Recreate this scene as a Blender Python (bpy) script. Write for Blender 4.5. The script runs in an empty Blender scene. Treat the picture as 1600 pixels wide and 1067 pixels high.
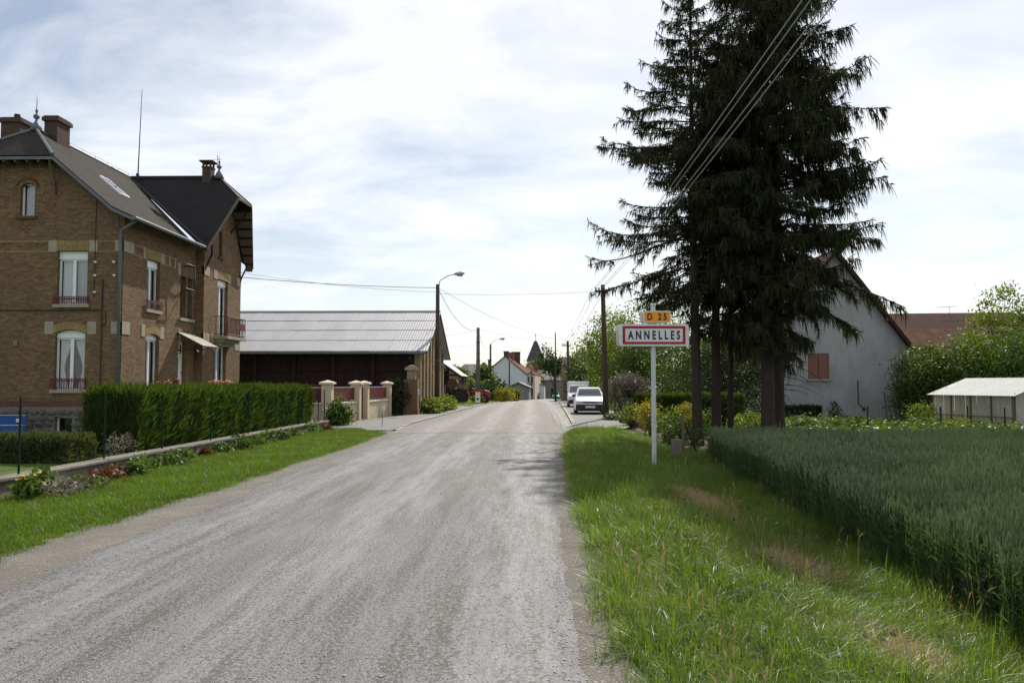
import bpy, bmesh, math, random
import numpy as np
from mathutils import Vector, Matrix, Euler
from mathutils.geometry import tessellate_polygon

R = math.radians
SC = bpy.context.scene
COL = SC.collection
rnd = random.Random(7)

# ------------------------------------------------------------------ camera
CAM_H = 1.65
TILT, YAW, FPX = R(2.95), R(1.32), 1300.0
cam = bpy.data.cameras.new('Camera')
cam.sensor_width = 36.0
cam.lens = 36.0 * FPX / 1600.0
cam.clip_start = 0.1
cam.clip_end = 3000
cam_o = bpy.data.objects.new('Camera', cam)
COL.objects.link(cam_o)
cam_o.location = (0, 0, CAM_H)
cam_o.rotation_euler = (math.pi / 2 + TILT, 0, YAW)
SC.camera = cam_o
RM = Euler((math.pi / 2 + TILT, 0, YAW)).to_matrix()

def at(px, py, Y):
    """world point seen at photo pixel px,py standing Y metres ahead"""
    d = RM @ Vector(((px - 800) / FPX, -(py - 533.5) / FPX, -1))
    k = Y / d.y
    return Vector((d.x * k, Y, CAM_H + d.z * k))

# ------------------------------------------------------------------ world, sun, exposure
SUN_EL, SUN_AZ = R(42), R(16.3)          # azimuth clockwise from +Y (ahead) towards +X (right)
SKY_STRENGTH = 0.09
CLOUD = 1.02
SC.view_settings.view_transform = 'Standard'
SC.view_settings.look = 'None'
SC.view_settings.exposure = 0.16
SC.view_settings.gamma = 1.0
SC.view_settings.use_curve_mapping = False

world = bpy.data.worlds.new('World')
SC.world = world
world.use_nodes = True
wn = world.node_tree
for n in list(wn.nodes):
    wn.nodes.remove(n)
W = wn.nodes.new
def wl(a, b):
    wn.links.new(a, b)
w_out = W('ShaderNodeOutputWorld')
w_bg = W('ShaderNodeBackground')
w_bg.inputs['Strength'].default_value = SKY_STRENGTH
sky = W('ShaderNodeTexSky')
sky.sky_type = 'NISHITA'
sky.sun_disc = False
sky.sun_elevation = SUN_EL
sky.sun_rotation = SUN_AZ
sky.altitude = 100
sky.air_density = 1.0
sky.dust_density = 1.0
sky.ozone_density = 1.0
tc = W('ShaderNodeTexCoord')
sep = W('ShaderNodeSeparateXYZ')
wl(tc.outputs['Generated'], sep.inputs[0])
def wmath(op, a, b=None, clamp=False):
    m = W('ShaderNodeMath'); m.operation = op; m.use_clamp = clamp
    for i, v in enumerate((a, b)):
        if v is None: continue
        if isinstance(v, (int, float)): m.inputs[i].default_value = v
        else: wl(v, m.inputs[i])
    return m.outputs[0]
zz = wmath('ADD', wmath('MAXIMUM', sep.outputs[2], 0.0), 0.22)
cx = wmath('DIVIDE', sep.outputs[0], zz)
cy = wmath('DIVIDE', sep.outputs[1], zz)
comb = W('ShaderNodeCombineXYZ')
wl(cx, comb.inputs[0]); wl(cy, comb.inputs[1])
mp = W('ShaderNodeMapping')
mp.inputs['Rotation'].default_value = (0, 0, R(24))
mp.inputs['Scale'].default_value = (1.0, 1.4, 1.0)
mp.inputs['Location'].default_value = (3.1, 0.7, 0)
wl(comb.outputs[0], mp.inputs[0])
nz = W('ShaderNodeTexNoise')
nz.inputs['Scale'].default_value = 1.7
nz.inputs['Detail'].default_value = 9
nz.inputs['Roughness'].default_value = 0.6
nz.inputs['Distortion'].default_value = 0.35
wl(mp.outputs[0], nz.inputs['Vector'])
cr = W('ShaderNodeValToRGB')
cr.color_ramp.elements[0].position = 0.33
cr.color_ramp.elements[0].color = (0, 0, 0, 1)
cr.color_ramp.elements[1].position = 0.60
cr.color_ramp.elements[1].color = (1, 1, 1, 1)
wl(nz.outputs[0], cr.inputs[0])
haze_low = wmath('SUBTRACT', 1.0, wmath('MULTIPLY', wmath('MAXIMUM', sep.outputs[2], 0.0), 4.2), True)
cov = wmath('MAXIMUM', wmath('MULTIPLY', cr.outputs[0], 0.86), wmath('MULTIPLY', haze_low, 0.55), True)
cov = wmath('ADD', wmath('MULTIPLY', cov, 0.78), 0.16, True)
mix = W('ShaderNodeMix'); mix.data_type = 'RGBA'
wl(cov, mix.inputs['Factor'])
wl(sky.outputs[0], mix.inputs['A'])
k = CLOUD / SKY_STRENGTH
mix.inputs['B'].default_value = (k * 0.955, k * 0.97, k * 1.0, 1)
wl(mix.outputs['Result'], w_bg.inputs['Color'])
wl(w_bg.outputs[0], w_out.inputs[0])

sun = bpy.data.lights.new('sun', 'SUN')
sun.energy = 5.0
sun.angle = R(0.6)
sun.color = (1.0, 0.94, 0.84)
sun_o = bpy.data.objects.new('sun', sun)
COL.objects.link(sun_o)
sv = Vector((math.sin(SUN_AZ) * math.cos(SUN_EL), math.cos(SUN_AZ) * math.cos(SUN_EL), math.sin(SUN_EL)))
sun_o.rotation_euler = sv.to_track_quat('Z', 'Y').to_euler()
sun_o.location = (20, 60, 60)

# ------------------------------------------------------------------ materials
MATS = {}
def base_mat(name):
    m = bpy.data.materials.new(name)
    m.use_nodes = True
    nt = m.node_tree
    b = nt.nodes['Principled BSDF']
    MATS[name] = m
    return m, nt, b

def N(nt, t, **kw):
    n = nt.nodes.new(t)
    for k, v in kw.items():
        setattr(n, k, v)
    return n

def pos(nt, scale=(1, 1, 1)):
    g = N(nt, 'ShaderNodeNewGeometry')
    m = N(nt, 'ShaderNodeMapping')
    m.inputs['Scale'].default_value = scale
    nt.links.new(g.outputs['Position'], m.inputs[0])
    return m.outputs[0]

def noise(nt, vec, scale, detail=4, rough=0.55):
    n = N(nt, 'ShaderNodeTexNoise')
    n.inputs['Scale'].default_value = scale
    n.inputs['Detail'].default_value = detail
    n.inputs['Roughness'].default_value = rough
    nt.links.new(vec, n.inputs['Vector'])
    return n.outputs[0]

def ramp(nt, fac, stops):
    r = N(nt, 'ShaderNodeValToRGB')
    els = r.color_ramp.elements
    while len(els) < len(stops): els.new(0.5)
    for e, (p, c) in zip(els, stops):
        e.position = p
        e.color = (c[0], c[1], c[2], 1) if not isinstance(c, (int, float)) else (c, c, c, 1)
    nt.links.new(fac, r.inputs[0])
    return r.outputs[0]

def mixc(nt, fac, a, b, blend='MIX'):
    m = N(nt, 'ShaderNodeMix', data_type='RGBA', blend_type=blend)
    for key, v in (('Factor', fac), ('A', a), ('B', b)):
        s = m.inputs[key]
        if isinstance(v, (int, float)): s.default_value = v
        elif isinstance(v, tuple): s.default_value = (*v[:3], 1)
        else: nt.links.new(v, s)
    return m.outputs['Result']

def mth(nt, op, a, b=None, clamp=False):
    m = N(nt, 'ShaderNodeMath', operation=op, use_clamp=clamp)
    for i, v in enumerate((a, b)):
        if v is None: continue
        if isinstance(v, (int, float)): m.inputs[i].default_value = v
        else: nt.links.new(v, m.inputs[i])
    return m.outputs[0]

def bump(nt, b, h, strength, dist):
    n = N(nt, 'ShaderNodeBump')
    n.inputs['Strength'].default_value = strength
    n.inputs['Distance'].default_value = dist
    nt.links.new(h, n.inputs['Height'])
    nt.links.new(n.outputs[0], b.inputs['Normal'])

def noisy(name, c1, c2, scale=3.0, rough=0.8, bmp=0.0, bscale=40, spec=0.3, metal=0.0, stain=None, stain_scale=0.6, stretch=(1, 1, 1)):
    m, nt, b = base_mat(name)
    v = pos(nt, stretch)
    col = mixc(nt, ramp(nt, noise(nt, v, scale, 6, 0.65), [(0.3, 0.0), (0.7, 1.0)]), c1, c2)
    if stain:
        f = ramp(nt, noise(nt, v, stain_scale, 5, 0.7), [(0.48, 0.0), (0.72, 0.8)])
        col = mixc(nt, f, col, stain)
    nt.links.new(col, b.inputs['Base Color'])
    b.inputs['Roughness'].default_value = rough
    b.inputs['Specular IOR Level'].default_value = spec
    b.inputs['Metallic'].default_value = metal
    if bmp: bump(nt, b, noise(nt, v, bscale, 4), bmp, 0.02)
    return m

def brick_mat(name, c1, c2, mortar, bw=0.22, rh=0.072, dirt=(0.12, 0.088, 0.06)):
    m, nt, b = base_mat(name)
    g = N(nt, 'ShaderNodeNewGeometry')
    s = N(nt, 'ShaderNodeSeparateXYZ'); nt.links.new(g.outputs['Position'], s.inputs[0])
    c = N(nt, 'ShaderNodeCombineXYZ')
    nt.links.new(mth(nt, 'ADD', s.outputs[0], s.outputs[1]), c.inputs[0])
    nt.links.new(s.outputs[2], c.inputs[1])
    br = N(nt, 'ShaderNodeTexBrick')
    br.inputs['Scale'].default_value = 1
    br.inputs['Brick Width'].default_value = bw
    br.inputs['Row Height'].default_value = rh
    br.inputs['Mortar Size'].default_value = 0.008
    br.inputs['Mortar Smooth'].default_value = 0.3
    br.inputs['Color1'].default_value = (*c1, 1)
    br.inputs['Color2'].default_value = (*c2, 1)
    br.inputs['Mortar'].default_value = (*mortar, 1)
    nt.links.new(c.outputs[0], br.inputs['Vector'])
    v = pos(nt)
    n1 = ramp(nt, noise(nt, v, 0.7, 6, 0.7), [(0.35, 0.0), (0.75, 0.55)])
    col = mixc(nt, n1, br.outputs['Color'], dirt)
    n2 = ramp(nt, noise(nt, v, 9, 3), [(0.3, 0.8), (0.7, 1.12)])
    col = mixc(nt, 1.0, col, n2, 'MULTIPLY')
    nt.links.new(col, b.inputs['Base Color'])
    b.inputs['Roughness'].default_value = 0.9
    b.inputs['Specular IOR Level'].default_value = 0.15
    h = mth(nt, 'SUBTRACT', 1.0, br.outputs['Fac'])
    h = mth(nt, 'ADD', h, mth(nt, 'MULTIPLY', noise(nt, v, 14, 3), 0.9))
    bump(nt, b, h, 0.7, 0.012)
    return m

def leaf_mat(name, c1, c2, trans=0.4, rough=0.55, spec=0.25, tcol=None, rand_obj=False):
    m = bpy.data.materials.new(name); m.use_nodes = True
    MATS[name] = m
    nt = m.node_tree
    for n in list(nt.nodes): nt.nodes.remove(n)
    out = N(nt, 'ShaderNodeOutputMaterial')
    a = N(nt, 'ShaderNodeAttribute', attribute_name='var')
    col = mixc(nt, a.outputs['Fac'], c1, c2)
    big = ramp(nt, noise(nt, pos(nt), 0.9, 3), [(0.3, 0.75), (0.7, 1.2)])
    col = mixc(nt, 1.0, col, big, 'MULTIPLY')
    b = N(nt, 'ShaderNodeBsdfPrincipled')
    nt.links.new(col, b.inputs['Base Color'])
    b.inputs['Roughness'].default_value = rough
    b.inputs['Specular IOR Level'].default_value = spec
    t = N(nt, 'ShaderNodeBsdfTranslucent')
    tint = tcol or (1.5, 1.45, 0.5)
    tc_ = mixc(nt, 1.0, col, tint, 'MULTIPLY')
    nt.links.new(tc_, t.inputs['Color'])
    mx = N(nt, 'ShaderNodeMixShader')
    mx.inputs[0].default_value = trans
    nt.links.new(b.outputs[0], mx.inputs[1]); nt.links.new(t.outputs[0], mx.inputs[2])
    nt.links.new(mx.outputs[0], out.inputs[0])
    return m

def glass_mat(name, tint, gloss_min=0.12, transp=0.75):
    m = bpy.data.materials.new(name); m.use_nodes = True
    MATS[name] = m
    nt = m.node_tree
    for n in list(nt.nodes): nt.nodes.remove(n)
    out = N(nt, 'ShaderNodeOutputMaterial')
    tr = N(nt, 'ShaderNodeBsdfTransparent'); tr.inputs[0].default_value = (*tint, 1)
    gl = N(nt, 'ShaderNodeBsdfGlossy'); gl.inputs['Roughness'].default_value = 0.03
    fr = N(nt, 'ShaderNodeFresnel'); fr.inputs[0].default_value = 1.5
    f = mth(nt, 'ADD', mth(nt, 'MULTIPLY', fr.outputs[0], 0.9), gloss_min * 0.4, True)
    mx = N(nt, 'ShaderNodeMixShader')
    nt.links.new(f, mx.inputs[0])
    nt.links.new(tr.outputs[0], mx.inputs[1]); nt.links.new(gl.outputs[0], mx.inputs[2])
    nt.links.new(mx.outputs[0], out.inputs[0])
    return m

brick_mat('house_brick', (0.25, 0.162, 0.088), (0.14, 0.088, 0.047), (0.175, 0.126, 0.078))
brick_mat('red_brick', (0.20, 0.065, 0.04), (0.15, 0.05, 0.035), (0.16, 0.10, 0.07))
brick_mat('yellow_brick', (0.40, 0.28, 0.12), (0.32, 0.22, 0.095), (0.3, 0.23, 0.13), bw=0.09, rh=0.22)
brick_mat('barn_brick', (0.46, 0.36, 0.22), (0.36, 0.26, 0.15), (0.36, 0.30, 0.21))
brick_mat('chimney_brick', (0.09, 0.055, 0.045), (0.06, 0.036, 0.03), (0.12, 0.09, 0.07))
brick_mat('far_brick', (0.23, 0.12, 0.07), (0.19, 0.10, 0.065), (0.2, 0.14, 0.1))
noisy('stone', (0.36, 0.32, 0.24), (0.28, 0.245, 0.18), 5, 0.9, 0.3, 30)
noisy('rubble', (0.17, 0.155, 0.14), (0.08, 0.075, 0.07), 5.0, 0.95, 0.6, 18)
noisy('rubble_mortar', (0.22, 0.20, 0.175), (0.16, 0.145, 0.13), 6, 0.95, 0.4, 30)
noisy('white_paint', (0.78, 0.78, 0.76), (0.70, 0.70, 0.68), 3, 0.45)
noisy('white_pvc', (0.80, 0.81, 0.82), (0.76, 0.77, 0.78), 3, 0.35)
noisy('curtain', (0.72, 0.72, 0.72), (0.60, 0.60, 0.62), 4, 0.9, stretch=(6, 6, 0.4))
noisy('interior_shade', (0.03, 0.028, 0.026), (0.02, 0.02, 0.02), 1, 0.95)  # near-black colour stands in for the unlit depth behind windows and openings
noisy('zinc', (0.16, 0.175, 0.19), (0.11, 0.12, 0.13), 4, 0.6, metal=0.2)
noisy('dark_iron', (0.05, 0.04, 0.04), (0.03, 0.025, 0.025), 6, 0.5)
noisy('red_iron', (0.13, 0.018, 0.022), (0.09, 0.014, 0.017), 6, 0.5)
noisy('red_panel', (0.13, 0.011, 0.015), (0.10, 0.010, 0.012), 2, 0.45)
noisy('cream_render', (0.60, 0.50, 0.36), (0.52, 0.43, 0.30), 1.5, 0.9, 0.25, 60, stain=(0.40, 0.33, 0.24), stain_scale=1.3)
noisy('cream_cap', (0.66, 0.58, 0.44), (0.56, 0.48, 0.36), 2, 0.85, 0.2, 50, stain=(0.3, 0.26, 0.2), stain_scale=2)
noisy('timber_dark', (0.04, 0.021, 0.017), (0.026, 0.015, 0.013), 3, 0.85, 0.4, 20, stretch=(6, 6, 0.5))
noisy('timber_grey', (0.17, 0.13, 0.10), (0.10, 0.075, 0.06), 4, 0.9, 0.4, 20, stretch=(6, 6, 0.5))
noisy('pole_wood', (0.095, 0.07, 0.055), (0.05, 0.036, 0.028), 4, 0.9, 0.5, 20, stretch=(8, 8, 0.4))
noisy('concrete', (0.36, 0.34, 0.31), (0.25, 0.235, 0.21), 3, 0.9, 0.4, 40, stain=(0.13, 0.12, 0.10), stain_scale=1.5)
noisy('old_concrete', (0.225, 0.205, 0.175), (0.14, 0.127, 0.108), 5, 0.95, 0.5, 40, stain=(0.10, 0.09, 0.07), stain_scale=1.2)
noisy('pole_grey', (0.15, 0.14, 0.125), (0.10, 0.092, 0.082), 3, 0.9, 0.4, 40)
noisy('galvanised', (0.56, 0.575, 0.585), (0.46, 0.475, 0.485), 6, 0.4, metal=0.25)
noisy('grey_render', (0.36, 0.36, 0.365), (0.30, 0.30, 0.305), 0.9, 0.92, 0.2, 60, stain=(0.22, 0.215, 0.205), stain_scale=0.7, stretch=(1.4, 1.4, .5))
noisy('white_render', (0.60, 0.62, 0.64), (0.54, 0.56, 0.58), 0.3, 0.9)
noisy('beige_render', (0.50, 0.44, 0.35), (0.42, 0.36, 0.29), 0.3, 0.9)
noisy('dark_render', (0.22, 0.21, 0.205), (0.17, 0.165, 0.16), 0.4, 0.9)
noisy('pink_shutter', (0.23, 0.095, 0.075), (0.19, 0.08, 0.062), 3, 0.6, stretch=(1, 1, 0.3))
noisy('tile_red', (0.17, 0.085, 0.058), (0.115, 0.06, 0.045), 2.0, 0.95, 0.4, 12, spec=.04, stain=(0.20, 0.15, 0.115), stain_scale=0.8)
noisy('tile_brown', (0.075, 0.04, 0.03), (0.05, 0.03, 0.024), 2.0, 0.95, 0.4, 12, spec=.03, stain=(0.06, 0.05, 0.045), stain_scale=0.5)
noisy('tile_grey', (0.20, 0.175, 0.155), (0.16, 0.14, 0.125), 1.0, 0.85, 0.3, 10)
noisy('church_slate', (0.06, 0.058, 0.065), (0.045, 0.043, 0.05), 1.0, 0.6)
noisy('blue_board', (0.02, 0.085, 0.33), (0.02, 0.075, 0.29), 3, 0.5)
noisy('rust_brown', (0.10, 0.042, 0.026), (0.065, 0.03, 0.02), 5, 0.8)
noisy('tractor_red', (0.30, 0.02, 0.022), (0.22, 0.018, 0.02), 4, 0.5)
noisy('rubber', (0.022, 0.021, 0.02), (0.03, 0.028, 0.026), 10, 0.85)
noisy('bark_spruce', (0.058, 0.043, 0.035), (0.03, 0.023, 0.019), 6, 0.95, 0.9, 22, stretch=(3, 3, 0.7))
noisy('bark', (0.11, 0.09, 0.07), (0.06, 0.048, 0.038), 6, 0.95, 0.8, 22, stretch=(3, 3, 0.7))
noisy('green_post', (0.012, 0.03, 0.018), (0.01, 0.024, 0.015), 5, 0.8, spec=.1)
noisy('wire_green', (0.02, 0.032, 0.024), (0.02, 0.03, 0.022), 5, 0.95, spec=.02)
noisy('cable', (0.04, 0.04, 0.042), (0.03, 0.03, 0.032), 5, 0.5)
noisy('cable_light', (0.42, 0.42, 0.42), (0.35, 0.35, 0.35), 5, 0.5)
noisy('car_white', (0.80, 0.80, 0.80), (0.78, 0.78, 0.78), 2, 0.25, spec=0.5)
noisy('car_teal', (0.03, 0.22, 0.22), (0.03, 0.20, 0.20), 2, 0.25, spec=0.5)
noisy('plastic_dark', (0.035, 0.035, 0.038), (0.028, 0.028, 0.03), 5, 0.55)
noisy('plastic_grey', (0.16, 0.165, 0.17), (0.14, 0.145, 0.15), 5, 0.55)
noisy('plate_white', (0.62, 0.62, 0.60), (0.60, 0.60, 0.58), 5, 0.4)
noisy('headlight', (0.55, 0.57, 0.6), (0.45, 0.47, 0.5), 20, 0.12, metal=0.5)
noisy('sign_white', (0.72, 0.72, 0.72), (0.64, 0.64, 0.64), 4, 0.45, stain=(0.48, 0.47, 0.44), stain_scale=3)
noisy('sign_red', (0.36, 0.012, 0.025), (0.33, 0.012, 0.022), 3, 0.4)
noisy('sign_orange', (0.86, 0.33, 0.015), (0.80, 0.30, 0.015), 3, 0.4)
noisy('sign_black', (0.016, 0.018, 0.03), (0.014, 0.016, 0.025), 3, 0.5)
noisy('soil', (0.105, 0.075, 0.05), (0.07, 0.05, 0.034), 6, 1.0, 0.8, 20)
noisy('flower_yellow', (0.62, 0.42, 0.03), (0.55, 0.33, 0.02), 5, 0.7)
noisy('flower_pink', (0.65, 0.24, 0.16), (0.75, 0.38, 0.28), 5, 0.7)
noisy('flower_white', (0.75, 0.74, 0.66), (0.7, 0.7, 0.6), 5, 0.8)
noisy('tin', (0.42, 0.43, 0.44), (0.33, 0.34, 0.35), 3, 0.5, metal=0.3)
glass_mat('glass', (0.80, 0.84, 0.84), 0.15)
glass_mat('car_glass', (0.30, 0.36, 0.36), 0.2)

leaf_mat('spruce', (0.020, 0.026, 0.012), (0.046, 0.054, 0.022), 0.2, 0.65, 0.15, (1.4, 1.3, 0.5))
leaf_mat('leaf_light', (0.085, 0.13, 0.022), (0.15, 0.19, 0.035), 0.45)
leaf_mat('leaf_mid', (0.045, 0.085, 0.018), (0.085, 0.13, 0.03), 0.4)
leaf_mat('leaf_dark', (0.022, 0.045, 0.013), (0.045, 0.075, 0.02), 0.3)
leaf_mat('leaf_thuja', (0.034, 0.066, 0.012), (0.085, 0.13, 0.026), 0.38)
leaf_mat('leaf_box', (0.07, 0.09, 0.035), (0.12, 0.14, 0.06), 0.3)
leaf_mat('leaf_plant', (0.055, 0.105, 0.022), (0.10, 0.16, 0.04), 0.35, 0.55, 0.22)
leaf_mat('leaf_red', (0.075, 0.028, 0.018), (0.12, 0.048, 0.022), 0.35)
leaf_mat('leaf_yellow', (0.20, 0.19, 0.03), (0.30, 0.26, 0.04), 0.4)
leaf_mat('leaf_lilac', (0.11, 0.10, 0.075), (0.24, 0.21, 0.17), 0.3, tcol=(1, 1, 0.9))
leaf_mat('leaf_flower', (0.40, 0.40, 0.28), (0.55, 0.54, 0.40), 0.3, tcol=(1, 1, 0.8))
leaf_mat('grass_long', (0.064, 0.118, 0.019), (0.165, 0.228, 0.042), 0.47, 0.42, 0.36, (1.45, 1.5, 0.45))
leaf_mat('grass_mown', (0.066, 0.122, 0.016), (0.125, 0.19, 0.028), 0.45, 0.5, 0.25, (1.5, 1.5, 0.35))
leaf_mat('grass_dry', (0.30, 0.22, 0.105), (0.44, 0.34, 0.19), 0.3, 0.6, 0.3, (1, 1, 0.8))
leaf_mat('wheat_leaf', (0.058, 0.102, 0.041), (0.105, 0.162, 0.062), 0.42, 0.5, 0.3, (1.3, 1.35, 0.6))
leaf_mat('wheat_ear', (0.155, 0.20, 0.098), (0.235, 0.28, 0.142), 0.35, 0.6, 0.25, (1.2, 1.3, 0.6))

def slate_mat(name, ca, cb, cl, ro, sp):
    m, nt, b = base_mat(name)
    g = N(nt, 'ShaderNodeNewGeometry')
    s = N(nt, 'ShaderNodeSeparateXYZ'); nt.links.new(g.outputs['Position'], s.inputs[0])
    c = N(nt, 'ShaderNodeCombineXYZ')
    nt.links.new(mth(nt, 'ADD', s.outputs[0], s.outputs[1]), c.inputs[0])
    nt.links.new(s.outputs[2], c.inputs[1])
    br = N(nt, 'ShaderNodeTexBrick')
    br.inputs['Scale'].default_value = 1
    br.inputs['Brick Width'].default_value = 0.2
    br.inputs['Row Height'].default_value = 0.075
    br.inputs['Mortar Size'].default_value = 0.005
    br.inputs['Color1'].default_value = (*ca, 1)
    br.inputs['Color2'].default_value = (*cb, 1)
    br.inputs['Mortar'].default_value = (0.015, 0.015, 0.015, 1)
    nt.links.new(c.outputs[0], br.inputs['Vector'])
    col = mixc(nt, ramp(nt, noise(nt, pos(nt), 0.8, 5, 0.7), [(0.4, 0.0), (0.75, 0.6)]), br.outputs[0], cl)
    nt.links.new(col, b.inputs['Base Color'])
    b.inputs['Roughness'].default_value = ro
    b.inputs['Specular IOR Level'].default_value = sp
    bump(nt, b, br.outputs['Color'], 0.4, 0.01)
slate_mat('slate', (0.044, 0.039, 0.034), (0.030, 0.027, 0.024), (0.052, 0.045, 0.037), .85, .06)
slate_mat('slate_shaded', (0.026, 0.025, 0.027), (0.018, 0.0175, 0.019), (0.032, 0.03, 0.03), .75, .12)  # darker copy of slate for the gable roof; its shade is in the colour

def road_mat(name, chip, binder, tint_edge, village=False):
    """worn surface dressing: pale chippings, wheel tracks where the binder has come up smooth"""
    m, nt, b = base_mat(name)
    v = pos(nt)
    s = N(nt, 'ShaderNodeSeparateXYZ'); nt.links.new(v, s.inputs[0])
    vo = N(nt, 'ShaderNodeTexVoronoi'); vo.inputs['Scale'].default_value = 85
    nt.links.new(v, vo.inputs['Vector'])
    stone = ramp(nt, vo.outputs['Color'], [(0.0, tuple(x * 0.62 for x in chip)), (0.45, chip), (1.0, tuple(min(x * 1.35, 1) for x in chip))])
    gap = ramp(nt, vo.outputs['Distance'], [(0.25, 0.0), (0.62, 1.0)])
    col = mixc(nt, gap, stone, binder)
    # wheel tracks run along Y, wander with a slow noise
    vs = pos(nt, (1.0, 0.10, 1.0))
    wob = mth(nt, 'MULTIPLY', mth(nt, 'SUBTRACT', noise(nt, vs, 0.5, 3), 0.5), 1.2)
    xx = mth(nt, 'ADD', s.outputs[0], wob)
    tr = mth(nt, 'COSINE', mth(nt, 'MULTIPLY', mth(nt, 'ADD', xx, 0.15), 3.75))
    patch = noise(nt, pos(nt, (2.4, 0.35, 1)), 1.6, 8, 0.72)
    smooth = ramp(nt, mth(nt, 'ADD', mth(nt, 'MULTIPLY', tr, 0.14), patch), [(0.42, 0.0), (0.70, 1.0)])
    slick = (0.20, 0.206, 0.22)
    col = mixc(nt, mth(nt, 'MULTIPLY', smooth, 0.5), col, slick)
    dark = ramp(nt, noise(nt, pos(nt, (2.6, 0.30, 1)), 1.5, 8, 0.75), [(0.45, 0.0), (0.72, 0.55)])
    col = mixc(nt, dark, col, tuple(x * 0.55 for x in binder))
    fine = ramp(nt, noise(nt, v, 120, 2), [(0.3, 0.82), (0.7, 1.15)])
    col = mixc(nt, 1.0, col, fine, 'MULTIPLY')
    rows = noise(nt, pos(nt, (3.0, 0.22, 1)), 1.3, 5, 0.7)
    sp = ramp(nt, mth(nt, 'ADD', noise(nt, pos(nt, (1.0, 0.75, 1)), 34, 3, 0.85), mth(nt, 'MULTIPLY', mth(nt, 'SUBTRACT', rows, 0.5), 0.55)), [(0.50, 0.0), (0.57, 0.95)])
    col = mixc(nt, sp, col, tint_edge)
    nt.links.new(col, b.inputs['Base Color'])
    ro = mixc(nt, smooth, (0.8, 0.8, 0.8), (0.72, 0.72, 0.72))
    nt.links.new(ro, b.inputs['Roughness'])
    b.inputs['Specular IOR Level'].default_value = 0.4
    h = mth(nt, 'MULTIPLY', vo.outputs['Distance'], mth(nt, 'SUBTRACT', 1.1, smooth))
    bump(nt, b, h, 0.8, 0.009)
    return m
road_mat('road', (0.245, 0.241, 0.236), (0.128, 0.128, 0.129), (0.068, 0.058, 0.050))
road_mat('street', (0.20, 0.19, 0.175), (0.135, 0.127, 0.118), (0.15, 0.13, 0.11), True)
noisy('pavement', (0.19, 0.185, 0.18), (0.145, 0.14, 0.135), 3, 0.85, 0.5, 60, stain=(0.11, 0.105, 0.10), stain_scale=0.9)
noisy('gravel', (0.205, 0.188, 0.166), (0.085, 0.077, 0.068), 45, 0.95, 1.0, 60, stain=(0.225, 0.20, 0.165), stain_scale=1.2)
noisy('pebble', (0.42, 0.39, 0.34), (0.26, 0.235, 0.205), 25, 0.9)
noisy('kerb_stone', (0.36, 0.34, 0.30), (0.25, 0.235, 0.21), 4, 0.9, 0.4, 30)

def ground_mat():
    m, nt, b = base_mat('ground')
    v = pos(nt)
    soil = mixc(nt, noise(nt, v, 8, 6), (0.095, 0.07, 0.045), (0.06, 0.046, 0.03))
    gr = mixc(nt, noise(nt, v, 5, 6), (0.05, 0.085, 0.018), (0.085, 0.12, 0.03))
    f = ramp(nt, noise(nt, v, 0.6, 6, 0.7), [(0.28, 0.0), (0.42, 1.0)])
    nt.links.new(mixc(nt, f, soil, gr), b.inputs['Base Color'])
    b.inputs['Roughness'].default_value = 1.0
    b.inputs['Specular IOR Level'].default_value = 0.1
    bump(nt, b, noise(nt, v, 14, 5), 0.8, 0.03)
ground_mat()

def greenhouse_mat():
    """dirty translucent corrugated plastic"""
    m = bpy.data.materials.new('plastic_sheet'); m.use_nodes = True
    MATS['plastic_sheet'] = m
    nt = m.node_tree
    for n in list(nt.nodes): nt.nodes.remove(n)
    out = N(nt, 'ShaderNodeOutputMaterial')
    v = pos(nt, (1, 1, 0.35))
    col = mixc(nt, ramp(nt, noise(nt, v, 1.6, 6, 0.7), [(0.35, 0.0), (0.7, 1.0)]), (0.74, 0.74, 0.68), (0.52, 0.46, 0.34))
    d = N(nt, 'ShaderNodeBsdfPrincipled'); nt.links.new(col, d.inputs['Base Color']); d.inputs['Roughness'].default_value = 0.4
    t = N(nt, 'ShaderNodeBsdfTranslucent'); nt.links.new(col, t.inputs['Color'])
    mx = N(nt, 'ShaderNodeMixShader'); mx.inputs[0].default_value = 0.5
    nt.links.new(d.outputs[0], mx.inputs[1]); nt.links.new(t.outputs[0], mx.inputs[2])
    nt.links.new(mx.outputs[0], out.inputs[0])
greenhouse_mat()
noisy('barn_roof', (0.36, 0.36, 0.37), (0.30, 0.30, 0.31), 1.2, 0.55, 0.2, 30, spec=0.45, stain=(0.27, 0.27, 0.275), stain_scale=0.5, stretch=(1.0, 0.25, 0.25))
noisy('plastic_roof', (0.34, 0.36, 0.35), (0.29, 0.31, 0.30), 2, 0.7, spec=0.2, stain=(0.42, 0.43, 0.40), stain_scale=1.5)

# ------------------------------------------------------------------ mesh helpers
ORG = {}
def wloc(o):
    v = Vector((0, 0, 0))
    while o is not None:
        v += Vector(o.location); o = o.parent
    return v

def link(name, me, parent=None, mat=None):
    o = bpy.data.objects.new(name, me)
    COL.objects.link(o)
    if mat is not None and me is not None and len(me.materials) == 0:
        me.materials.append(MATS[mat])
    if parent is not None: o.parent = parent
    return o

def tag(o, label=None, cat=None, group=None, kind=None):
    if label: o['label'] = label
    if cat: o['category'] = cat
    if group: o['group'] = group
    if kind: o['kind'] = kind
    return o

def thing(name, label, cat, loc=(0, 0, 0), rz=0, group=None):
    o = bpy.data.objects.new(name, None)
    o.empty_display_size = 0.3
    COL.objects.link(o)
    o.location = loc; o.rotation_euler = (0, 0, rz)
    return tag(o, label, cat, group)

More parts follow.
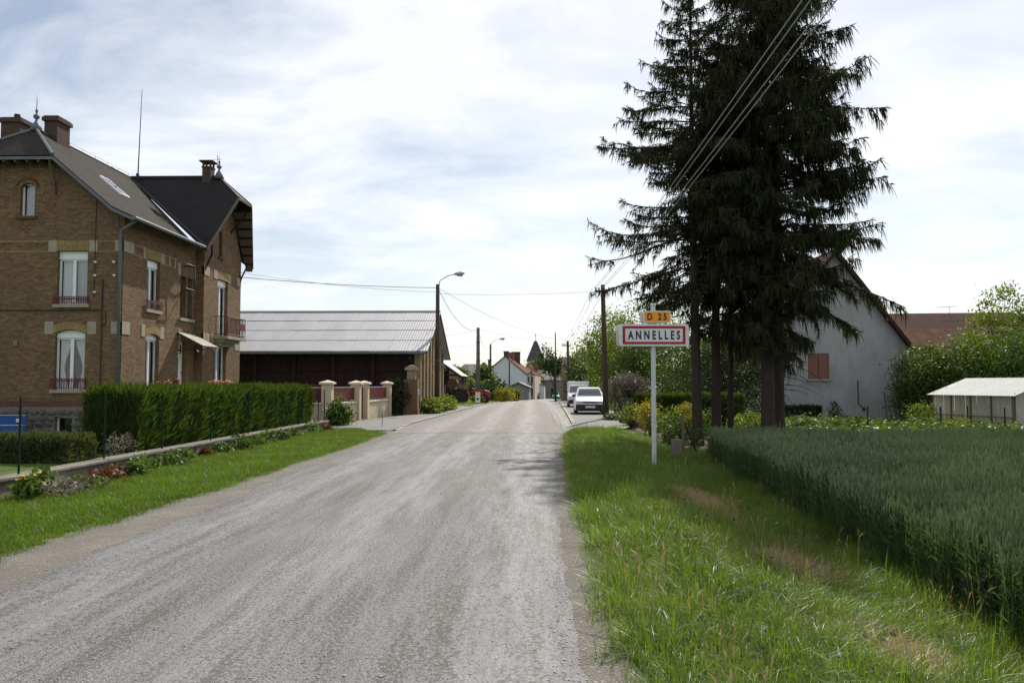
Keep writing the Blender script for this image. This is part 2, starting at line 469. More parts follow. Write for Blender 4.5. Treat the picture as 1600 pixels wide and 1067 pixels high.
class MB:
    def __init__(s): s.v = []; s.f = []
    def add(s, vs, fs):
        b = len(s.v)
        s.v += [tuple(v) for v in vs]
        s.f += [tuple(i + b for i in f) for f in fs]
        return s
    def box(s, x0, x1, y0, y1, z0, z1):
        return s.add([(x0, y0, z0), (x1, y0, z0), (x1, y1, z0), (x0, y1, z0), (x0, y0, z1), (x1, y0, z1), (x1, y1, z1), (x0, y1, z1)],
                     [(0, 3, 2, 1), (4, 5, 6, 7), (0, 1, 5, 4), (1, 2, 6, 5), (2, 3, 7, 6), (3, 0, 4, 7)])
    def obox(s, o, u, v, w, a, b, c):
        """box from origin o spanning a=(a0,a1) along u, b along v, c along w"""
        o, u, v, w = map(Vector, (o, u, v, w))
        P = [o + u * x + v * y + w * z for z in c for x, y in ((a[0], b[0]), (a[1], b[0]), (a[1], b[1]), (a[0], b[1]))]
        fs = [(0, 3, 2, 1), (4, 5, 6, 7), (0, 1, 5, 4), (1, 2, 6, 5), (2, 3, 7, 6), (3, 0, 4, 7)]
        if u.cross(v).dot(w) < 0: fs = [f[::-1] for f in fs]
        return s.add(P, fs)
    def bar(s, a, b, w, h=None, up=(0, 0, 1)):
        a, b = Vector(a), Vector(b); h = h or w
        d = (b - a); L = d.length; d.normalize()
        up = Vector(up)
        if abs(d.dot(up)) > 0.98: up = Vector((0, 1, 0))
        sx = d.cross(up).normalized(); sy = sx.cross(d).normalized()
        return s.obox(a, d, sx, sy, (0, L), (-w / 2, w / 2), (-h / 2, h / 2))
    def tube(s, pts, rad, n=8, cap=True):
        pts = [Vector(p) for p in pts]
        rs = rad if isinstance(rad, (list, tuple)) else [rad] * len(pts)
        b = len(s.v)
        t0 = (pts[1] - pts[0]).normalized()
        ref = Vector((0, 0, 1)) if abs(t0.z) < 0.9 else Vector((1, 0, 0))
        x = t0.cross(ref).normalized()
        for i, p in enumerate(pts):
            t = (pts[min(i + 1, len(pts) - 1)] - pts[max(i - 1, 0)]).normalized()
            x = (x - t * x.dot(t)).normalized()
            y = t.cross(x)
            for k in range(n):
                a = 2 * math.pi * k / n
                s.v.append(tuple(p + (x * math.cos(a) + y * math.sin(a)) * rs[i]))
        for i in range(len(pts) - 1):
            for k in range(n):
                s.f.append((b + i * n + k, b + i * n + (k + 1) % n, b + (i + 1) * n + (k + 1) % n, b + (i + 1) * n + k))
        if cap:
            s.f.append(tuple(b + k for k in range(n))[::-1])
            s.f.append(tuple(b + (len(pts) - 1) * n + k for k in range(n)))
        return s
    def lathe(s, c, prof, n=16, axis='z'):
        b = len(s.v)
        c = Vector(c)
        for r, h in prof:
            for k in range(n):
                a = 2 * math.pi * k / n
                q = (r * math.cos(a), r * math.sin(a), h)
                if axis == 'x': q = (h, q[0], q[1])
                elif axis == 'y': q = (q[1], h, q[0])
                s.v.append(tuple(c + Vector(q)))
        m = len(prof)
        for i in range(m - 1):
            for k in range(n):
                s.f.append((b + i * n + k, b + i * n + (k + 1) % n, b + (i + 1) * n + (k + 1) % n, b + (i + 1) * n + k))
        s.f.append(tuple(b + k for k in range(n))[::-1])
        s.f.append(tuple(b + (m - 1) * n + k for k in range(n)))
        return s
    def slab(s, poly, t):
        """planar polygon (3-D points) given a thickness t downwards along its normal"""
        P = [Vector(p) for p in poly]
        nrm = Vector((0, 0, 0))
        for i in range(len(P)):
            a, c = P[i], P[(i + 1) % len(P)]
            nrm += a.cross(c)
        nrm.normalize()
        if nrm.z < 0: P = P[::-1]; nrm = -nrm
        n = len(P)
        tri = tessellate_polygon([P])
        Q = [p - nrm * t for p in P]
        fs = []
        for t3 in tri:
            a, b_, c = (P[i] for i in t3)
            if (b_ - a).cross(c - a).dot(nrm) < 0: t3 = t3[::-1]
            fs.append(tuple(t3)); fs.append(tuple(i + n for i in t3[::-1]))
        for i in range(n):
            j = (i + 1) % n
            fs.append((i, i + n, j + n, j))
        return s.add(P + Q, fs)
    def wall(s, outer, holes, fn, depth):
        """2-D outline with holes; fn(u,z,n) gives the world point, n = distance behind the face; holes get reveals"""
        loops = [[Vector((u, z, 0)) for u, z in l] for l in [outer] + holes]
        flat = [p for l in loops for p in l]
        tri = tessellate_polygon(loops)
        b = len(s.v)
        s.v += [tuple(fn(p.x, p.y, 0)) for p in flat]
        s.f += [tuple(b + i for i in t) for t in tri]
        for l in loops[1:]:
            m = len(l); bb = len(s.v)
            s.v += [tuple(fn(p.x, p.y, 0)) for p in l] + [tuple(fn(p.x, p.y, depth)) for p in l]
            for i in range(m):
                j = (i + 1) % m
                s.f.append((bb + i, bb + j, bb + m + j, bb + m + i))
        return s
    def mesh(s, name, off=Vector((0, 0, 0)), smooth=False, fix=True):
        me = bpy.data.meshes.new(name)
        me.from_pydata([(v[0] - off.x, v[1] - off.y, v[2] - off.z) for v in s.v], [], s.f)
        if fix:
            bm = bmesh.new(); bm.from_mesh(me)
            bmesh.ops.recalc_face_normals(bm, faces=bm.faces)
            bm.to_mesh(me); bm.free()
        if smooth: me.shade_smooth()
        me.update()
        return me
    def build(s, name, mat, parent=None, smooth=False, local=False, bevel=0, fix=True):
        off = Vector((0, 0, 0)) if (local or parent is None) else wloc(parent)
        me = s.mesh(name, off, smooth, fix)
        o = link(name, me, parent, mat)
        if bevel:
            md = o.modifiers.new('Bevel', 'BEVEL'); md.width = bevel; md.segments = 2; md.limit_method = 'ANGLE'
        return o

def mesh_np(name, V, F, mat, parent=None, var=None, smooth=False, off=True):
    """fast mesh from numpy arrays; F is (n,k) with one k"""
    if parent is not None and off:
        o = wloc(parent); V = V - np.array([o.x, o.y, o.z])
    me = bpy.data.meshes.new(name)
    n, kk = F.shape
    me.vertices.add(len(V)); me.vertices.foreach_set('co', V.astype(np.float32).ravel())
    me.loops.add(n * kk); me.loops.foreach_set('vertex_index', F.astype(np.int32).ravel())
    me.polygons.add(n)
    me.polygons.foreach_set('loop_start', np.arange(0, n * kk, kk, dtype=np.int32))
    me.polygons.foreach_set('loop_total', np.full(n, kk, dtype=np.int32))
    if smooth: me.polygons.foreach_set('use_smooth', np.ones(n, dtype=bool))
    me.materials.append(MATS[mat])
    me.update(calc_edges=True)
    if var is not None:
        a = me.attributes.new('var', 'FLOAT', 'FACE')
        a.data.foreach_set('value', var.astype(np.float32))
    return link(name, me, parent) if name[0] != '!' else me

def unit(a): return a / (np.linalg.norm(a, axis=1, keepdims=True) + 1e-9)

def leaf_quads(P, size, rng, up=0.3, aspect=0.55):
    n = len(P)
    nr = rng.normal(size=(n, 3)); nr[:, 2] += up; nr = unit(nr)
    t = rng.normal(size=(n, 3)); t = unit(t - nr * (t * nr).sum(1, keepdims=True))
    b = np.cross(nr, t)
    s = (size * rng.uniform(0.6, 1.35, n))[:, None]
    V = np.stack([P - t * s * .5, P + b * s * aspect * .5 + nr * s * .08, P + t * s * .5, P - b * s * aspect * .5 + nr * s * .08], 1).reshape(-1, 3)
    F = np.arange(n * 4).reshape(n, 4)
    return V, F, rng.uniform(0, 1, n)

def twig_quads(B, D, L, Wd, rng, droop=0.15):
    """narrow two-segment sprays, two crossed strips each"""
    n = len(B); D = unit(D); L = np.asarray(L)[:, None]; Wd = np.asarray(Wd)[:, None]
    dn = np.array([0, 0, -1.0])
    p1 = B + D * L * .5 + dn * L * droop * .3
    p2 = B + D * L + dn * L * droop
    S = unit(np.cross(D, rng.normal(size=(n, 3)))); T = np.cross(D, S)
    out = []
    for Q in (S, T):
        out += [B - Q * Wd * .35, B + Q * Wd * .35, p1 + Q * Wd * .5, p1 - Q * Wd * .5, p2 + Q * Wd * .08, p2 - Q * Wd * .08]
    V = np.stack(out, 1).reshape(-1, 3)
    base = (np.arange(n) * 12)[:, None]
    F = np.concatenate([base + np.array([[0, 1, 2, 3]]), base + np.array([[3, 2, 4, 5]]), base + np.array([[6, 7, 8, 9]]), base + np.array([[9, 8, 10, 11]])], 1).reshape(-1, 4)
    return V, F, np.repeat(rng.uniform(0, 1, n), 4)

def cat(parts):
    V, F, A = [], [], []; b = 0
    for v, f, a in parts:
        V.append(v); F.append(f + b); A.append(a); b += len(v)
    return np.concatenate(V), np.concatenate(F), np.concatenate(A)

def text_mesh(txt, size, bold=0.0, spacing=1.0):
    cu = bpy.data.curves.new('lettering', 'FONT')
    cu.body = txt; cu.size = size; cu.offset = bold; cu.space_character = spacing
    cu.align_x = 'CENTER'; cu.align_y = 'CENTER'; cu.extrude = 0.001
    o = bpy.data.objects.new('lettering_source', cu)
    COL.objects.link(o)
    dg = bpy.context.evaluated_depsgraph_get()
    me = bpy.data.meshes.new_from_object(o.evaluated_get(dg))
    COL.objects.unlink(o); bpy.data.objects.remove(o)
    return me

PROTO_N = [0]
def scatter(name, pts, rotz, scl, idx, protos, tilt=None):
    """one object that strews the prototype clumps over the given points"""
    c = bpy.data.collections.new(name + '_clumps')
    for i, me in enumerate(protos):
        o = bpy.data.objects.new('clump_%02d_%03d' % (PROTO_N[0], i), me); c.objects.link(o)
    PROTO_N[0] += 1
    me = bpy.data.meshes.new(name)
    me.vertices.add(len(pts)); me.vertices.foreach_set('co', np.asarray(pts, dtype=np.float32).ravel())
    rot = np.zeros((len(pts), 3), dtype=np.float32); rot[:, 2] = rotz
    if tilt is not None: rot[:, :2] = tilt
    a = me.attributes.new('rot', 'FLOAT_VECTOR', 'POINT'); a.data.foreach_set('vector', rot.ravel())
    a = me.attributes.new('scl', 'FLOAT', 'POINT'); a.data.foreach_set('value', np.asarray(scl, dtype=np.float32))
    a = me.attributes.new('idx', 'INT', 'POINT'); a.data.foreach_set('value', np.asarray(idx, dtype=np.int32))
    o = link(name, me)
    ng = bpy.data.node_groups.new(name + '_nodes', 'GeometryNodeTree')
    ng.interface.new_socket('Geometry', in_out='INPUT', socket_type='NodeSocketGeometry')
    ng.interface.new_socket('Geometry', in_out='OUTPUT', socket_type='NodeSocketGeometry')
    gi = ng.nodes.new('NodeGroupInput'); go = ng.nodes.new('NodeGroupOutput')
    iop = ng.nodes.new('GeometryNodeInstanceOnPoints')
    ci = ng.nodes.new('GeometryNodeCollectionInfo')
    ci.inputs['Collection'].default_value = c
    ci.inputs['Separate Children'].default_value = True
    ci.inputs['Reset Children'].default_value = True
    def na(nm, tp):
        n = ng.nodes.new('GeometryNodeInputNamedAttribute'); n.data_type = tp
        n.inputs['Name'].default_value = nm
        return n.outputs['Attribute']
    e2r = ng.nodes.new('FunctionNodeEulerToRotation')
    L = ng.links.new
    L(na('rot', 'FLOAT_VECTOR'), e2r.inputs[0])
    L(gi.outputs[0], iop.inputs['Points'])
    L(ci.outputs[0], iop.inputs['Instance'])
    iop.inputs['Pick Instance'].default_value = True
    L(na('idx', 'INT'), iop.inputs['Instance Index'])
    L(e2r.outputs[0], iop.inputs['Rotation'])
    L(na('scl', 'FLOAT'), iop.inputs['Scale'])
    L(iop.outputs[0], go.inputs[0])
    md = o.modifiers.new('Scatter', 'NODES'); md.node_group = ng
    return o

# ------------------------------------------------------------------ terrain
def sm(x):
    x = np.clip(x, 0, 1); return x * x * (3 - 2 * x)
def zr(Y):
    Y = np.asarray(Y, dtype=float)
    a = np.clip(Y - 60, 0, 30)
    return -(a * a / 60.0 * 0.0145) - np.clip(Y - 90, 0, 400) * 0.0145
LY = [-20, 4, 7.4, 14.8, 24, 30, 34, 60, 76, 110, 160, 230, 300, 420]
LX = [-4.3, -4.35, -4.4, -4.55, -4.5, -4.85, -4.95, -4.1, -3.3, -2.2, -0.2, 2.6, 7.5, 22]
RY = [-20, 4, 11, 22, 27, 31.5, 69, 110, 160, 230, 300, 420]
RX = [0.35, 0.38, 0.45, 0.72, 0.98, 1.6, 2.44, 3.1, 4.4, 7.0, 12.5, 27]
def xl(Y): return np.interp(Y, LY, LX)
def xr(Y): return np.interp(Y, RY, RX)
def xw(Y): return np.interp(Y, [-10, 0, 7, 23, 32], [3.5, 3.65, 3.9, 4.85, 6.0])
def ground_z(X, Y):
    X = np.asarray(X, dtype=float); Y = np.asarray(Y, dtype=float)
    z = zr(Y)
    t = sm((X - xr(Y) - 0.9) / np.maximum(xw(Y) - xr(Y) - 0.9, 0.5))
    far = sm((Y - 34) / 12.0)
    t2 = sm((X - 6.0) / 6.0)
    z = z - 0.42 * (t * (1 - far) + t2 * far)
    gm = 1 - sm((Y - 31.5) / 5.0)
    left = np.where(X < -7.9, 0.20 - 0.7 * sm((-10.0 - X) / 3.5), 0.0)
    z = z + left * gm + np.where(X < -15, -0.5 * (1 - gm), 0) * sm((-15 - X) / 4)
    return z
def gz(x, y): return float(ground_z(x, y))

def build_ground():
    xs = np.concatenate([[-900, -500, -250, -150, -100, -70, -50, -40, -30, -24, -20, -17], np.arange(-15, -8.2, 0.7),
                         [-8.2, -7.95, -7.85, -7.6], np.arange(-7.2, 9.0, 0.3), np.arange(9, 30, 1.2), [32, 36, 42, 50, 70, 100, 150, 250, 500, 900]])
    ys = np.concatenate([[-60, -30, -15, -8], np.arange(-4, 36, 0.5), np.arange(36, 100, 2), [105, 115, 130, 150, 175, 200, 230, 270, 320, 380, 450, 600, 900, 1500]])
    X, Y = np.meshgrid(xs, ys)
    Z = ground_z(X, Y)
    inside = (X > xl(Y) - 0.05) & (X < xr(Y) + 0.05)
    Z = np.where(inside, Z - 0.09, Z)
    rough = np.random.default_rng(3).normal(0, 0.012, Z.shape)
    Z = np.where((np.abs(X) < 30) & (Y < 60) & ~inside, Z + rough - 0.02, Z - 0.012)
    V = np.stack([X, Y, Z], -1).reshape(-1, 3)
    ny, nx = X.shape
    i = (np.arange(ny - 1)[:, None] * nx + np.arange(nx - 1)[None]).ravel()
    F = np.stack([i, i + 1, i + nx + 1, i + nx], 1)
    o = mesh_np('ground', V, F, 'ground', smooth=True)
    tag(o, 'grassy earth ground under verges, gardens and field', 'ground', kind='structure')
build_ground()

def strip(name, ys, fl, fr, dz, mat, label, cat_, nx=6, kind='structure', crown=0.0, jl=0, jr=0, seed=0, terrain=False):
    rng = np.random.default_rng(seed)
    ys = np.asarray(ys, dtype=float)
    a = fl(ys) + (rng.normal(0, jl, len(ys)) if jl else 0)
    b = fr(ys) + (rng.normal(0, jr, len(ys)) if jr else 0)
    t = np.linspace(0, 1, nx + 1)[None]
    X = a[:, None] * (1 - t) + b[:, None] * t
    Y = np.repeat(ys[:, None], nx + 1, 1)
    dzz = dz * np.clip((Y - ys[0]) / 4.0, 0.1, 1) if name.startswith('pavement') else dz
    Z = (ground_z(X, Y) if terrain else zr(Y)) + dzz + crown * (1 - (2 * t - 1) ** 2)
    V = np.stack([X, Y, Z], -1).reshape(-1, 3)
    n = nx + 1
    i = (np.arange(len(ys) - 1)[:, None] * n + np.arange(nx)[None]).ravel()
    F = np.stack([i, i + 1, i + n + 1, i + n], 1)
    o = mesh_np(name, V, F, mat, smooth=True)
    return tag(o, label, cat_, kind=kind)

yA = np.arange(-8, 28.4, 0.25)
yB = np.concatenate([np.arange(28.1, 100, 1.0), np.arange(100, 420, 6.0)])
strip('road', yA, lambda y: xl(y) + 0.0, lambda y: xr(y), 0.0, 'road', 'worn pale grey country road in the foreground', 'road', 10, crown=0.03, jl=0.02, jr=0.015, seed=1)
strip('street', yB, lambda y: xl(y), lambda y: xr(y), 0.006, 'street', 'smoother grey village street beyond the surface joint', 'street', 10, crown=0.03, seed=2)
yS = np.arange(-8, 29.5, 0.2)
strip('gravel_shoulder', yS, lambda y: xl(y) - 0.05 - np.interp(y, [0, 8, 14, 22, 28], [0.75, 0.7, 0.42, 0.4, 0.3]), lambda y: xl(y) + 0.15, -0.004 + 0.008, 'gravel', 'gravel shoulder between road and mown left verge', 'gravel', 5, jl=0.05, jr=0.07, seed=4)
strip('gravel_edge', yS[:-8], lambda y: xr(y) - 0.10, lambda y: xr(y) + np.interp(y, [0, 10, 20, 28], [0.28, 0.22, 0.16, 0.12]), 0.004, 'gravel', 'gravel edge between road and long right verge grass', 'gravel', 4, jl=0.025, jr=0.03, seed=5)
# pavements
yP = np.arange(30.0, 82, 1.0)
strip('pavement_left', yP, lambda y: np.interp(y, [30, 34, 44, 82], [-7.9, -8.0, -6.6, -6.0]), lambda y: xl(y) - 0.16, 0.055, 'pavement', 'grey asphalt pavement in front of the cream gate wall', 'pavement', 4)
yK = np.arange(31.5, 110, 1.0)
strip('pavement_right', yK, lambda y: xr(y) + 0.16, lambda y: np.interp(y, [30, 36, 60, 110], [3.1, 4.6, 5.2, 6.0]), 0.055, 'pavement', 'broken grey pavement the white cars are parked on', 'pavement', 4, jr=0.05, seed=6)
def kerb(name, fx, ys, label):
    m = MB()
    for a, b in zip(ys[:-1], ys[1:]):
        g = 0.012
        x0, x1 = float(fx(a)), float(fx(b)); z0, z1 = float(zr(a)), float(zr(b))
        d = Vector((x1 - x0, b - a, z1 - z0)); L = d.length; d.normalize()
        sd = Vector((d.y, -d.x, 0)).normalized()
        m.obox((x0, a, z0), d, sd, (0, 0, 1), (g, L - g), (-0.08, 0.08), (-0.1, 0.085 * min(1, max(.05, (a - ys[0]) / 4)) + rnd.uniform(-.004, .004)))
    return tag(m.build(name, 'kerb_stone'), label, 'kerb', kind='structure')
kerb('kerb_left', lambda y: xl(y) - 0.08, np.arange(30.5, 81, 1.0), 'pale kerb along the left pavement')
kerb('kerb_right', lambda y: xr(y) + 0.08, np.arange(31.5, 109, 1.0), 'pale kerb along the right pavement beside parked cars')
# bare soil bank by the flower bushes
strip('soil_bed', np.arange(24.5, 37, 0.5), lambda y: np.interp(y, [24, 30, 36], [4.2, 2.9, 4.2]), lambda y: np.interp(y, [24, 30, 37], [6.2, 7.0, 8.2]), 0.012, 'soil', 'bare brown soil strip at the garden edge', 'soil', 6, jl=0.15, jr=0.1, seed=8, terrain=True)

# ------------------------------------------------------------------ grass, wheat
def blade_clump(seed, n, spread, hmin, hmax, width, lean, mat, curl=0.5, wind=(0, 0)):
    rng = np.random.default_rng(seed)
    r = spread * np.sqrt(rng.uniform(0, 1, n)); a = rng.uniform(0, 2 * np.pi, n)
    B = np.stack([r * np.cos(a), r * np.sin(a), np.full(n, -0.02)], 1)
    h = rng.uniform(hmin, hmax, n)
    az = rng.uniform(0, 2 * np.pi, n); ln = np.abs(rng.normal(0, lean, n))
    D = np.stack([np.cos(az) * ln + wind[0], np.sin(az) * ln + wind[1], np.ones(n)], 1); D = unit(D)
    hd = np.stack([np.cos(az) + wind[0] * 3, np.sin(az) + wind[1] * 3, np.zeros(n)], 1)
    S = np.stack([-np.sin(az + rng.normal(0, .6, n)), np.cos(az), np.zeros(n)], 1); S = unit(S)
    w = width * rng.uniform(.6, 1.2, n)
    rows = []
    for t, wf in ((0, .8), (.4, 1.0), (.75, .7), (1.0, .08)):
        c = B + D * (h * t)[:, None] + hd * (h * curl * t * t * ln.clip(.1, 1.2))[:, None] - np.array([0, 0, 1.]) * (h * curl * .5 * t ** 3 * ln)[:, None]
        rows += [c - S * (w * wf / 2)[:, None], c + S * (w * wf / 2)[:, None]]
    V = np.stack(rows, 1).reshape(-1, 3)
    b = (np.arange(n) * 8)[:, None]
    F = np.concatenate([b + np.array([[0, 1, 3, 2]]), b + np.array([[2, 3, 5, 4]]), b + np.array([[4, 5, 7, 6]])], 1).reshape(-1, 4)
    return V, F, np.repeat(rng.uniform(0, 1, n), 3)

def proto(V, F, A, mat): return mesh_np('!clump', V, F, mat, var=A, smooth=True)

long_protos = [proto(*blade_clump(10 + i, 150 if i < 5 else 60, 0.20 if i < 5 else .13, 0.05, (0.15, .18, .20, .16, .23, .27, .33)[i], (.0035, .004, .0042, .0034, .0045, .0055, .006)[i], (.5, .6, .5, .9, .6, .7, .6)[i], 'grass_long', (.7, .9, .8, .9, 1.0, 1.2, 1.2)[i], (-0.10, -0.05)), 'grass_long') for i in range(7)]
dry_protos = [proto(*blade_clump(30 + i, 130, 0.22, 0.10, 0.27, 0.005, 1.6, 'grass_dry', 0.8), 'grass_dry') for i in range(3)]
mown_protos = [proto(*blade_clump(50 + i, 120, 0.20, 0.04, (.08, .10, .12, .16)[i], 0.006, 0.5, 'grass_mown', 0.7), 'grass_mown') for i in range(4)]

def field_noise(X, Y, s, seed):
    r = np.random.default_rng(seed); v = np.zeros_like(X)
    for k in range(6):
        a = r.uniform(0, 6.28); f = s * r.uniform(.6, 1.8)
        v += np.sin((X * np.cos(a) + Y * np.sin(a)) * f + r.uniform(0, 6.28))
    return v / 6

def verge(name, n, y0, y1, fl, fr, protos, smin, smax, label, seed, dens=None, power=1.0):
    rng = np.random.default_rng(seed)
    Y = y0 + (y1 - y0) * rng.uniform(0, 1, n) ** power
    t = rng.uniform(0, 1, n); X = fl(Y) * (1 - t) + fr(Y) * t
    keep = np.abs(X) < 0.72 * Y + 3.0
    if dens is not None: keep &= rng.uniform(0, 1, n) < dens(X, Y)
    X, Y = X[keep], Y[keep]
    Z = ground_z(X, Y) - 0.025
    s = rng.uniform(smin, smax, len(X)) * (1 + 0.45 * field_noise(X, Y, 2.6, seed + 1))
    o = scatter(name, np.stack([X, Y, Z], 1), rng.uniform(0, 6.28, len(X)), s, rng.integers(0, len(protos), len(X)), protos)
    return tag(o, label, 'grass', kind='stuff')

def straw(X, Y):
    """strips where last year's cut lies dry: along the middle of the verge near the camera"""
    line = np.interp(Y, [3, 5, 8, 12, 16], [2.55, 2.42, 2.45, 2.55, 2.6])
    core = np.exp(-((X - line) / 0.24) ** 2)
    return core * np.clip(field_noise(X, Y, 1.9, 77) * 2.6 + 0.35 + 0.25 * (Y < 6), 0, 1) * (Y < 15)
gl_ = lambda y: xr(y) + np.interp(y, [0, 10, 20, 28, 31], [0.26, 0.20, 0.16, 0.15, 0.4])
gr_ = lambda y: np.minimum(xw(y) + 0.15, np.interp(y, [22, 27, 31], [9, 4.3, 2.9]))
verge('long_grass_verge', 13000, 2.6, 30.5, gl_, gr_, long_protos, 0.6, 1.25, 'long glossy green grass on the right roadside verge', 100, lambda X, Y: 1 - 0.92 * straw(X, Y), 1.5)
verge('dry_cut_grass', 5200, 2.8, 15, gl_, gr_, dry_protos, 0.6, 1.0, 'dry straw coloured cut grass lying on the right verge', 110, lambda X, Y: np.clip(straw(X, Y) * 1.5 + 0.012, 0, 1))
verge('mown_grass_verge', 8600, 4.0, 31.0, lambda y: np.full_like(y, -7.55), lambda y: xl(y) - np.interp(y, [0, 8, 14, 22, 28, 31], [0.72, 0.68, 0.4, 0.36, 0.25, 1.6]), mown_protos, 0.8, 1.2, 'short mown green grass on the left roadside verge', 120, None, 1.2)

def weed_protos():
    out = []
    for i in range(4):      # flat rosettes of broad leaves
        r = np.random.default_rng(90 + i); n = 22
        a = r.uniform(0, 6.28, n); q_ = r.uniform(.02, .10, n)
        P = np.stack([q_ * np.cos(a), q_ * np.sin(a), r.uniform(.03, .13, n)], 1)
        out.append(proto(*leaf_quads(P, .055, r, 1.0, .45), 'leaf_plant'))
    for i in range(4):      # thin seed-headed stalks
        r = np.random.default_rng(95 + i); n = 9
        B = np.stack([r.normal(0, .08, n), r.normal(0, .08, n), np.zeros(n)], 1)
        D = np.stack([r.normal(0, .22, n), r.normal(0, .22, n), np.ones(n)], 1)
        L = r.uniform(.28, .5, n)
        a = twig_quads(B, D, L, np.full(n, .0022), r, .1)
        T = B + unit(D) * L[:, None] * .8 + np.array([0, 0, -1]) * (L * .07)[:, None]
        b = twig_quads(T, unit(D) + r.normal(0, .2, (n, 3)), r.uniform(.06, .11, n), np.full(n, .009), r, .4)
        out.append(proto(*cat([a, b]), 'grass_dry'))
    return out
WEEDS = weed_protos()
def verge_weeds():
    rng = np.random.default_rng(130); n = 130
    Y = 2.8 + 22 * rng.uniform(0, 1, n) ** 1.4; t = rng.uniform(0, 1, n)
    X = gl_(Y) * (1 - t) + gr_(Y) * t
    idx = np.where(t > .6, rng.integers(2, 8, n), rng.integers(0, 6, n))
    o = scatter('verge_weeds', np.stack([X, Y, ground_z(X, Y)], 1), rng.uniform(0, 6.28, n), rng.uniform(.7, 1.3, n), idx, WEEDS)
    tag(o, 'broad-leaved weeds and dry seed heads scattered through the right verge', 'weeds', kind='stuff')
verge_weeds()

def wheat_clump(seed, n=46, spread=0.24):
    rng = np.random.default_rng(seed)
    r = spread * np.sqrt(rng.uniform(0, 1, n)); a = rng.uniform(0, 2 * np.pi, n)
    B = np.stack([r * np.cos(a), r * np.sin(a), np.zeros(n)], 1)
    h = rng.normal(0.69, 0.055, n)
    D = unit(np.stack([rng.normal(0, .07, n), rng.normal(0, .07, n), np.ones(n)], 1))
    S = unit(np.cross(D, rng.normal(size=(n, 3)))); T = np.cross(D, S)
    top = B + D * h[:, None]
    q = np.stack([B - S * .002, B + S * .002, top + S * .0015, top - S * .0015], 1).reshape(-1, 3)
    stem = (q, np.arange(n * 4).reshape(n, 4), rng.uniform(0, 1, n))
    leaf = []
    for k in range(3):
        hb = h * rng.uniform(.25 + .2 * k, .45 + .22 * k, n)
        lb = B + D * hb[:, None]
        az = rng.uniform(0, 2 * np.pi, n)
        ld = np.stack([np.cos(az) * .6, np.sin(az) * .6, np.ones(n)], 1)
        V, F, A = twig_quads(lb, ld, rng.uniform(.14, .26, n), np.full(n, .011), rng, 0.55)
        leaf.append((V, F, A))
    L = cat([stem] + leaf)
    el = rng.uniform(.085, .125, n)[:, None]
    nod = unit(D + np.stack([rng.normal(0, .18, n), rng.normal(0, .18, n), np.zeros(n)], 1))
    m1 = top + nod * el * .35; tp = top + nod * el
    w = .0105
    q = np.stack([top, m1 + S * w, m1 + T * w, m1 - S * w, m1 - T * w, tp], 1).reshape(-1, 3)
    b = (np.arange(n) * 6)[:, None]
    F = np.concatenate([b + np.array([[0, 1, 2]]), b + np.array([[0, 2, 3]]), b + np.array([[0, 3, 4]]), b + np.array([[0, 4, 1]]),
                        b + np.array([[1, 5, 2]]), b + np.array([[2, 5, 3]]), b + np.array([[3, 5, 4]]), b + np.array([[4, 5, 1]])], 1).reshape(-1, 3)
    return L, (q, F, np.repeat(rng.uniform(0, 1, n), 8))
def wheat_proto(seed):
    (V, F, A), (V2, F2, A2) = wheat_clump(seed)
    me = mesh_np('!wheat_clump', V, F, 'wheat_leaf', var=A)
    bm = bmesh.new(); bm.from_mesh(me)
    lay = bm.faces.layers.float['var']
    vs = [bm.verts.new(v) for v in V2]
    for f, a in zip(F2, A2):
        fc = bm.faces.new([vs[i] for i in f]); fc.material_index = 1; fc[lay] = float(a)
    bm.to_mesh(me); bm.free()
    me.materials.append(MATS['wheat_ear'])
    return me
def build_wheat():
    protos = [wheat_proto(200 + i) for i in range(5)]
    rng = np.random.default_rng(201)
    n = 9000
    Y = rng.uniform(1.5, 23.3, n); t = rng.uniform(0, 1, n)
    X = xw(Y) + t * (0.66 * Y + 6.0 - xw(Y)); keep = X > xw(Y) + rng.normal(0.0, 0.11, n)
    keep &= ~(np.abs(X - (7.4 + 0.1 * Y)) < 0.10)
    X, Y = X[keep], Y[keep]
    z = ground_z(X, Y) - 0.01
    s = rng.uniform(0.90, 1.10, len(X)) * (1 + 0.07 * field_noise(X, Y, 0.8, 202))
    o = scatter('wheat_field', np.stack([X, Y, z], 1), rng.uniform(0, 6.28, len(X)), s, rng.integers(0, 5, len(X)), protos)
    tag(o, 'green unripe wheat standing in the field on the right', 'wheat', kind='stuff')
build_wheat()

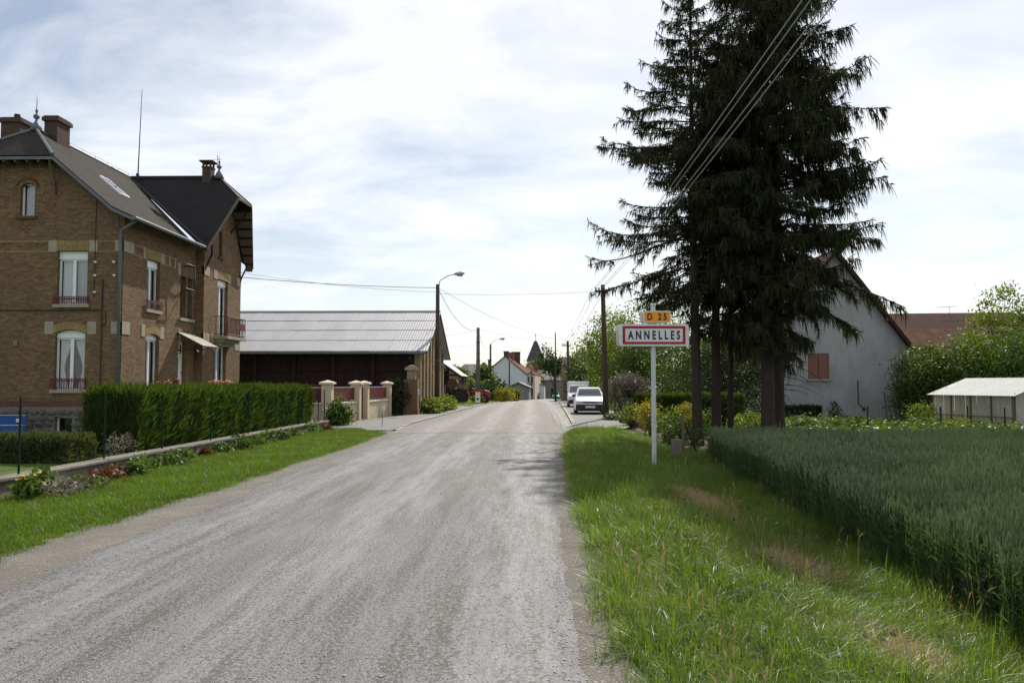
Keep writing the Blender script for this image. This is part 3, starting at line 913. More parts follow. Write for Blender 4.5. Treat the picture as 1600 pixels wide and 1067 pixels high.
# loose chippings along the road
def build_pebbles():
    rng = np.random.default_rng(300)
    def peb(seed):
        r = np.random.default_rng(seed)
        m = MB(); m.lathe((0, 0, 0), [(.35, -.4), (1, -.1), (.85, .35), (.3, .6)], 6)
        V = np.array(m.v) * r.uniform(.7, 1.25, (len(m.v), 1)) * np.array([1, r.uniform(.6, 1), r.uniform(.3, .55)])
        me = bpy.data.meshes.new('pebble_shape'); me.from_pydata([tuple(v) for v in V], [], m.f)
        me.materials.append(MATS['pebble']); return me
    protos = [peb(i) for i in range(4)]
    n = 9000
    Y = 2.8 + 17 * rng.uniform(0, 1, n) ** 1.6
    side = rng.uniform(0, 1, n)
    XL = xl(Y) + rng.normal(-0.2, 0.42, n); XRr = xr(Y) + rng.normal(0.03, 0.15, n); XM = xl(Y) + (xr(Y) - xl(Y)) * rng.uniform(0, 1, n)
    X = np.where(side < .45, XL, np.where(side < .8, XRr, XM))
    keep = (np.abs(X) < .7 * Y + 2) & (X > xl(Y) - np.interp(Y, [0, 8, 14, 22], [1.1, 1.0, .5, .45]))
    X, Y = X[keep], Y[keep]
    t = (X - xl(Y)) / (xr(Y) - xl(Y))
    z = zr(Y) + 0.004 + np.where((t > 0) & (t < 1), 0.03 * (1 - (2 * t - 1) ** 2), 0)
    o = scatter('road_chippings', np.stack([X, Y, z], 1), rng.uniform(0, 6.28, len(X)), rng.uniform(.003, .010, len(X)) * np.where(rng.uniform(0, 1, len(X)) < .05, 1.7, 1), rng.integers(0, 4, len(X)), protos)
    tag(o, 'loose stone chippings along the edges of the road', 'gravel', kind='stuff')
build_pebbles()

# ------------------------------------------------------------------ vegetation builders
def spruce(x, y, H, r0, prof, label, seed, lean=(0, 0), asym=(0, 0), hang=1.0):
    """trunk, whorls of boughs that sag and lift at the tip, side shoots on each bough, needle sprays on all of them"""
    rng = np.random.default_rng(seed)
    z = gz(x, y)
    t = thing('spruce_tree', label, 'spruce tree', (x, y, z), group='spruces at the field corner')
    ph = np.array([p[0] for p in prof]); pl = np.array([p[1] for p in prof]); z0 = ph[0]
    def axis(h):
        k = h / H
        return np.array([lean[0] * k * k + 0.06 * math.sin(3 * k + seed), lean[1] * k * k, h])
    m = MB()
    hs = [-0.15, 0.0, 0.25, 0.8] + list(np.linspace(1.6, H, 14))
    m.tube([axis(max(h, 0)) + np.array([0, 0, min(h, 0)]) for h in hs], [r0 * (1.35 if h <= 0 else 1.18 if h < .5 else 1) * (1 - max(h, 0) / H) ** 0.85 + 0.012 for h in hs], 12)
    limbs = MB()
    Bs, Ds, Ls, Ws = [], [], [], []
    def spray(pts, dens, l0, l1, hg):
        """needle twigs to both sides and hanging below a shoot"""
        n = len(pts); pts = np.array(pts)
        Lt = np.linalg.norm(np.diff(pts, axis=0), axis=1).sum()
        ns = int(Lt * dens) + 3
        s = rng.uniform(.08, 1.0, ns)
        f = s * (n - 1); j = np.minimum(f.astype(int), n - 2); fr = (f - j)[:, None]
        P = pts[j] * (1 - fr) + pts[j + 1] * fr
        tg = unit(pts[j + 1] - pts[j])
        sd = unit(np.cross(tg, np.array([[0, 0, 1.0]])))
        sg = np.where(rng.uniform(0, 1, ns) < .5, -1.0, 1.0)[:, None]
        D = sd * sg * rng.uniform(.3, 1.0, ns)[:, None] + tg * rng.uniform(.4, 1.0, ns)[:, None] + rng.normal(0, .22, (ns, 3))
        D[:, 2] += rng.normal(-.12 * hg, .25, ns)
        Bs.append(P); Ds.append(D); Ls.append(rng.uniform(l0, l1, ns)); Ws.append(rng.uniform(.018, .034, ns))
        nh = int(ns * .62 * hg)
        ii = rng.integers(0, ns, nh)
        Dh = np.stack([rng.normal(0, .25, nh), rng.normal(0, .25, nh), -np.ones(nh)], 1) + tg[ii] * .35
        Bs.append(P[ii]); Ds.append(Dh); Ls.append(rng.uniform(.10, .20 + .22 * hg, nh)); Ws.append(rng.uniform(.018, .032, nh))
    h = z0
    while h < H - 0.12:
        k = (h - z0) / (H - z0)
        R_ = float(np.interp(h, ph, pl))
        for i in range(rng.integers(2, 6)):
            az = rng.uniform(0, 6.283)
            d = np.array([math.cos(az), math.sin(az), 0])
            L = R_ * min(1.07, rng.normal(.86, .17)) * (1 + asym[0] * d[0] + asym[1] * d[1])
            if rng.uniform() < .12: L *= .55
            if L < .12: continue
            up = -0.10 + 0.55 * k + rng.normal(0, .12)
            sag = (0.22 * (1 - k) + 0.04) * rng.uniform(.5, 1.5)
            tip = 0.24 * rng.uniform(.3, 1.4)
            p0 = axis(h + rng.uniform(-.16, .16))
            sd = np.array([-d[1], d[0], 0])
            bend = rng.normal(0, .16)
            n = 7
            ts = np.linspace(0, 1, n)
            P_ = [p0 + d * (L * s) + sd * (bend * L * s * s) + np.array([0, 0, L * (up * s - sag * s * s * 1.6 + tip * s ** 4)]) for s in ts]
            limbs.tube(P_, [0.020 * L / 2 * (1 - s) ** .8 + .006 for s in ts], 4, cap=False)
            inner = .35 if L > 1.6 else .1
            A_ = np.array(P_)
            cut = [A_[0] * (1 - inner) + A_[-1] * inner] if False else None
            spray([A_[int(i_)] for i_ in range(1 if L > 1.2 else 0, n)], 42, .10, .22, hang)
            nsec = int(L * 3.4)
            for q_ in range(nsec):
                s = rng.uniform(.25, .96); f = s * (n - 1); j = min(int(f), n - 2)
                b = A_[j] * (1 - (f - j)) + A_[j + 1] * (f - j); tg = A_[j + 1] - A_[j]; tg /= np.linalg.norm(tg)
                sgn = 1 if q_ % 2 else -1
                l2 = (L * .34 * (1 - s) ** .6 + .16) * rng.uniform(.6, 1.3)
                dd = tg * rng.uniform(.5, 1.0) + sd * sgn * rng.uniform(.5, 1.0); dd /= np.linalg.norm(dd)
                dr = rng.uniform(.05, .35) * hang
                sec = [b, b + dd * l2 * .5 + np.array([0, 0, -dr * l2 * .3]), b + dd * l2 + np.array([0, 0, -dr * l2])]
                spray(sec, 36, .07, .19, hang)
        h += 0.25 * rng.uniform(.7, 1.35) * (1.0 - 0.3 * k)
    for _ in range(26):        # dead snags under the crown
        az = rng.uniform(0, 6.28); hh = rng.uniform(1.2, z0 + 2.0); L = rng.uniform(.4, 1.9)
        p = axis(hh); d = np.array([math.cos(az), math.sin(az), rng.uniform(-.45, .05)])
        limbs.tube([p, p + d * L * .6, p + d * L + np.array([0, 0, -.12 * L])], [.016, .010, .004], 4, cap=False)
    tr = m.build('trunk', 'bark_spruce', t, smooth=True, local=True, fix=False)
    limbs.build('limbs', 'bark_spruce', tr, smooth=True, local=True, fix=False)
    Bs, Ds, Ls, Ws = (np.concatenate(q_) for q_ in (Bs, Ds, Ls, Ws))
    # boughs are kept cut back around the overhead wires
    clear = (np.abs(Bs[:, 0] + x - 3.25) < .3) & (np.abs(Bs[:, 2] + z - 6.0) < .3)
    Bs, Ds, Ls, Ws = (q_[~clear] for q_ in (Bs, Ds, Ls, Ws))
    V, F, A = spray_quads(Bs, Ds, Ls, Ws, rng)
    mesh_np('crown', V, F, 'spruce', t, A, off=False)
    return t

def spray_quads(B, D, L, Wd, rng, droop=.16):
    """one bent strip per twig, tapering to a point"""
    n = len(B); D = unit(D); L = L[:, None]; Wd = Wd[:, None]
    dn = np.array([0, 0, -1.0])
    p1 = B + D * L * .55 + dn * L * droop * .3
    p2 = B + D * L + dn * L * droop
    S = unit(np.cross(D, rng.normal(size=(n, 3))))
    V = np.stack([B - S * Wd * .35, B + S * Wd * .35, p1 + S * Wd * .5, p1 - S * Wd * .5, p2 + S * Wd * .1, p2 - S * Wd * .1], 1).reshape(-1, 3)
    base = (np.arange(n) * 6)[:, None]
    F = np.concatenate([base + np.array([[0, 1, 2, 3]]), base + np.array([[3, 2, 4, 5]])], 1).reshape(-1, 4)
    return V, F, np.repeat(rng.uniform(0, 1, n), 2)

def clump_points(lobes, nclump, per, sigma, rng, shell=.55, flat=.75):
    vol = np.array([l[3] * l[4] * l[5] for l in lobes]) ** .75
    pick = rng.choice(len(lobes), nclump, p=vol / vol.sum())
    Lb = np.array(lobes)[pick]
    d = unit(rng.normal(size=(nclump, 3)))
    r = (shell + (1 - shell) * rng.uniform(0, 1, nclump) ** .6) * rng.uniform(.88, 1.1, nclump)
    C = Lb[:, :3] + d * Lb[:, 3:6] * r[:, None]
    sg = sigma * rng.uniform(.6, 1.4, nclump)
    P = C[:, None] + rng.normal(size=(nclump, per, 3)) * (sg[:, None, None] * np.array([1, 1, flat]))
    return P.reshape(-1, 3), C

def leafy(name, x, y, lobes, mat, label, cat_, nclump, per, size, sigma, seed, trunk_r=.12, group=None, z=None, stems=0, limb_n=10, bark='bark', up=.5, extra=None):
    """a tree or shrub: tapered trunk, limbs reaching into the lobes, a crown of leaf-sized faces"""
    rng = np.random.default_rng(seed)
    z = gz(x, y) if z is None else z
    t = thing(name, label, cat_, (x, y, z), group=group)
    P, C = clump_points(lobes, nclump, per, sigma, rng)
    keep = P[:, 2] > 0.03
    P = P[keep]
    m = MB()
    if stems:
        for i in range(stems):
            l = lobes[rng.integers(0, len(lobes))]
            a = np.array([rng.normal(0, .12), rng.normal(0, .12), -0.05])
            b = np.array(l[:3]) + rng.normal(0, .2, 3) * np.array(l[3:6])
            m.tube([a, (a + b) / 2 + rng.normal(0, .05, 3), b], [trunk_r * .5, trunk_r * .35, trunk_r * .12], 5, cap=False)
        m.build('stems', bark, t, smooth=True, local=True, fix=False)
    else:
        top = np.mean([l[:3] for l in lobes], 0); topz = top[2]
        fork = np.array([top[0] * .3, top[1] * .3, topz * .45])
        m.tube([(0, 0, -.15), (0, 0, .2), tuple(fork * .6), tuple(fork), tuple(fork * .5 + top * .5), tuple(top)], [trunk_r * 1.3, trunk_r * 1.05, trunk_r * .9, trunk_r * .75, trunk_r * .45, trunk_r * .15], 9, cap=False)
        tr = m.build('trunk', bark, t, smooth=True, local=True, fix=False)
        lm = MB()
        for c in C[rng.choice(len(C), min(limb_n, len(C)), replace=False)]:
            s = fork * rng.uniform(.7, 1.0) if rng.uniform() < .5 else fork * .6 + top * .4
            mid = (s + c) / 2 + np.array([0, 0, -.12 * np.linalg.norm(c - s)])
            lm.tube([s, mid, c], [trunk_r * .38, trunk_r * .22, .012], 5, cap=False)
        lm.build('limbs', bark, tr, smooth=True, local=True, fix=False)
    V, F, A = leaf_quads(P, size, rng, up)
    mesh_np('crown' if not stems else 'foliage', V, F, mat, t, A, off=False)
    if extra:
        emat, en, es, ename = extra
        idx = rng.choice(len(C), min(en, len(C)), replace=False)
        c = np.array([np.mean([l[0] for l in lobes]), np.mean([l[1] for l in lobes]), np.mean([l[2] for l in lobes])])
        out = unit(C[idx] - c)
        Q = np.repeat(C[idx] + out * sigma * 1.1, 14, 0) + rng.normal(0, es, (len(idx) * 14, 3)) * np.array([1, 1, .35])
        V, F, A = leaf_quads(Q, es * .8, rng, 2.0, .9)
        mesh_np(ename, V, F, emat, t, A, off=False)
    return t

def hedge(name, x0, x1, y0, y1, h, mat, label, seed, dens=520, L=(.10, .24), wd=.03, z=None, upward=1.0, wob=.06, core=True, group=None, cat_='hedge'):
    rng = np.random.default_rng(seed)
    z = gz((x0 + x1) / 2, (y0 + y1) / 2) if z is None else z
    cx_, cy_ = (x0 + x1) / 2, (y0 + y1) / 2
    t = thing(name, label, cat_, (cx_, cy_, z), group=group)
    faces = [((x0, y0), (x1, y0), (0, -1)), ((x1, y0), (x1, y1), (1, 0)), ((x1, y1), (x0, y1), (0, 1)), ((x0, y1), (x0, y0), (-1, 0))]
    Bs, Ds = [], []
    for (a, b, nrm) in faces:
        ln = math.hypot(b[0] - a[0], b[1] - a[1]); n = int(ln * h * dens)
        u = rng.uniform(0, 1, n); hh = rng.uniform(0.0, 1, n) * h
        X = a[0] + (b[0] - a[0]) * u; Y = a[1] + (b[1] - a[1]) * u
        dp = rng.uniform(-.10, .02, n) + wob * field_noise(X * 2 + hh, Y * 2 - hh, 1.7, seed)
        Bs.append(np.stack([X + nrm[0] * dp, Y + nrm[1] * dp, hh - .05], 1))
        Ds.append(np.stack([nrm[0] * rng.uniform(.1, .8, n) + rng.normal(0, .3, n), nrm[1] * rng.uniform(.1, .8, n) + rng.normal(0, .3, n), np.full(n, upward) + rng.normal(0, .3, n)], 1))
    n = int((x1 - x0) * (y1 - y0) * dens * 1.3)
    X = rng.uniform(x0, x1, n); Y = rng.uniform(y0, y1, n)
    Bs.append(np.stack([X, Y, h - rng.uniform(.02, .22, n) + wob * field_noise(X, Y, 2.5, seed + 1)], 1)); Ds.append(np.stack([rng.normal(0, .3, n), rng.normal(0, .3, n), np.ones(n)], 1))
    B = np.concatenate(Bs); D = np.concatenate(Ds)
    B[:, 0] -= cx_; B[:, 1] -= cy_
    n = len(B)
    V, F, A = twig_quads(B, D, rng.uniform(L[0], L[1], n), rng.uniform(.7, 1.3, n) * wd, rng, .0)
    mesh_np('foliage', V, F, mat, t, A, off=False)
    m = MB()
    nst = max(2, int(max(x1 - x0, y1 - y0) / .6))
    for i in range(nst):
        f = (i + .5) / nst
        px = (x0 + (x1 - x0) * f if x1 - x0 > y1 - y0 else cx_) - cx_; py = (y0 + (y1 - y0) * f if y1 - y0 >= x1 - x0 else cy_) - cy_
        m.tube([(px, py, -.1), (px, py, h * .9)], [.035, .012], 5)
    m.build('stems', 'bark', t, local=True)
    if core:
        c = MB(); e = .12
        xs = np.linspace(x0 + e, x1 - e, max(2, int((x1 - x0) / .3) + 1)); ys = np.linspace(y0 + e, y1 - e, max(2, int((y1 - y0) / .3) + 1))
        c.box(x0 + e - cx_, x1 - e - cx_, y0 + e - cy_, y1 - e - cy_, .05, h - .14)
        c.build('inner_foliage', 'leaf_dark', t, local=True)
    return t

def plant(x, y, h, r, mat, label, seed, n=60, size=.14, flower=None, nf=0, group=None, z=None, name='leafy_plant'):
    """small border plant: stalks, broad leaves, perhaps flower heads"""
    rng = np.random.default_rng(seed)
    z = gz(x, y) if z is None else z
    t = thing(name, label, 'plant', (x, y, z), group=group)
    m = MB()
    for i in range(7):
        a = rng.uniform(0, 6.28); q = r * rng.uniform(.2, .8)
        m.tube([(0, 0, -.03), (q * .4 * math.cos(a), q * .4 * math.sin(a), h * .5), (q * math.cos(a), q * math.sin(a), h * rng.uniform(.7, 1))], [.008, .006, .003], 4, cap=False)
    m.build('stems', mat, t, local=True)
    d = unit(rng.normal(size=(n, 3))); d[:, 2] = np.abs(d[:, 2])
    P = d * np.array([r, r, h * .85]) * (rng.uniform(.25, 1, n) ** .6)[:, None] + np.array([0, 0, .05])
    V, F, A = leaf_quads(P, size, rng, .9, .5)
    mesh_np('foliage', V, F, mat, t, A, off=False)
    if flower:
        m = MB()
        for i in range(nf):
            a = rng.uniform(0, 6.28); q = r * rng.uniform(.1, .95)
            m.lathe((q * math.cos(a), q * math.sin(a), h * rng.uniform(.8, 1.1)), [(.006, -.015), (.028, .0), (.032, .01), (.01, .02)], 7)
        m.build('flowers', flower, t, local=True)
    return t

# ------------------------------------------------------------------ brick house on the left
def fbox(m, fn, u0, u1, z0, z1, n0, n1):
    P = [fn(u, z, n) for n in (n0, n1) for u, z in ((u0, z0), (u1, z0), (u1, z1), (u0, z1))]
    return m.add(P, [(0, 1, 2, 3), (7, 6, 5, 4), (0, 4, 5, 1), (1, 5, 6, 2), (2, 6, 7, 3), (3, 7, 4, 0)])

def arch_hole(u0, u1, z0, z1, rise=0.0, n=8):
    if not rise: return [(u0, z0), (u1, z0), (u1, z1), (u0, z1)]
    pts = [(u0, z0), (u1, z0)]
    for i in range(n + 1):
        t = i / n; u = u1 + (u0 - u1) * t
        pts.append((u, z1 - rise + rise * 4 * t * (1 - t)))
    return pts

def window(root, fn, u0, u1, z0, z1, label=None, box=0.25, curtain='drape', leaves=2, sill=True, rail=None, d=0.17, frame_mat='white_pvc', sill_mat='stone', dark=True):
    m = MB(); b = 0.06
    fbox(m, fn, u0, u0 + b, z0, z1 - box, d, d + .07); fbox(m, fn, u1 - b, u1, z0, z1 - box, d, d + .07)
    fbox(m, fn, u0 + b, u1 - b, z0, z0 + b, d, d + .07); fbox(m, fn, u0 + b, u1 - b, z1 - box - b, z1 - box, d, d + .07)
    if leaves == 2: fbox(m, fn, (u0 + u1) / 2 - .06, (u0 + u1) / 2 + .06, z0 + b, z1 - box - b, d - .01, d + .06)
    w = m.build('window', frame_mat, root)
    if label: w['label'] = label
    if box:
        m = MB(); fbox(m, fn, u0 + .005, u1 - .005, z1 - box, z1 - .01, d - .05, d + .1); m.build('shutter_box', frame_mat, w)
    edges = [(u0 + b, (u0 + u1) / 2 - .06), ((u0 + u1) / 2 + .06, u1 - b)] if leaves == 2 else [(u0 + b, u1 - b)]
    for a, c in edges:
        m = MB(); m.add([fn(a, z0 + b, d + .04), fn(c, z0 + b, d + .04), fn(c, z1 - box - b, d + .04), fn(a, z1 - box - b, d + .04)], [(0, 1, 2, 3)])
        m.build('pane', 'glass', w)
    if dark:
        m = MB()
        for (p, q) in (((u0 - .3, z0 - .3), (u1 + .3, z1 + .3)),):
            m.add([fn(p[0], p[1], .62), fn(q[0], p[1], .62), fn(q[0], q[1], .62), fn(p[0], q[1], .62)], [(0, 1, 2, 3)])
        m.build('room_shade_sheet', 'interior_shade', w)  # sheet painted dark in place of an unlit room
    if curtain:
        zt, zb = z1 - box - b, z0 + b
        for sgn, (a, c) in zip((1, -1), edges if len(edges) == 2 else edges * 1):
            m = MB(); nu, nz = 14, 8
            V = []
            for j in range(nz + 1):
                t = j / nz; z = zt + (zb - zt) * t
                if curtain == 'drape':
                    pull = 0.62 * (math.sin(min(t / .62, 1) * math.pi / 2) ** 1.5) if t < .62 else .62 - .35 * (t - .62) / .38
                    p, q = (a, c - (c - a) * pull) if sgn > 0 else (a + (c - a) * pull, c)
                else: p, q = a, c
                for i in range(nu + 1):
                    s = i / nu
                    V.append(fn(p + (q - p) * s, z, d + .14 + .02 * math.sin(s * 22 + sgn)))
            fs = [(j * (nu + 1) + i, j * (nu + 1) + i + 1, (j + 1) * (nu + 1) + i + 1, (j + 1) * (nu + 1) + i) for j in range(nz) for i in range(nu)]
            m.add(V, fs); m.build('curtain', 'curtain', w, smooth=True)
    if sill:
        m = MB(); fbox(m, fn, u0 - .12, u1 + .12, z0 - .13, z0 - .002, -.09, d + .02); m.build('sill', sill_mat, w)
    if rail:
        m = MB(); zt = z0 + rail
        fbox(m, fn, u0 - .10, u1 + .10, zt - .02, zt + .01, -.10, -.075); fbox(m, fn, u0 - .10, u1 + .10, z0 + .04, z0 + .06, -.10, -.08)
        n = int((u1 - u0 + .2) / .09)
        for i in range(n + 1):
            u = u0 - .10 + (u1 - u0 + .2) * i / n
            fbox(m, fn, u - .009, u + .009, z0, zt + (.03 if i % 2 else 0), -.098, -.08)
            if i < n:
                uu = u + (u1 - u0 + .2) / n / 2
                fbox(m, fn, uu - .03, uu + .03, zt - .10, zt - .05, -.095, -.083)
        for u in (u0 - .10, u1 + .085): fbox(m, fn, u, u + .015, zt - .015, zt + .005, -.09, .0)
        m.build('window_rail', 'red_iron', w)
    return w

XE, XB, Y0, Y1, Y2, XR, XW = -15.8, -15.4, 31.7, 38.65, 43.6, -20.3, -24.8
house = thing('brick_house', 'tall yellow-brown brick house with slate roof and projecting gable bay on the left', 'house', ((XE + XW) / 2, (Y0 + Y2) / 2, -0.5))
fE = lambda u, z, n: (u, Y0 + n, z)            # end wall, towards the camera
fS = lambda u, z, n: (XE - n, u, z)            # wall along the road side
fB = lambda u, z, n: (XB - n, u, z)            # bay front
def yo(px, X, py=480):
    d = RM @ Vector(((px - 800) / FPX, -(py - 533.5) / FPX, -1)); return d.y * X / d.x
up0, up1, lo0, lo1 = 4.75, 6.82, 1.45, 3.75
E_up = (-18.38, -17.20); E_lo = (-18.40, -17.22)
S_up = (yo(230, XE, 430), yo(250, XE, 430)); S_lo = (yo(227, XE, 560), yo(248, XE, 560))
S_n1 = (yo(282, XE, 450), yo(291, XE, 450)); S_n2 = (yo(293, XE, 450), yo(300.5, XE, 450))
S_door = (yo(277, XE, 560), yo(291, XE, 560))
B_up = (yo(340, XB, 450), yo(356, XB, 450)); B_lo = (yo(334, XB, 560), yo(353, XB, 560))
attic = (-19.93, -19.36, 8.2, 9.5)
m = MB()
holesE = [arch_hole(*E_up, up0, up1), arch_hole(*E_lo, lo0, lo1, .14), arch_hole(*attic, .16)]
m.wall([(XW, 0.86), (XE, 0.86), (XE, 8.28), (-18.35, 10.32), (-22.25, 10.32), (XW, 8.28)], holesE, fE, .26)
m.wall([(Y0, .86), (Y1, .86), (Y1, 8.3), (Y0, 8.3)], [arch_hole(*S_up, up0, up1), arch_hole(*S_lo, lo0, lo1, .14), arch_hole(*S_n1, 4.65, 6.55), arch_hole(*S_n2, 4.65, 6.55), arch_hole(*S_door, 1.15, 3.6)], fS, .26)
yc = 41.2
m.wall([(Y1, .86), (Y2, .86), (Y2, 8.2), (yc + .95, 10.7), (yc - .95, 10.7), (Y1, 8.6)], [arch_hole(*B_up, 4.0, up1), arch_hole(*B_lo, lo0, lo1, .14), arch_hole(yc - .75, yc - .35, 7.95, 9.25, .1)], fB, .26)
m.add([(XE, Y1, .86), (XB, Y1, .86), (XB, Y1, 8.6), (XE, Y1, 8.6)], [(0, 1, 2, 3)])
m.add([(XB, Y2, .86), (XW, Y2, .86), (XW, Y2, 8.3), (XB, Y2, 8.3)], [(0, 1, 2, 3)])
m.add([(XW, Y2, .86), (XW, Y0, .86), (XW, Y0, 8.3), (XW, Y2, 8.3)], [(0, 1, 2, 3)])
walls = m.build('wall', 'house_brick', house, fix=False)
# rubble basement with picked-out stones
m = MB()
bw = (-18.3, -17.62, -0.42, 0.42)
m.wall([(XW - .04, -.7), (XE + .04, -.7), (XE + .04, .86), (XW - .04, .86)], [arch_hole(*bw)], lambda u, z, n: (u, Y0 - .05 + n, z), .3)
m.add([(XE + .05, Y0 - .05, -.7), (XE + .05, Y2, -.7), (XE + .05, Y2, .86), (XE + .05, Y0 - .05, .86)], [(0, 1, 2, 3)])
base = m.build('basement', 'rubble_mortar', house, fix=False)
base['label'] = 'grey rubble stone basement'
stones = []
for i in range(8):
    r = random.Random(40 + i); q = MB()
    q.lathe((0, 0, 0), [(.45, -.05), (.5, .02), (.42, .055), (.18, .075)], 7, 'y')
    q.v = [(a * r.uniform(.8, 1.15), -b, c * r.uniform(.8, 1.15)) for a, b, c in q.v]
    me = q.mesh('stone'); me.materials.append(MATS['rubble']); stones.append(me)
r = random.Random(5)
z = -.36
while z < .78:
    x = -21.4 + r.uniform(0, .2)
    while x < XE - .1:
        w_ = r.uniform(.22, .46)
        if not (bw[0] - .12 < x + w_ / 2 < bw[1] + .12 and z < bw[3] + .1):
            o = link('stone', r.choice(stones), base)
            o.location = Vector((x + w_ / 2, Y0 - .055, z + r.uniform(-.03, .03))) - wloc(house)
            o.scale = (w_ * .98, 1, r.uniform(.20, .27)); o.rotation_euler = (0, r.uniform(-.25, .25), 0)
        x += w_
    z += .235
m = MB(); m.box(XW - .08, XE + .08, Y0 - .10, Y0 + .02, .84, 1.0); m.box(XE - .02, XE + .08, Y0 + .02, Y1, .84, 1.0); m.build('plinth_band', 'red_brick', house)
# windows
window(house, fE, *E_up, up0, up1, 'upper white window with red flower rail', .30, 'full', rail=.28)
window(house, fE, *E_lo, lo0, lo1, 'lower white window with tied-back curtains', .30, 'drape', rail=.42)
window(house, fE, *attic, 'narrow arched attic window', 0, 'full', leaves=1, sill_mat='red_brick')
window(house, fS, *S_up, up0, up1, None, .30, 'full', rail=.36)
window(house, fS, *S_lo, lo0, lo1, None, .25, 'full')
window(house, fS, *S_n1, 4.65, 6.55, 'narrow stair window', 0, None, leaves=1, sill=False, frame_mat='timber_grey')
window(house, fS, *S_n2, 4.65, 6.55, 'narrow stair window', 0, None, leaves=1, sill=False, frame_mat='timber_grey')
m = MB(); fbox(m, fS, S_n1[0] - .15, S_n2[1] + .15, 4.52, 4.645, -.10, .05); m.build('sill', 'stone', house)
window(house, fB, *B_up, 4.0, up1, 'tall balcony window', .28, 'full', sill=False)
window(house, fB, *B_lo, lo0, lo1, None, .25, 'full')
window(house, fB, yc - .75, yc - .35, 7.95, 9.25, 'slit attic window in the gable', 0, None, leaves=1, frame_mat='timber_grey', sill_mat='red_brick')
window(house, lambda u, z, n: (u, Y0 - .05 + n, z), *bw, 'barred basement window', 0, None, leaves=1, d=.2)
# yellow lintels made of single voussoirs, pale stone blocks beside them
def lintel(fn, u0, u1, z0, h, rise, n):
    for i in range(n):
        a = u0 + (u1 - u0) * i / n; c = u0 + (u1 - u0) * (i + 1) / n
        t = (i + .5) / n; dz = rise * 4 * t * (1 - t)
        q = MB(); fbox(q, fn, a + .006, c - .006, z0 - rise + dz, z0 - rise + dz + h, -.03, .12)
        q.build('voussoir', 'yellow_brick', house)
def block(fn, u0, u1, z0, z1, proud=.022):
    q = MB(); fbox(q, fn, u0, u1, z0, z1, -proud, .1); q.build('stone_block', 'stone', house, bevel=.008)
for fn, (a, c) in ((fE, E_up), (fS, S_up), (fB, B_up)):
    lintel(fn, a - .04, c + .04, up1 + .005, .40, 0, 12)
    block(fn, a - .38, a - .045, 6.78, 7.24); block(fn, c + .045, c + .38, 6.78, 7.24)
for fn, (a, c) in ((fE, E_lo), (fS, S_lo), (fB, B_lo)):
    lintel(fn, a - .07, c + .07, lo1 + .01, .30, .14, 12)
    block(fn, a - .42, a - .072, 3.58, 4.08); block(fn, c + .072, c + .42, 3.58, 4.08)
block(fE, XE - .34, XE + .022, 6.8, 7.24); block(fE, XE - .42, XE + .022, 3.58, 4.08)
block(fS, Y0 - .022, Y0 + .75, 6.8, 7.24, .024); block(fS, Y0 - .022, Y0 + .62, 3.58, 4.08, .024)
for a, c in ((Y0 + .75, Y0 + .82), (33.55, 33.62), (35.7, 35.85), (36.3, 36.4)): block(fS, a, c, 6.8, 7.24)
block(fS, 36.9, 37.02, 3.2, 4.1); block(fS, S_n1[0] - .3, S_n1[0] - .04, 6.55, 7.1); block(fS, S_n2[1] + .03, Y1 - .01, 6.55, 7.1)
block(fB, Y1 + .0, Y1 + .62, 6.8, 7.24); block(fB, Y1 + 1.15, Y1 + 1.3, 6.8, 7.24); block(fB, Y2 - .6, Y2 - .002, 6.8, 7.24); block(fB, Y1 + .0, Y1 + .72, 3.5, 4.08); block(fB, Y2 - .8, Y2 - .002, 3.4, 4.08)
for z in (6.80, 7.20):
  for sfn, sa, sb in ((fE, XW, E_up[0] - .39), (fE, E_up[1] + .39, XE - .35), (fS, Y0 + .83, S_up[0] - .39), (fS, S_up[1] + .39, S_n1[0] - .31)):
    m = MB(); fbox(m, sfn, sa, sb, z - .025, z + .025, -.015, .05); m.build('string_course', 'yellow_brick', house)
# red patterns laid in the brickwork
m = MB()
def cross(fn, u, z, pat):
    for j, row in enumerate(pat):
        for i, ch in enumerate(row):
            if ch == '#': fbox(m, fn, u + i * .13, u + i * .13 + .11, z - j * .10, z - j * .10 + .065, -.008, .03)
cross(fE, -18.85, 9.05, ['#.#.#', '.#.#.', '..#..', '.....', '..#..', '..#..'])
cross(fE, -19.98, 7.85, ['.#.#.', '#.#.#', '.#.#.', '..#..'])
cross(fE, -21.0, 7.05, ['.#.#']); cross(fE, -19.4, 7.05, ['.#.#']); cross(fE, -16.7, 7.05, ['#'])
cross(fE, -20.75, 8.95, ['#.#']); 
for i in range(9): cross(fS, Y0 + .6 + i * .7, 7.75 + .12 * (i % 2), ['#.'])
for i in range(5): cross(fB, Y1 + .5 + i * .8, 7.65 + .14 * (i % 2), ['#'])
for i in range(4): cross(fB, yc - 1.5 + i * .8, 8.3 + .3 * (i % 2), ['#'])
for i in range(4): cross(fS, Y0 + 1.2 + i * 1.6, 7.06, ['#.#'])
for i in range(13):
    a = math.pi * (i + .5) / 13; u = (attic[0] + attic[1]) / 2 + .42 * math.cos(a); z = attic[3] - .16 + .34 * math.sin(a)
    fbox(m, fE, u - .045, u + .045, z - .06, z + .06, -.012, .03)
for i in range(22):
    u = -22.2 + i * .178
    fbox(m, fE, u, u + .10, 10.08, 10.26, -.012, .03)
o = m.build('decorative_bricks', 'red_brick', house); o['kind'] = 'stuff'
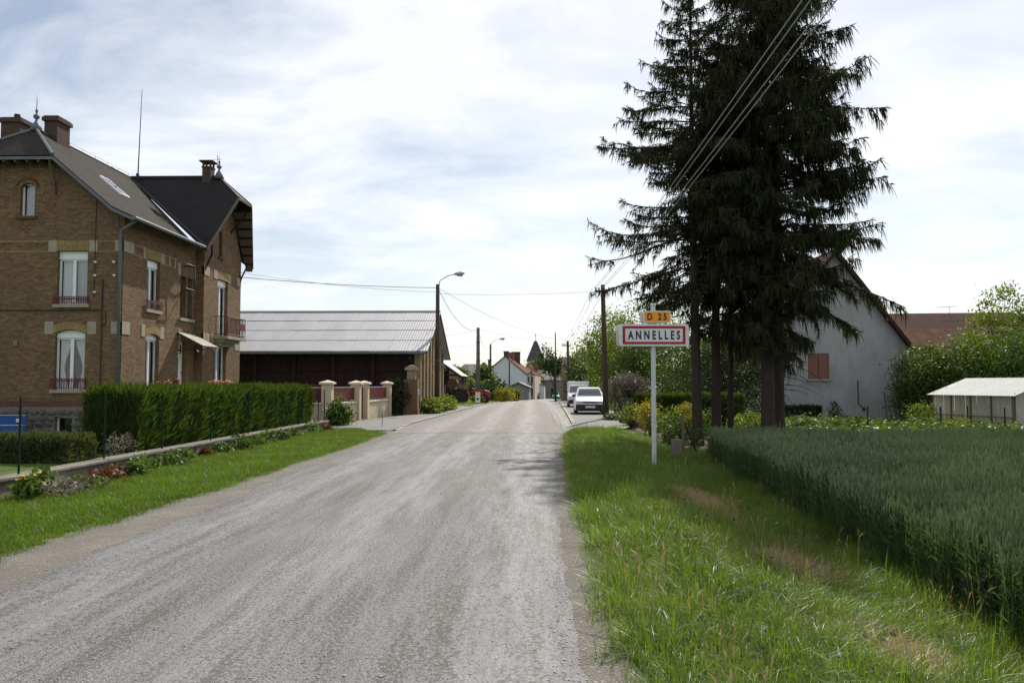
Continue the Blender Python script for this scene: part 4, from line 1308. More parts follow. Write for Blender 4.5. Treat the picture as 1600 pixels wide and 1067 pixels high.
# roofs
ZR = 12.1
def zmain(x):
    a = abs(x - XR); return ZR - a * .85 if a < 4.3 else ZR - 4.3 * .85 - (a - 4.3) * .46
YF, YH = Y0 - .6, 33.2
eE, eW = XE + .65, XW - .65
zk = zmain(XR + 4.3)
m = MB()
ycr = yc; yv = 38.0
v1 = (XR, ycr, ZR)
for sgn in (1, -1):
    xh, xk, xe_ = XR + sgn * 1.95, XR + sgn * 4.3, XR + sgn * (eE - XR)
    zh = zmain(xh)
    if sgn > 0:
        m.slab([(XR, YH, ZR), (xh, YF, zh), (xk, YF, zk), (xk, yv + (ycr - yv) * (zk - 7.95) / (ZR - 7.95), zk), v1], .16)
        m.slab([(xk, YF, zk), (xe_, YF, zmain(xe_)), (xe_, yv + .1, zmain(xe_)), (xk, yv + (ycr - yv) * (zk - 7.95) / (ZR - 7.95), zk)], .16)
    else:
        m.slab([(XR, YH, ZR), (xh, YF, zh), (xk, YF, zk), (xk, Y2 + .6, zk), (XR, Y2 + .6, ZR)], .16)
        m.slab([(xk, YF, zk), (xe_, YF, zmain(xe_)), (xe_, Y2 + .6, zmain(xe_)), (xk, Y2 + .6, zk)], .16)
m.slab([(XR, YH, ZR), (XR + 1.95, YF, zmain(XR + 1.95)), (XR - 1.95, YF, zmain(XR - 1.95))], .16)
roof = m.build('roof', 'slate', house)
m = MB()
XP, XT = -14.35, -15.05
g_near, g_far = (XP - .05, yc - .95, 10.85), (XP - .05, yc + .95, 10.85)
rend = (-15.75, yc, ZR)
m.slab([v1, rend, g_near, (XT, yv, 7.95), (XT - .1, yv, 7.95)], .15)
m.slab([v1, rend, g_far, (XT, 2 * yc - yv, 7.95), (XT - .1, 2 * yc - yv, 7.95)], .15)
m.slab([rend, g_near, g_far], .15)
gr = m.build('gable_roof', 'slate_shaded', house); gr['label'] = 'steep slate roof of the projecting gable, its shade put into the colour'
# zinc: gutters, hips, ridge, valley, rakes
m = MB()
m.tube([(eE + .04, YF - .05, zmain(eE) - .06), (eE + .04, yv - .1, zmain(eE) - .06)], .085, 8)
m.build('gutter', 'zinc', roof)
m = MB()
m.tube([(XR, YH, ZR + .03), (XR + 1.95, YF, zmain(XR + 1.95) + .03)], .07, 6); m.tube([(XR, YH, ZR + .03), (XR - 1.95, YF, zmain(XR - 1.95) + .03)], .07, 6)
m.tube([(XR, YH, ZR + .02), (XR, yc, ZR + .02)], .06, 6)
m.build('ridge_zinc', 'zinc', roof)
m = MB()
m.tube([v1, (XT - .02, yv + .05, 8.0)], .06, 6); m.tube([(v1[0], yc, ZR + .02), (rend[0], yc, ZR + .02)], .06, 6)
m.tube([rend, g_near], .055, 6); m.tube([rend, g_far], .055, 6)
m.build('ridge_capping', 'dark_iron', gr)
m = MB()
for a, c in ((g_near, (XT, yv, 7.95)), (g_far, (XT, 2 * yc - yv, 7.95)), (g_near, g_far)):
    m.bar(Vector(a) + Vector((.02, 0, -.06)), Vector(c) + Vector((.02, 0, -.06)), .04, .13)
m.build('bargeboard', 'timber_grey', gr)
# timber hood under the gable overhang: boards and struts
for i in range(7):
    t = i / 7
    q = MB(); a = Vector(g_far).lerp(Vector((XT, 2 * yc - yv, 7.95)), t + .03); c = Vector(g_far).lerp(Vector((XT, 2 * yc - yv, 7.95)), t + .135)
    dz = Vector((0, 0, -.24))
    q.slab([a + dz, c + dz, Vector((XB + .02, c.y, c.z)) + dz, Vector((XB + .02, a.y, a.z)) + dz], .03)
    q.build('soffit_board', 'timber_grey', gr)
for y in (Y1 + .12, Y2 - .12):
    m = MB(); m.tube([(XB - .02, y, 7.0), (XB + .08, y, 7.3), (XB + .3, y, 7.75), (XB + .42, y + (-.3 if y < yc else .3), 8.2)], .045, 6); m.build('gable_bracket', 'timber_dark', gr)
for y, z in ((yc - .8, 10.5), (yc + .8, 10.5)):
    m = MB(); m.tube([(XB, y, z - 1.1), (XB + .9, y, z)], .05, 6); m.build('gable_bracket', 'timber_dark', gr)
for x, zt in ((XR + 1.75, 10.2), (XE - .12, 8.25), (XR - 1.75, 10.2)):
    q = MB(); q.tube([(x, Y0 - .02, zt - 1.15), (x + .02, Y0 - .16, zt - .6), (x + .04, Y0 - .5, zt - .02)], .055, 6); q.build('eave_bracket', 'timber_grey', roof)
for k in range(9):
    q = MB(); x = XR - 1.8 + k * .45; q.box(x - .04, x + .04, Y0 - .55, Y0 + .02, 10.2, 10.32); q.build('rafter_end', 'timber_grey', roof)
m = MB(); xe_ = XR + (eE - XR)
for a, c in (((XR + 1.95, YF + .01, zmain(XR + 1.95) - .12), (XR + 4.3, YF + .01, zk - .12)), ((XR + 4.3, YF + .01, zk - .12), (xe_, YF + .01, zmain(xe_) - .12)), ((XR - 1.95, YF + .01, zmain(XR + 1.95) - .12), (XR + 1.95, YF + .01, zmain(XR + 1.95) - .12))):
    m.bar(a, c, .04, .11)
m.build('bargeboard', 'zinc', roof)
# skylight
q = MB(); a = atp = None
def on_main(px, py, off=.05):
    d = RM @ Vector(((px - 800) / FPX, -(py - 533.5) / FPX, -1))
    # z = ZR - (x-XR)*.85 : CAM_H + d.z k = ZR - (d.x k - XR)*.85
    k_ = (ZR + XR * .85 - CAM_H) / (d.z + d.x * .85)
    return Vector((d.x * k_, d.y * k_, CAM_H + d.z * k_))
c = on_main(178, 294); nrm = Vector((.85, 0, 1)).normalized(); dn_ = Vector((1, 0, -.85)).normalized()
q.obox(c, (0, 1, 0), dn_, nrm, (-.4, .4), (-.62, .62), (.0, .09)); sk = q.build('skylight', 'white_pvc', roof)
q = MB(); q.obox(c, (0, 1, 0), dn_, nrm, (-.32, .32), (-.54, .54), (.091, .1)); q.build('pane', 'glass', sk)
# chimneys
def chimney(cx_, cy_, wx, wy, z0, z1, label):
    q = MB(); q.box(cx_ - wx / 2, cx_ + wx / 2, cy_ - wy / 2, cy_ + wy / 2, z0, z1 - .22)
    ch = q.build('chimney', 'chimney_brick', roof); ch['label'] = label
    q = MB(); q.box(cx_ - wx / 2 - .08, cx_ + wx / 2 + .08, cy_ - wy / 2 - .08, cy_ + wy / 2 + .08, z1 - .22, z1 - .06)
    q.box(cx_ - wx / 2 - .03, cx_ + wx / 2 + .03, cy_ - wy / 2 - .03, cy_ + wy / 2 + .03, z1 - .06, z1)
    q.build('chimney_cap', 'chimney_brick', ch)
    return ch
p = at(83, 183, 34.2); chimney(p.x + .02, 34.5, .56, .95, 10.4, p.z, 'large brick chimney')
p = at(18, 184, 35.2); ch2 = chimney(p.x, 35.6, .85, .9, 10.2, p.z, 'brick chimney partly cut by the frame')
q = MB(); q.lathe((p.x, 35.6, p.z), [(.14, 0), (.12, .25), (.13, .26)], 10); q.build('chimney_pot', 'tile_brown', ch2)
p = at(326, 252, yc); q = MB(); q.box(p.x - .22, p.x + .22, yc - .25, yc + .25, 11.3, p.z - .32)
for sx in (-1, 1):
    for sy in (-1, 1): q.box(p.x + sx * .18 - .04, p.x + sx * .18 + .04, yc + sy * .2 - .04, yc + sy * .2 + .04, p.z - .32, p.z - .1)
q.box(p.x - .25, p.x + .25, yc - .28, yc + .28, p.z - .4, p.z - .32); q.box(p.x - .34, p.x + .34, yc - .36, yc + .36, p.z - .1, p.z - .03)
q.build('chimney', 'chimney_brick', gr)['label'] = 'slim chimney with a flat raised cap'
# finials, lightning rod
def finial(root, x, y, z, h):
    q = MB(); q.lathe((x, y, z - .1), [(.26, 0), (.14, .3), (.06, .42), (.04, .5), (.11, .56), (.13, .63), (.09, .7), (.03, .74), (.05, .82), (.06, .88), (.02, .93), (.012, h), (.004, h + .25)], 10)
    return q.build('finial', 'zinc', root, smooth=True)
finial(roof, XR, YH, ZR, 1.3)
fn_ = finial(gr, rend[0], yc, ZR, .95)
q = MB(); q.tube([(rend[0], yc, ZR + .8), (rend[0] - .12, yc, ZR + 1.1)], .012, 5)
for a in (0, 1.57, 3.14, 4.71): q.tube([(rend[0] - .1, yc, ZR + .9), (rend[0] - .1 + .22 * math.cos(a), yc, ZR + .9 + .22 * math.sin(a))], .010, 5)
q.build('weathervane', 'dark_iron', gr)
q = MB(); pa, pb = at(215, 280, yc - .2), at(222, 140, yc - .2)
q.tube([pa - Vector((0, 0, .3)), pb], [.035, .012], 6); q.box(pa.x - .06, pa.x + .06, yc - .26, yc - .14, pa.z + .15, pa.z + .28); q.build('mast', 'dark_iron', roof)
q = MB(); pts = []
for i in range(8):
    y = YH + .3 + i * (yc - YH - .4) / 7; q.tube([(XR, y, ZR), (XR, y, ZR + .16)], .012, 4); pts += [(XR, y, ZR + .16)]
q.tube(pts, .008, 4); q.build('lightning_conductor', 'dark_iron', roof)
# pipes and cables on the walls
q = MB(); q.tube([(eE - .02, Y0 - .35, zmain(eE) - .12), (XE - .05, Y0 - .14, 7.6), (XE - .06, Y0 - .14, 7.2), (XE - .06, Y0 - .14, -.5)], .06, 8)
q.build('downpipe', 'zinc', house, smooth=True)
q = MB(); q.tube([(XW, Y0 - .04, 4.52), (-16.62, Y0 - .04, 4.52), (-16.58, Y0 - .04, 4.45), (-16.58, Y0 - .04, .9)], .022, 5); q.tube([(-16.58, Y0 - .04, 4.52), (-16.58, Y0 - .04, 5.7)], .03, 5); q.tube([(-16.45, Y0 - .03, 4.5), (-16.42, Y0 - .03, 4.0), (-16.55, Y0 - .03, 3.9)], .015, 5)
q.tube([(-16.92, Y0 - .03, 5.0), (-16.9, Y0 - .03, 9.2)], .014, 5); q.build('wall_cable', 'cable', house)
for dx, dz in ((0, 0), (.75, 0), (0, .52), (.72, .52), (0, -.65)):
    q = MB(); q.lathe((-16.85 + dx, Y0 - .02, 5.85 + dz), [(.03, 0), (.05, -.05), (.035, -.08), (.05, -.11), (.02, -.14)], 8, 'y'); q.build('insulator', 'white_paint', house)
q = MB(); q.box(-20.0, -19.85, Y0 - .06, Y0 - .005, 3.15, 3.35); q.build('junction_box', 'concrete', house)
q = MB(); ya = yo(287, XE - .0, 400)
q.tube([(XE + .5, ya - .9, 7.0), (XE + .5, ya, 7.0), (XE + .5, ya, 5.9), (XE + .5, ya - .9, 5.9)], .03, 6); q.tube([(XE, ya, 7.0), (XE + .5, ya, 7.0)], .03, 6); q.tube([(XE, ya, 5.9), (XE + .5, ya, 5.9)], .03, 6); q.build('wall_bracket', 'dark_iron', house)
# door, lantern, glazed porch canopy
q = MB(); fbox(q, fS, S_door[0], S_door[1], 1.15, 3.6, .2, .25)
door = q.build('door', 'white_pvc', house); door['label'] = 'white front door with dark glazing'
q = MB(); fbox(q, fS, S_door[0] + .12, S_door[1] - .12, 3.15, 3.45, .19, .2); fbox(q, fS, S_door[0] + .2, S_door[0] + .52, 1.9, 2.9, .19, .2); q.build('pane', 'interior_shade', door)
q = MB(); fbox(q, fS, S_door[1] - .12, S_door[1] - .06, 2.15, 2.2, .12, .2); q.build('handle', 'zinc', door)
cn0, cn1 = 36.7, 38.5
zc1, zc0 = 3.95, 3.35
q = MB()
for i in range(6):
    y = cn0 + (cn1 - cn0) * i / 5; q.bar((XE, y, zc1), (XE + 1.15, y, zc0), .035, .05)
q.bar((XE + 1.15, cn0, zc0), (XE + 1.15, cn1, zc0), .04, .06); q.bar((XE + .03, cn0, zc1), (XE + .03, cn1, zc1), .04, .06)
for y in (cn0 + .02, cn1 - .02): q.tube([(XE + .02, y, 3.0), (XE + .25, y, 3.1), (XE + .6, y, 3.3), (XE + .95, y, 3.42)], .025, 5)
cnp = q.build('porch_canopy', 'dark_iron', house)
for i in range(5):
    q = MB(); a = cn0 + (cn1 - cn0) * (i + .06) / 5; c = cn0 + (cn1 - cn0) * (i + .94) / 5
    q.slab([(XE + .02, a, zc1 + .04), (XE + 1.2, a, zc0 + .03), (XE + 1.2, c, zc0 + .03), (XE + .02, c, zc1 + .04)], .012)
    q.build('canopy_pane', 'plastic_sheet', cnp)
q = MB(); q.lathe((XE + .35, 38.1, 2.85), [(.03, .4), (.12, .3), (.11, .28), (.08, 0), (.03, -.04)][::-1], 6); q.tube([(XE, 38.1, 3.25), (XE + .35, 38.1, 3.28)], .015, 5); q.build('lantern', 'dark_iron', house)
# balcony
by0, by1 = B_up[0] - .55, B_up[1] + .65
q = MB(); q.box(XB, XB + .75, by0, by1, 3.85, 4.0); q.box(XB, XB + .45, by0 + .15, by1 - .15, 3.7, 3.85); q.box(XB, XB + .22, by0 + .3, by1 - .3, 3.52, 3.7)
bal = q.build('balcony', 'stone', house)
q = MB()
for z in (4.08, 4.95): q.tube([(XB, by0 + .04, z), (XB + .71, by0 + .04, z), (XB + .71, by1 - .04, z), (XB, by1 - .04, z)], .018, 5)
n = 14
for i in range(n + 1): y = by0 + .04 + (by1 - by0 - .08) * i / n; q.tube([(XB + .71, y, 4.0), (XB + .71, y, 4.96)], .014, 5)
for i in range(1, 5):
    for y in (by0 + .04, by1 - .04): q.tube([(XB + .71 * i / 5, y, 4.0), (XB + .71 * i / 5, y, 4.96)], .012, 5)
for i in range(n): y = by0 + .04 + (by1 - by0 - .08) * (i + .5) / n; q.box(XB + .70, XB + .72, y - .05, y + .05, 4.35, 4.7)
q.build('balcony_railing', 'red_iron', bal)
q = MB(); q.box(XE, XE + 1.6, 36.2, 39.0, .2, 1.1); q.box(XE + 1.6, XE + 1.95, 36.4, 38.8, .2, .75); q.build('door_steps', 'concrete', house)

# folded table tennis table against the basement
tt = thing('table_tennis_table', 'blue folded table tennis table leaning before the stone basement', 'table', (-20.4, 30.6, -0.45))
a0 = at(-60, 648, 30.6); a1 = at(41, 650, 30.6)
q = MB(); q.box(a0.x, a1.x, 30.58, 30.62, -.38, .52); top_ = q.build('tabletop', 'blue_board', tt)
q = MB()
for z in (-.36, .50): q.box(a0.x + .02, a1.x - .02, 30.574, 30.578, z, z + .02)
q.box(a0.x + 1.35, a0.x + 1.37, 30.573, 30.577, -.36, .50); q.box(a0.x, a1.x, 30.574, 30.578, .13, .15); q.build('court_line', 'white_paint', top_)
q = MB(); q.box(a1.x - .36, a1.x - .2, 30.565, 30.575, .25, .38); q.build('paper_label', 'white_paint', top_)
q = MB(); q.tube([(a1.x - .02, 30.7, .5), (a1.x + .08, 30.9, -.45)], .02, 5); q.tube([(a0.x + .1, 30.7, .5), (a0.x + .1, 30.95, -.45)], .02, 5); q.tube([(a1.x - .18, 30.5, -.45), (a1.x - .05, 30.56, .2)], .015, 5); q.build('leg_frame', 'zinc', tt)

# ------------------------------------------------------------------ left garden: wall, wire fence, hedges, border plants
gw = thing('garden_wall', 'low grey concrete garden wall under the green wire fence', 'wall', (-7.85, 20, 0))
q = MB()
ys = np.linspace(7, 31.6, 60)
for a, c in zip(ys[:-1], ys[1:]):
    x = -7.85 + .012 * math.sin(a * 3)
    q.add([(x + .13, a, -.1), (x + .13, c, -.1), (x + .125 + rnd.uniform(-.008, .008), c, .23), (x + .125, a, .23), (x - .13, a, -.1), (x - .13, c, -.1), (x - .13, c, .23), (x - .13, a, .23)], [(0, 1, 2, 3), (7, 6, 5, 4), (3, 2, 6, 7)])
q.build('wall_body', 'old_concrete', gw)
y = 7.0
while y < 31.4:
    L = rnd.uniform(1.9, 2.1); c = min(y + L, 31.6)
    q = MB(); q.box(-8.02, -7.68, y + .006, c - .006, .23, .285 + rnd.uniform(-.006, .006)); q.build('coping', 'old_concrete', gw, bevel=.012); y = c
fence = thing('wire_fence', 'green chain-link wire fence on slim posts along the low wall', 'fence', (-7.85, 20, .28))
FY = [7.6, 10.1, 12.65, 15.2, 17.6, 20.3, 23.0, 25.5, 28.0, 30.6, 31.5]
for y in FY:
    q = MB(); q.tube([(-7.85, y, .2), (-7.85, y, 1.46)], .017, 6); q.build('post', 'green_post', fence)
for z in (.36, .88, 1.42):
    q = MB(); q.tube([(-7.85, FY[0], z), (-7.85, FY[-1], z)], .0018, 4); q.build('line_wire', 'wire_green', fence)
q = MB(); s = .055; H = 1.06
yy = FY[0] - H
P, F = [], []
while yy < FY[-1]:
    for sg in (1, -1):
        a0, a1 = (yy, yy + H) if sg > 0 else (yy + H, yy)
        z0_, z1_ = .36, .36 + H
        lo, hi = FY[0], FY[-1]
        def zz_(v): return z0_ + (v - a0) / (a1 - a0) * (z1_ - z0_)
        e0, e1 = min(max(a0, lo), hi), min(max(a1, lo), hi)
        if abs(e0 - e1) < .02: continue
        p0 = Vector((-7.85 + sg * .002, e0, zz_(e0))); p1 = Vector((-7.85 + sg * .002, e1, zz_(e1)))
        w_ = .0009; nrm = Vector((0, -(p1 - p0).z, (p1 - p0).y)).normalized() * w_; xo = Vector((w_, 0, 0))
        b = len(P); P += [p0 - nrm, p0 + nrm, p0 + xo * 1.6, p1 - nrm, p1 + nrm, p1 + xo * 1.6]
        F += [(b, b + 1, b + 4, b + 3), (b + 1, b + 2, b + 5, b + 4), (b + 2, b, b + 3, b + 5)]
    yy += s * 1.414
q.add(P, F); o = q.build('wire_mesh', 'wire_green', fence, fix=False); o['kind'] = 'stuff'

hedge('thuja_hedge', -9.55, -8.5, 17.7, 32.0, 1.24, 'leaf_thuja', 'tall clipped dark green conifer hedge behind the wire fence', 401, 900, (.10, .34), .030, z=.19, wob=.11)
hedge('low_hedge', -14.5, -8.6, 15.3, 16.3, .58, 'leaf_box', 'low clipped pale-topped hedge in front of the stone basement', 402, 900, (.05, .11), .03, z=.12, upward=.5, wob=.03)
leafy('grey_shrub', -8.35, 16.75, [(0, 0, .22, .28, .3, .22)], 'leaf_lilac', 'small grey-leaved shrub beside the near end of the tall hedge', 'shrub', 40, 14, .05, .07, 403, .03, stems=6)
BP = [(11.9, -7.25, .34, .22, 'leaf_plant', 'flower_yellow', 'border plant with bright yellow flowers nearest the frame edge'),
      (12.6, -7.45, .42, .26, 'leaf_plant', None, 'tall broad-leaved plant beside the yellow flowers'),
      (12.3, -7.0, .22, .45, 'leaf_lilac', None, 'low greyish mound plant in front of the broad-leaved plant'),
      (13.2, -7.1, .2, .4, 'leaf_box', None, 'pale green cushion plant between grey mound and red plant'),
      (14.1, -7.25, .2, .36, 'leaf_red', None, 'low rusty red border plant'),
      (14.7, -7.4, .22, .3, 'leaf_red', None, 'rusty red plant close against the low wall'),
      (15.0, -7.15, .26, .3, 'leaf_plant', None, 'leafy green plant next to the rusty red ones'),
      (15.7, -7.35, .32, .3, 'leaf_plant', None, 'leafy green plant just past the second fence post'),
      (16.6, -7.25, .34, .34, 'leaf_plant', None, 'bushy green plant in the middle of the wall border'),
      (17.4, -7.3, .36, .3, 'leaf_plant', None, 'glossy green plant beside the third fence post'),
      (18.9, -7.4, .2, .2, 'leaf_red', None, 'small reddish plant on bare soil by the wall'),
      (19.7, -7.35, .3, .28, 'leaf_plant', None, 'low green plant beyond the bare soil gap'),
      (21.0, -7.35, .42, .36, 'leaf_plant', None, 'rounded green plant near the fourth fence post'),
      (22.2, -7.35, .3, .3, 'leaf_plant', None, 'flat green plant after the rounded one'),
      (23.1, -7.4, .44, .32, 'leaf_plant', None, 'upright green plant in the far half of the border'),
      (24.6, -7.4, .30, .3, 'leaf_plant', None, 'low green plant in the far half of the border'),
      (26.0, -7.45, .34, .3, 'leaf_mid', None, 'darker green plant near the end of the wall'),
      (28.2, -7.4, .50, .36, 'leaf_plant', None, 'last bushy green plant before the cream pillar'),
      (29.3, -7.2, .25, .25, 'leaf_red', None, 'small red-tinged plant at the end of the border')]
for i, (y, x, h, r_, mt, fl, lb) in enumerate(BP):
    plant(x, y, h, r_, mt, lb, 420 + i, 150 if h < .3 else 110, .10 if mt != 'leaf_plant' else .15, fl, 9 if fl else 0, group='plants in the border below the wall')
strip('flower_bed', np.arange(8, 31, .5), lambda y: np.full_like(y, -7.74), lambda y: -7.2 + .12 * np.sin(y * 2.1), .012, 'soil', 'narrow soil bed at the foot of the low wall', 'soil', 3, jr=.06, seed=12)

# ------------------------------------------------------------------ cream gate wall with red panels
GP = [(-8.35, 34.0), (-7.88, 37.3), (-7.76, 38.55), (-7.45, 42.9)]
gate = thing('gate_wall', 'cream rendered wall with four capped pillars and dark red panels', 'wall', (-7.9, 38, .03))
for x, y in GP:
    q = MB(); q.box(x - .21, x + .21, y - .21, y + .21, -.2, 1.66); p = q.build('pillar', 'cream_render', gate, bevel=.01)
    q = MB(); q.box(x - .29, x + .29, y - .29, y + .29, 1.66, 1.73)
    q.add([(x - .29, y - .29, 1.73), (x + .29, y - .29, 1.73), (x + .29, y + .29, 1.73), (x - .29, y + .29, 1.73), (x, y, 1.83)], [(0, 1, 4), (1, 2, 4), (2, 3, 4), (3, 0, 4)])
    q.build('pillar_cap', 'cream_cap', p)
def wall_seg(a, b, wall=True):
    a, b = Vector((*a, 0)), Vector((*b, 0)); d = (b - a); L = d.length; d.normalize(); sd = Vector((d.y, -d.x, 0)); up = Vector((0, 0, 1))
    if wall:
        q = MB(); q.obox(a, d, sd, up, (.212, L - .212), (-.12, .12), (-.2, .82)); w_ = q.build('low_wall', 'cream_render', gate)
        q = MB(); q.obox(a, d, sd, up, (.212, L - .212), (-.17, .17), (.82, .89)); q.build('coping', 'cream_cap', w_, bevel=.01)
    z0_, z1_ = (.98, 1.5) if wall else (.12, 1.5)
    q = MB(); q.obox(a, d, sd, up, (.23, L - .23), (-.015, .015), (z0_, z1_)); pn = q.build('panel' if wall else 'gate', 'red_panel', gate)
    q = MB(); q.obox(a, d, sd, up, (.215, L - .215), (-.025, .025), (z1_, z1_ + .045)); q.build('top_rail', 'tin', pn)
    if wall:
        q = MB()
        for i in range(int(L / .25)): q.obox(a, d, sd, up, (.3 + i * .25, .33 + i * .25), (-.012, .012), (.89, z0_))
        q.build('panel_feet', 'tin', pn)
    else:
        q = MB(); q.obox(a, d, sd, up, (L - .42, L - .34), (.02, .07), (.95, 1.0)); q.build('handle', 'zinc', pn)
wall_seg(GP[0], GP[1]); wall_seg(GP[1], GP[2], False); wall_seg(GP[2], GP[3])
wall_seg((-11.6, 34.0), GP[0])
q = MB(); q.tube([(-15.6, 34.05, 1.62), (-8.5, 34.05, 1.62)], .025, 6)
for i in range(24): q.tube([(-15.4 + i * .3, 34.05, .3), (-15.4 + i * .3, 34.05, 1.62)], .010, 4)
q.tube([(-15.6, 34.05, .35), (-8.5, 34.05, .35)], .02, 6)
q.box(-14.75, -14.55, 33.95, 34.15, .1, 1.85)
tag(q.build('garden_railing', 'red_iron'), 'dark red iron railing behind the tall hedge in front of the house', 'railing')
for i, (px, lb) in enumerate(((258, 'pink geraniums in a trough before the ground floor window'), (345, 'pink geraniums in a trough below the balcony'))):
    p = at(px, 601, 35.0 + 3 * i)
    t = thing('flower_trough', lb, 'flowers', (p.x, p.y, 1.25), group='geranium troughs by the house')
    q = MB(); q.box(-.5, .5, -.12, .12, 0, .22); q.build('trough', 'tile_brown', t, local=True)
    rg = np.random.default_rng(60 + i); P = rg.uniform(-1, 1, (220, 3)) * np.array([.55, .15, .14]) + np.array([0, 0, .36])
    mesh_np('foliage', *leaf_quads(P, .07, rg)[:2], 'leaf_mid', t, rg.uniform(0, 1, 220), off=False)
    q = MB()
    for k_ in range(46): q.lathe((rg.uniform(-.55, .55), rg.uniform(-.15, .15), rg.uniform(.38, .58)), [(.01, -.03), (.05, 0), (.045, .03), (.01, .045)], 6)
    q.build('blossoms', 'flower_pink', t, local=True)
    q = MB(); q.box(-.4, .4, -.1, .1, -1.2, 0); q.build('pedestal', 'concrete', t, local=True)

leafy('round_shrub', -7.75, 33.2, [(0, 0, .55, .42, .42, .5), (.1, -.1, .3, .45, .4, .3)], 'leaf_plant', 'broad-leaved green shrub at the foot of the first cream pillar', 'shrub', 110, 12, .16, .12, 451, .05, stems=7)
st = thing('marker_stake', 'thin marker stake with a pale top in the grass before the pavement', 'stake', (*at(597, 665, 32.2).xy, 0))
q = MB(); q.tube([(0, 0, -.1), (.01, 0, .55)], .012, 6); q.build('stake', 'dark_iron', st, local=True)
q = MB(); q.lathe((.01, 0, .55), [(.02, 0), (.05, .08), (.05, .16), (.02, .3), (.005, .36)], 8); q.build('stake_tip', 'cream_cap', st, local=True)

# ------------------------------------------------------------------ barn
BX, BY0, BY1, BZE, BZR, BYR = -6.25, 46.0, 58.2, 3.43, 6.17, 52.05
barn = thing('barn', 'long barn with pale grey sheet roof, dark boarded front and brick gable', 'barn', (-14, 52, 0))
EY = 45.35
ang = math.atan2(BZR - BZE, BYR - EY); SL = math.hypot(BZR - BZE, BYR - EY)
sw, sl = 1.05, SL / 4 + .10
q = MB(); nw = 14
V = []
for j in (0, 1):
    for i in range(nw + 1): V.append((sw * 1.03 * i / nw, sl * j, (.009 if i % 2 else 0) + (.022 if j == 0 else 0)))
q.add(V, [(i, i + 1, i + nw + 2, i + nw + 1) for i in range(nw)])
sheet = q.mesh('roof_sheet', fix=False); sheet.materials.append(MATS['barn_roof'])
rf = MB(); rf.slab([(-22.2, EY + .02, BZE - .03), (BX + .50, EY + .02, BZE - .03), (BX + .50, BYR, BZR - .03), (-22.2, BYR, BZR - .03)], .05)
rf.slab([(-22.2, BYR, BZR - .03), (BX + .50, BYR, BZR - .03), (BX + .50, BYR * 2 - EY, BZE - .03), (-22.2, BYR * 2 - EY, BZE - .03)], .05)
rfo = rf.build('roof', 'barn_roof', barn)
nc = 16
for rr in range(4):
    for cc in range(nc):
        o = link('roof_sheet', sheet, rfo)
        wp = Vector((BX + .55 - (cc + 1) * sw, EY + math.cos(ang) * SL / 4 * rr, BZE + math.sin(ang) * SL / 4 * rr + .02 + rnd.uniform(0, .008)))
        o.location = wp - wloc(barn); o.rotation_euler = (ang, 0, rnd.uniform(-.003, .003))
q = MB(); q.tube([(-22.2, BYR, BZR + .03), (BX + .55, BYR, BZR + .03)], .10, 8); q.build('ridge_cap', 'barn_roof', rfo)
q = MB()
for a, c in (((BX + .53, EY, BZE - .05), (BX + .53, BYR, BZR - .05)), ((BX + .53, 2 * BYR - EY, BZE - .05), (BX + .53, BYR, BZR - .05))): q.bar(a, c, .04, .14)
q.build('bargeboard', 'timber_dark', rfo)
q = MB(); q.tube([(-22, EY - .06, BZE - .07), (BX + .5, EY - .06, BZE - .07)], .06, 8); q.build('gutter', 'zinc', rfo)
pts = [(BX, BY0, -.2), (BX, BY1, -.2), (BX, BY1, BZE + .25), (BX, BYR, BZR - .16), (BX, BY0, BZE + .25)]
q = MB(); q.add(pts + [(x - .22, y, z) for x, y, z in pts], [(0, 1, 2, 3, 4), (9, 8, 7, 6, 5)] + [(i, i + 5, (i + 1) % 5 + 5, (i + 1) % 5) for i in range(5)])
gb = q.build('gable_wall', 'barn_brick', barn)
for y in (BY0 + .2, BY0 + 1.75, BY0 + 3.3, BY0 + 4.9, BYR + .2, BYR + 2.0, BYR + 3.9, BY1 - .2):
    zt = BZE + .2 + (BZR - BZE) * (1 - abs(y - BYR) / (BYR - EY)) - .42
    q = MB(); q.box(BX, BX + .12, y - .2, y + .2, -.2, zt); q.build('pilaster', 'barn_brick', gb)
q = MB(); q.box(BX - .22, BX + .01, BY1 - .3, BY1, 0, 3.4); q.box(-22, -21.8, BY0, BY1, -.3, BZE); q.box(-22, BX - .2, BY1 - .2, BY1, -.3, BZE); q.build('back_wall', 'barn_brick', barn)
pw = .40; n = int((BX - .25 + 22) / pw)
q = MB(); q.box(0, pw - .016, 0, .035, 0, BZE - .0); plank = q.mesh('plank'); plank.materials.append(MATS['timber_dark'])
for i in range(n):
    o = link('plank', plank, barn)
    o.location = Vector((-22 + i * pw, BY0 + .25 + rnd.uniform(0, .02), -.02)) - wloc(barn)
for i in range(8):
    x = BX - .35 - i * 2.2
    q = MB(); q.box(x - .1, x + .1, BY0 - .02, BY0 + .22, -.1, BZE - .05); q.build('post', 'timber_dark', barn)
for z in (1.2, 2.4, 3.2):
    q = MB(); q.box(-22, BX - .23, BY0 + .16, BY0 + .245, z, z + .14); q.build('beam', 'timber_dark', barn)

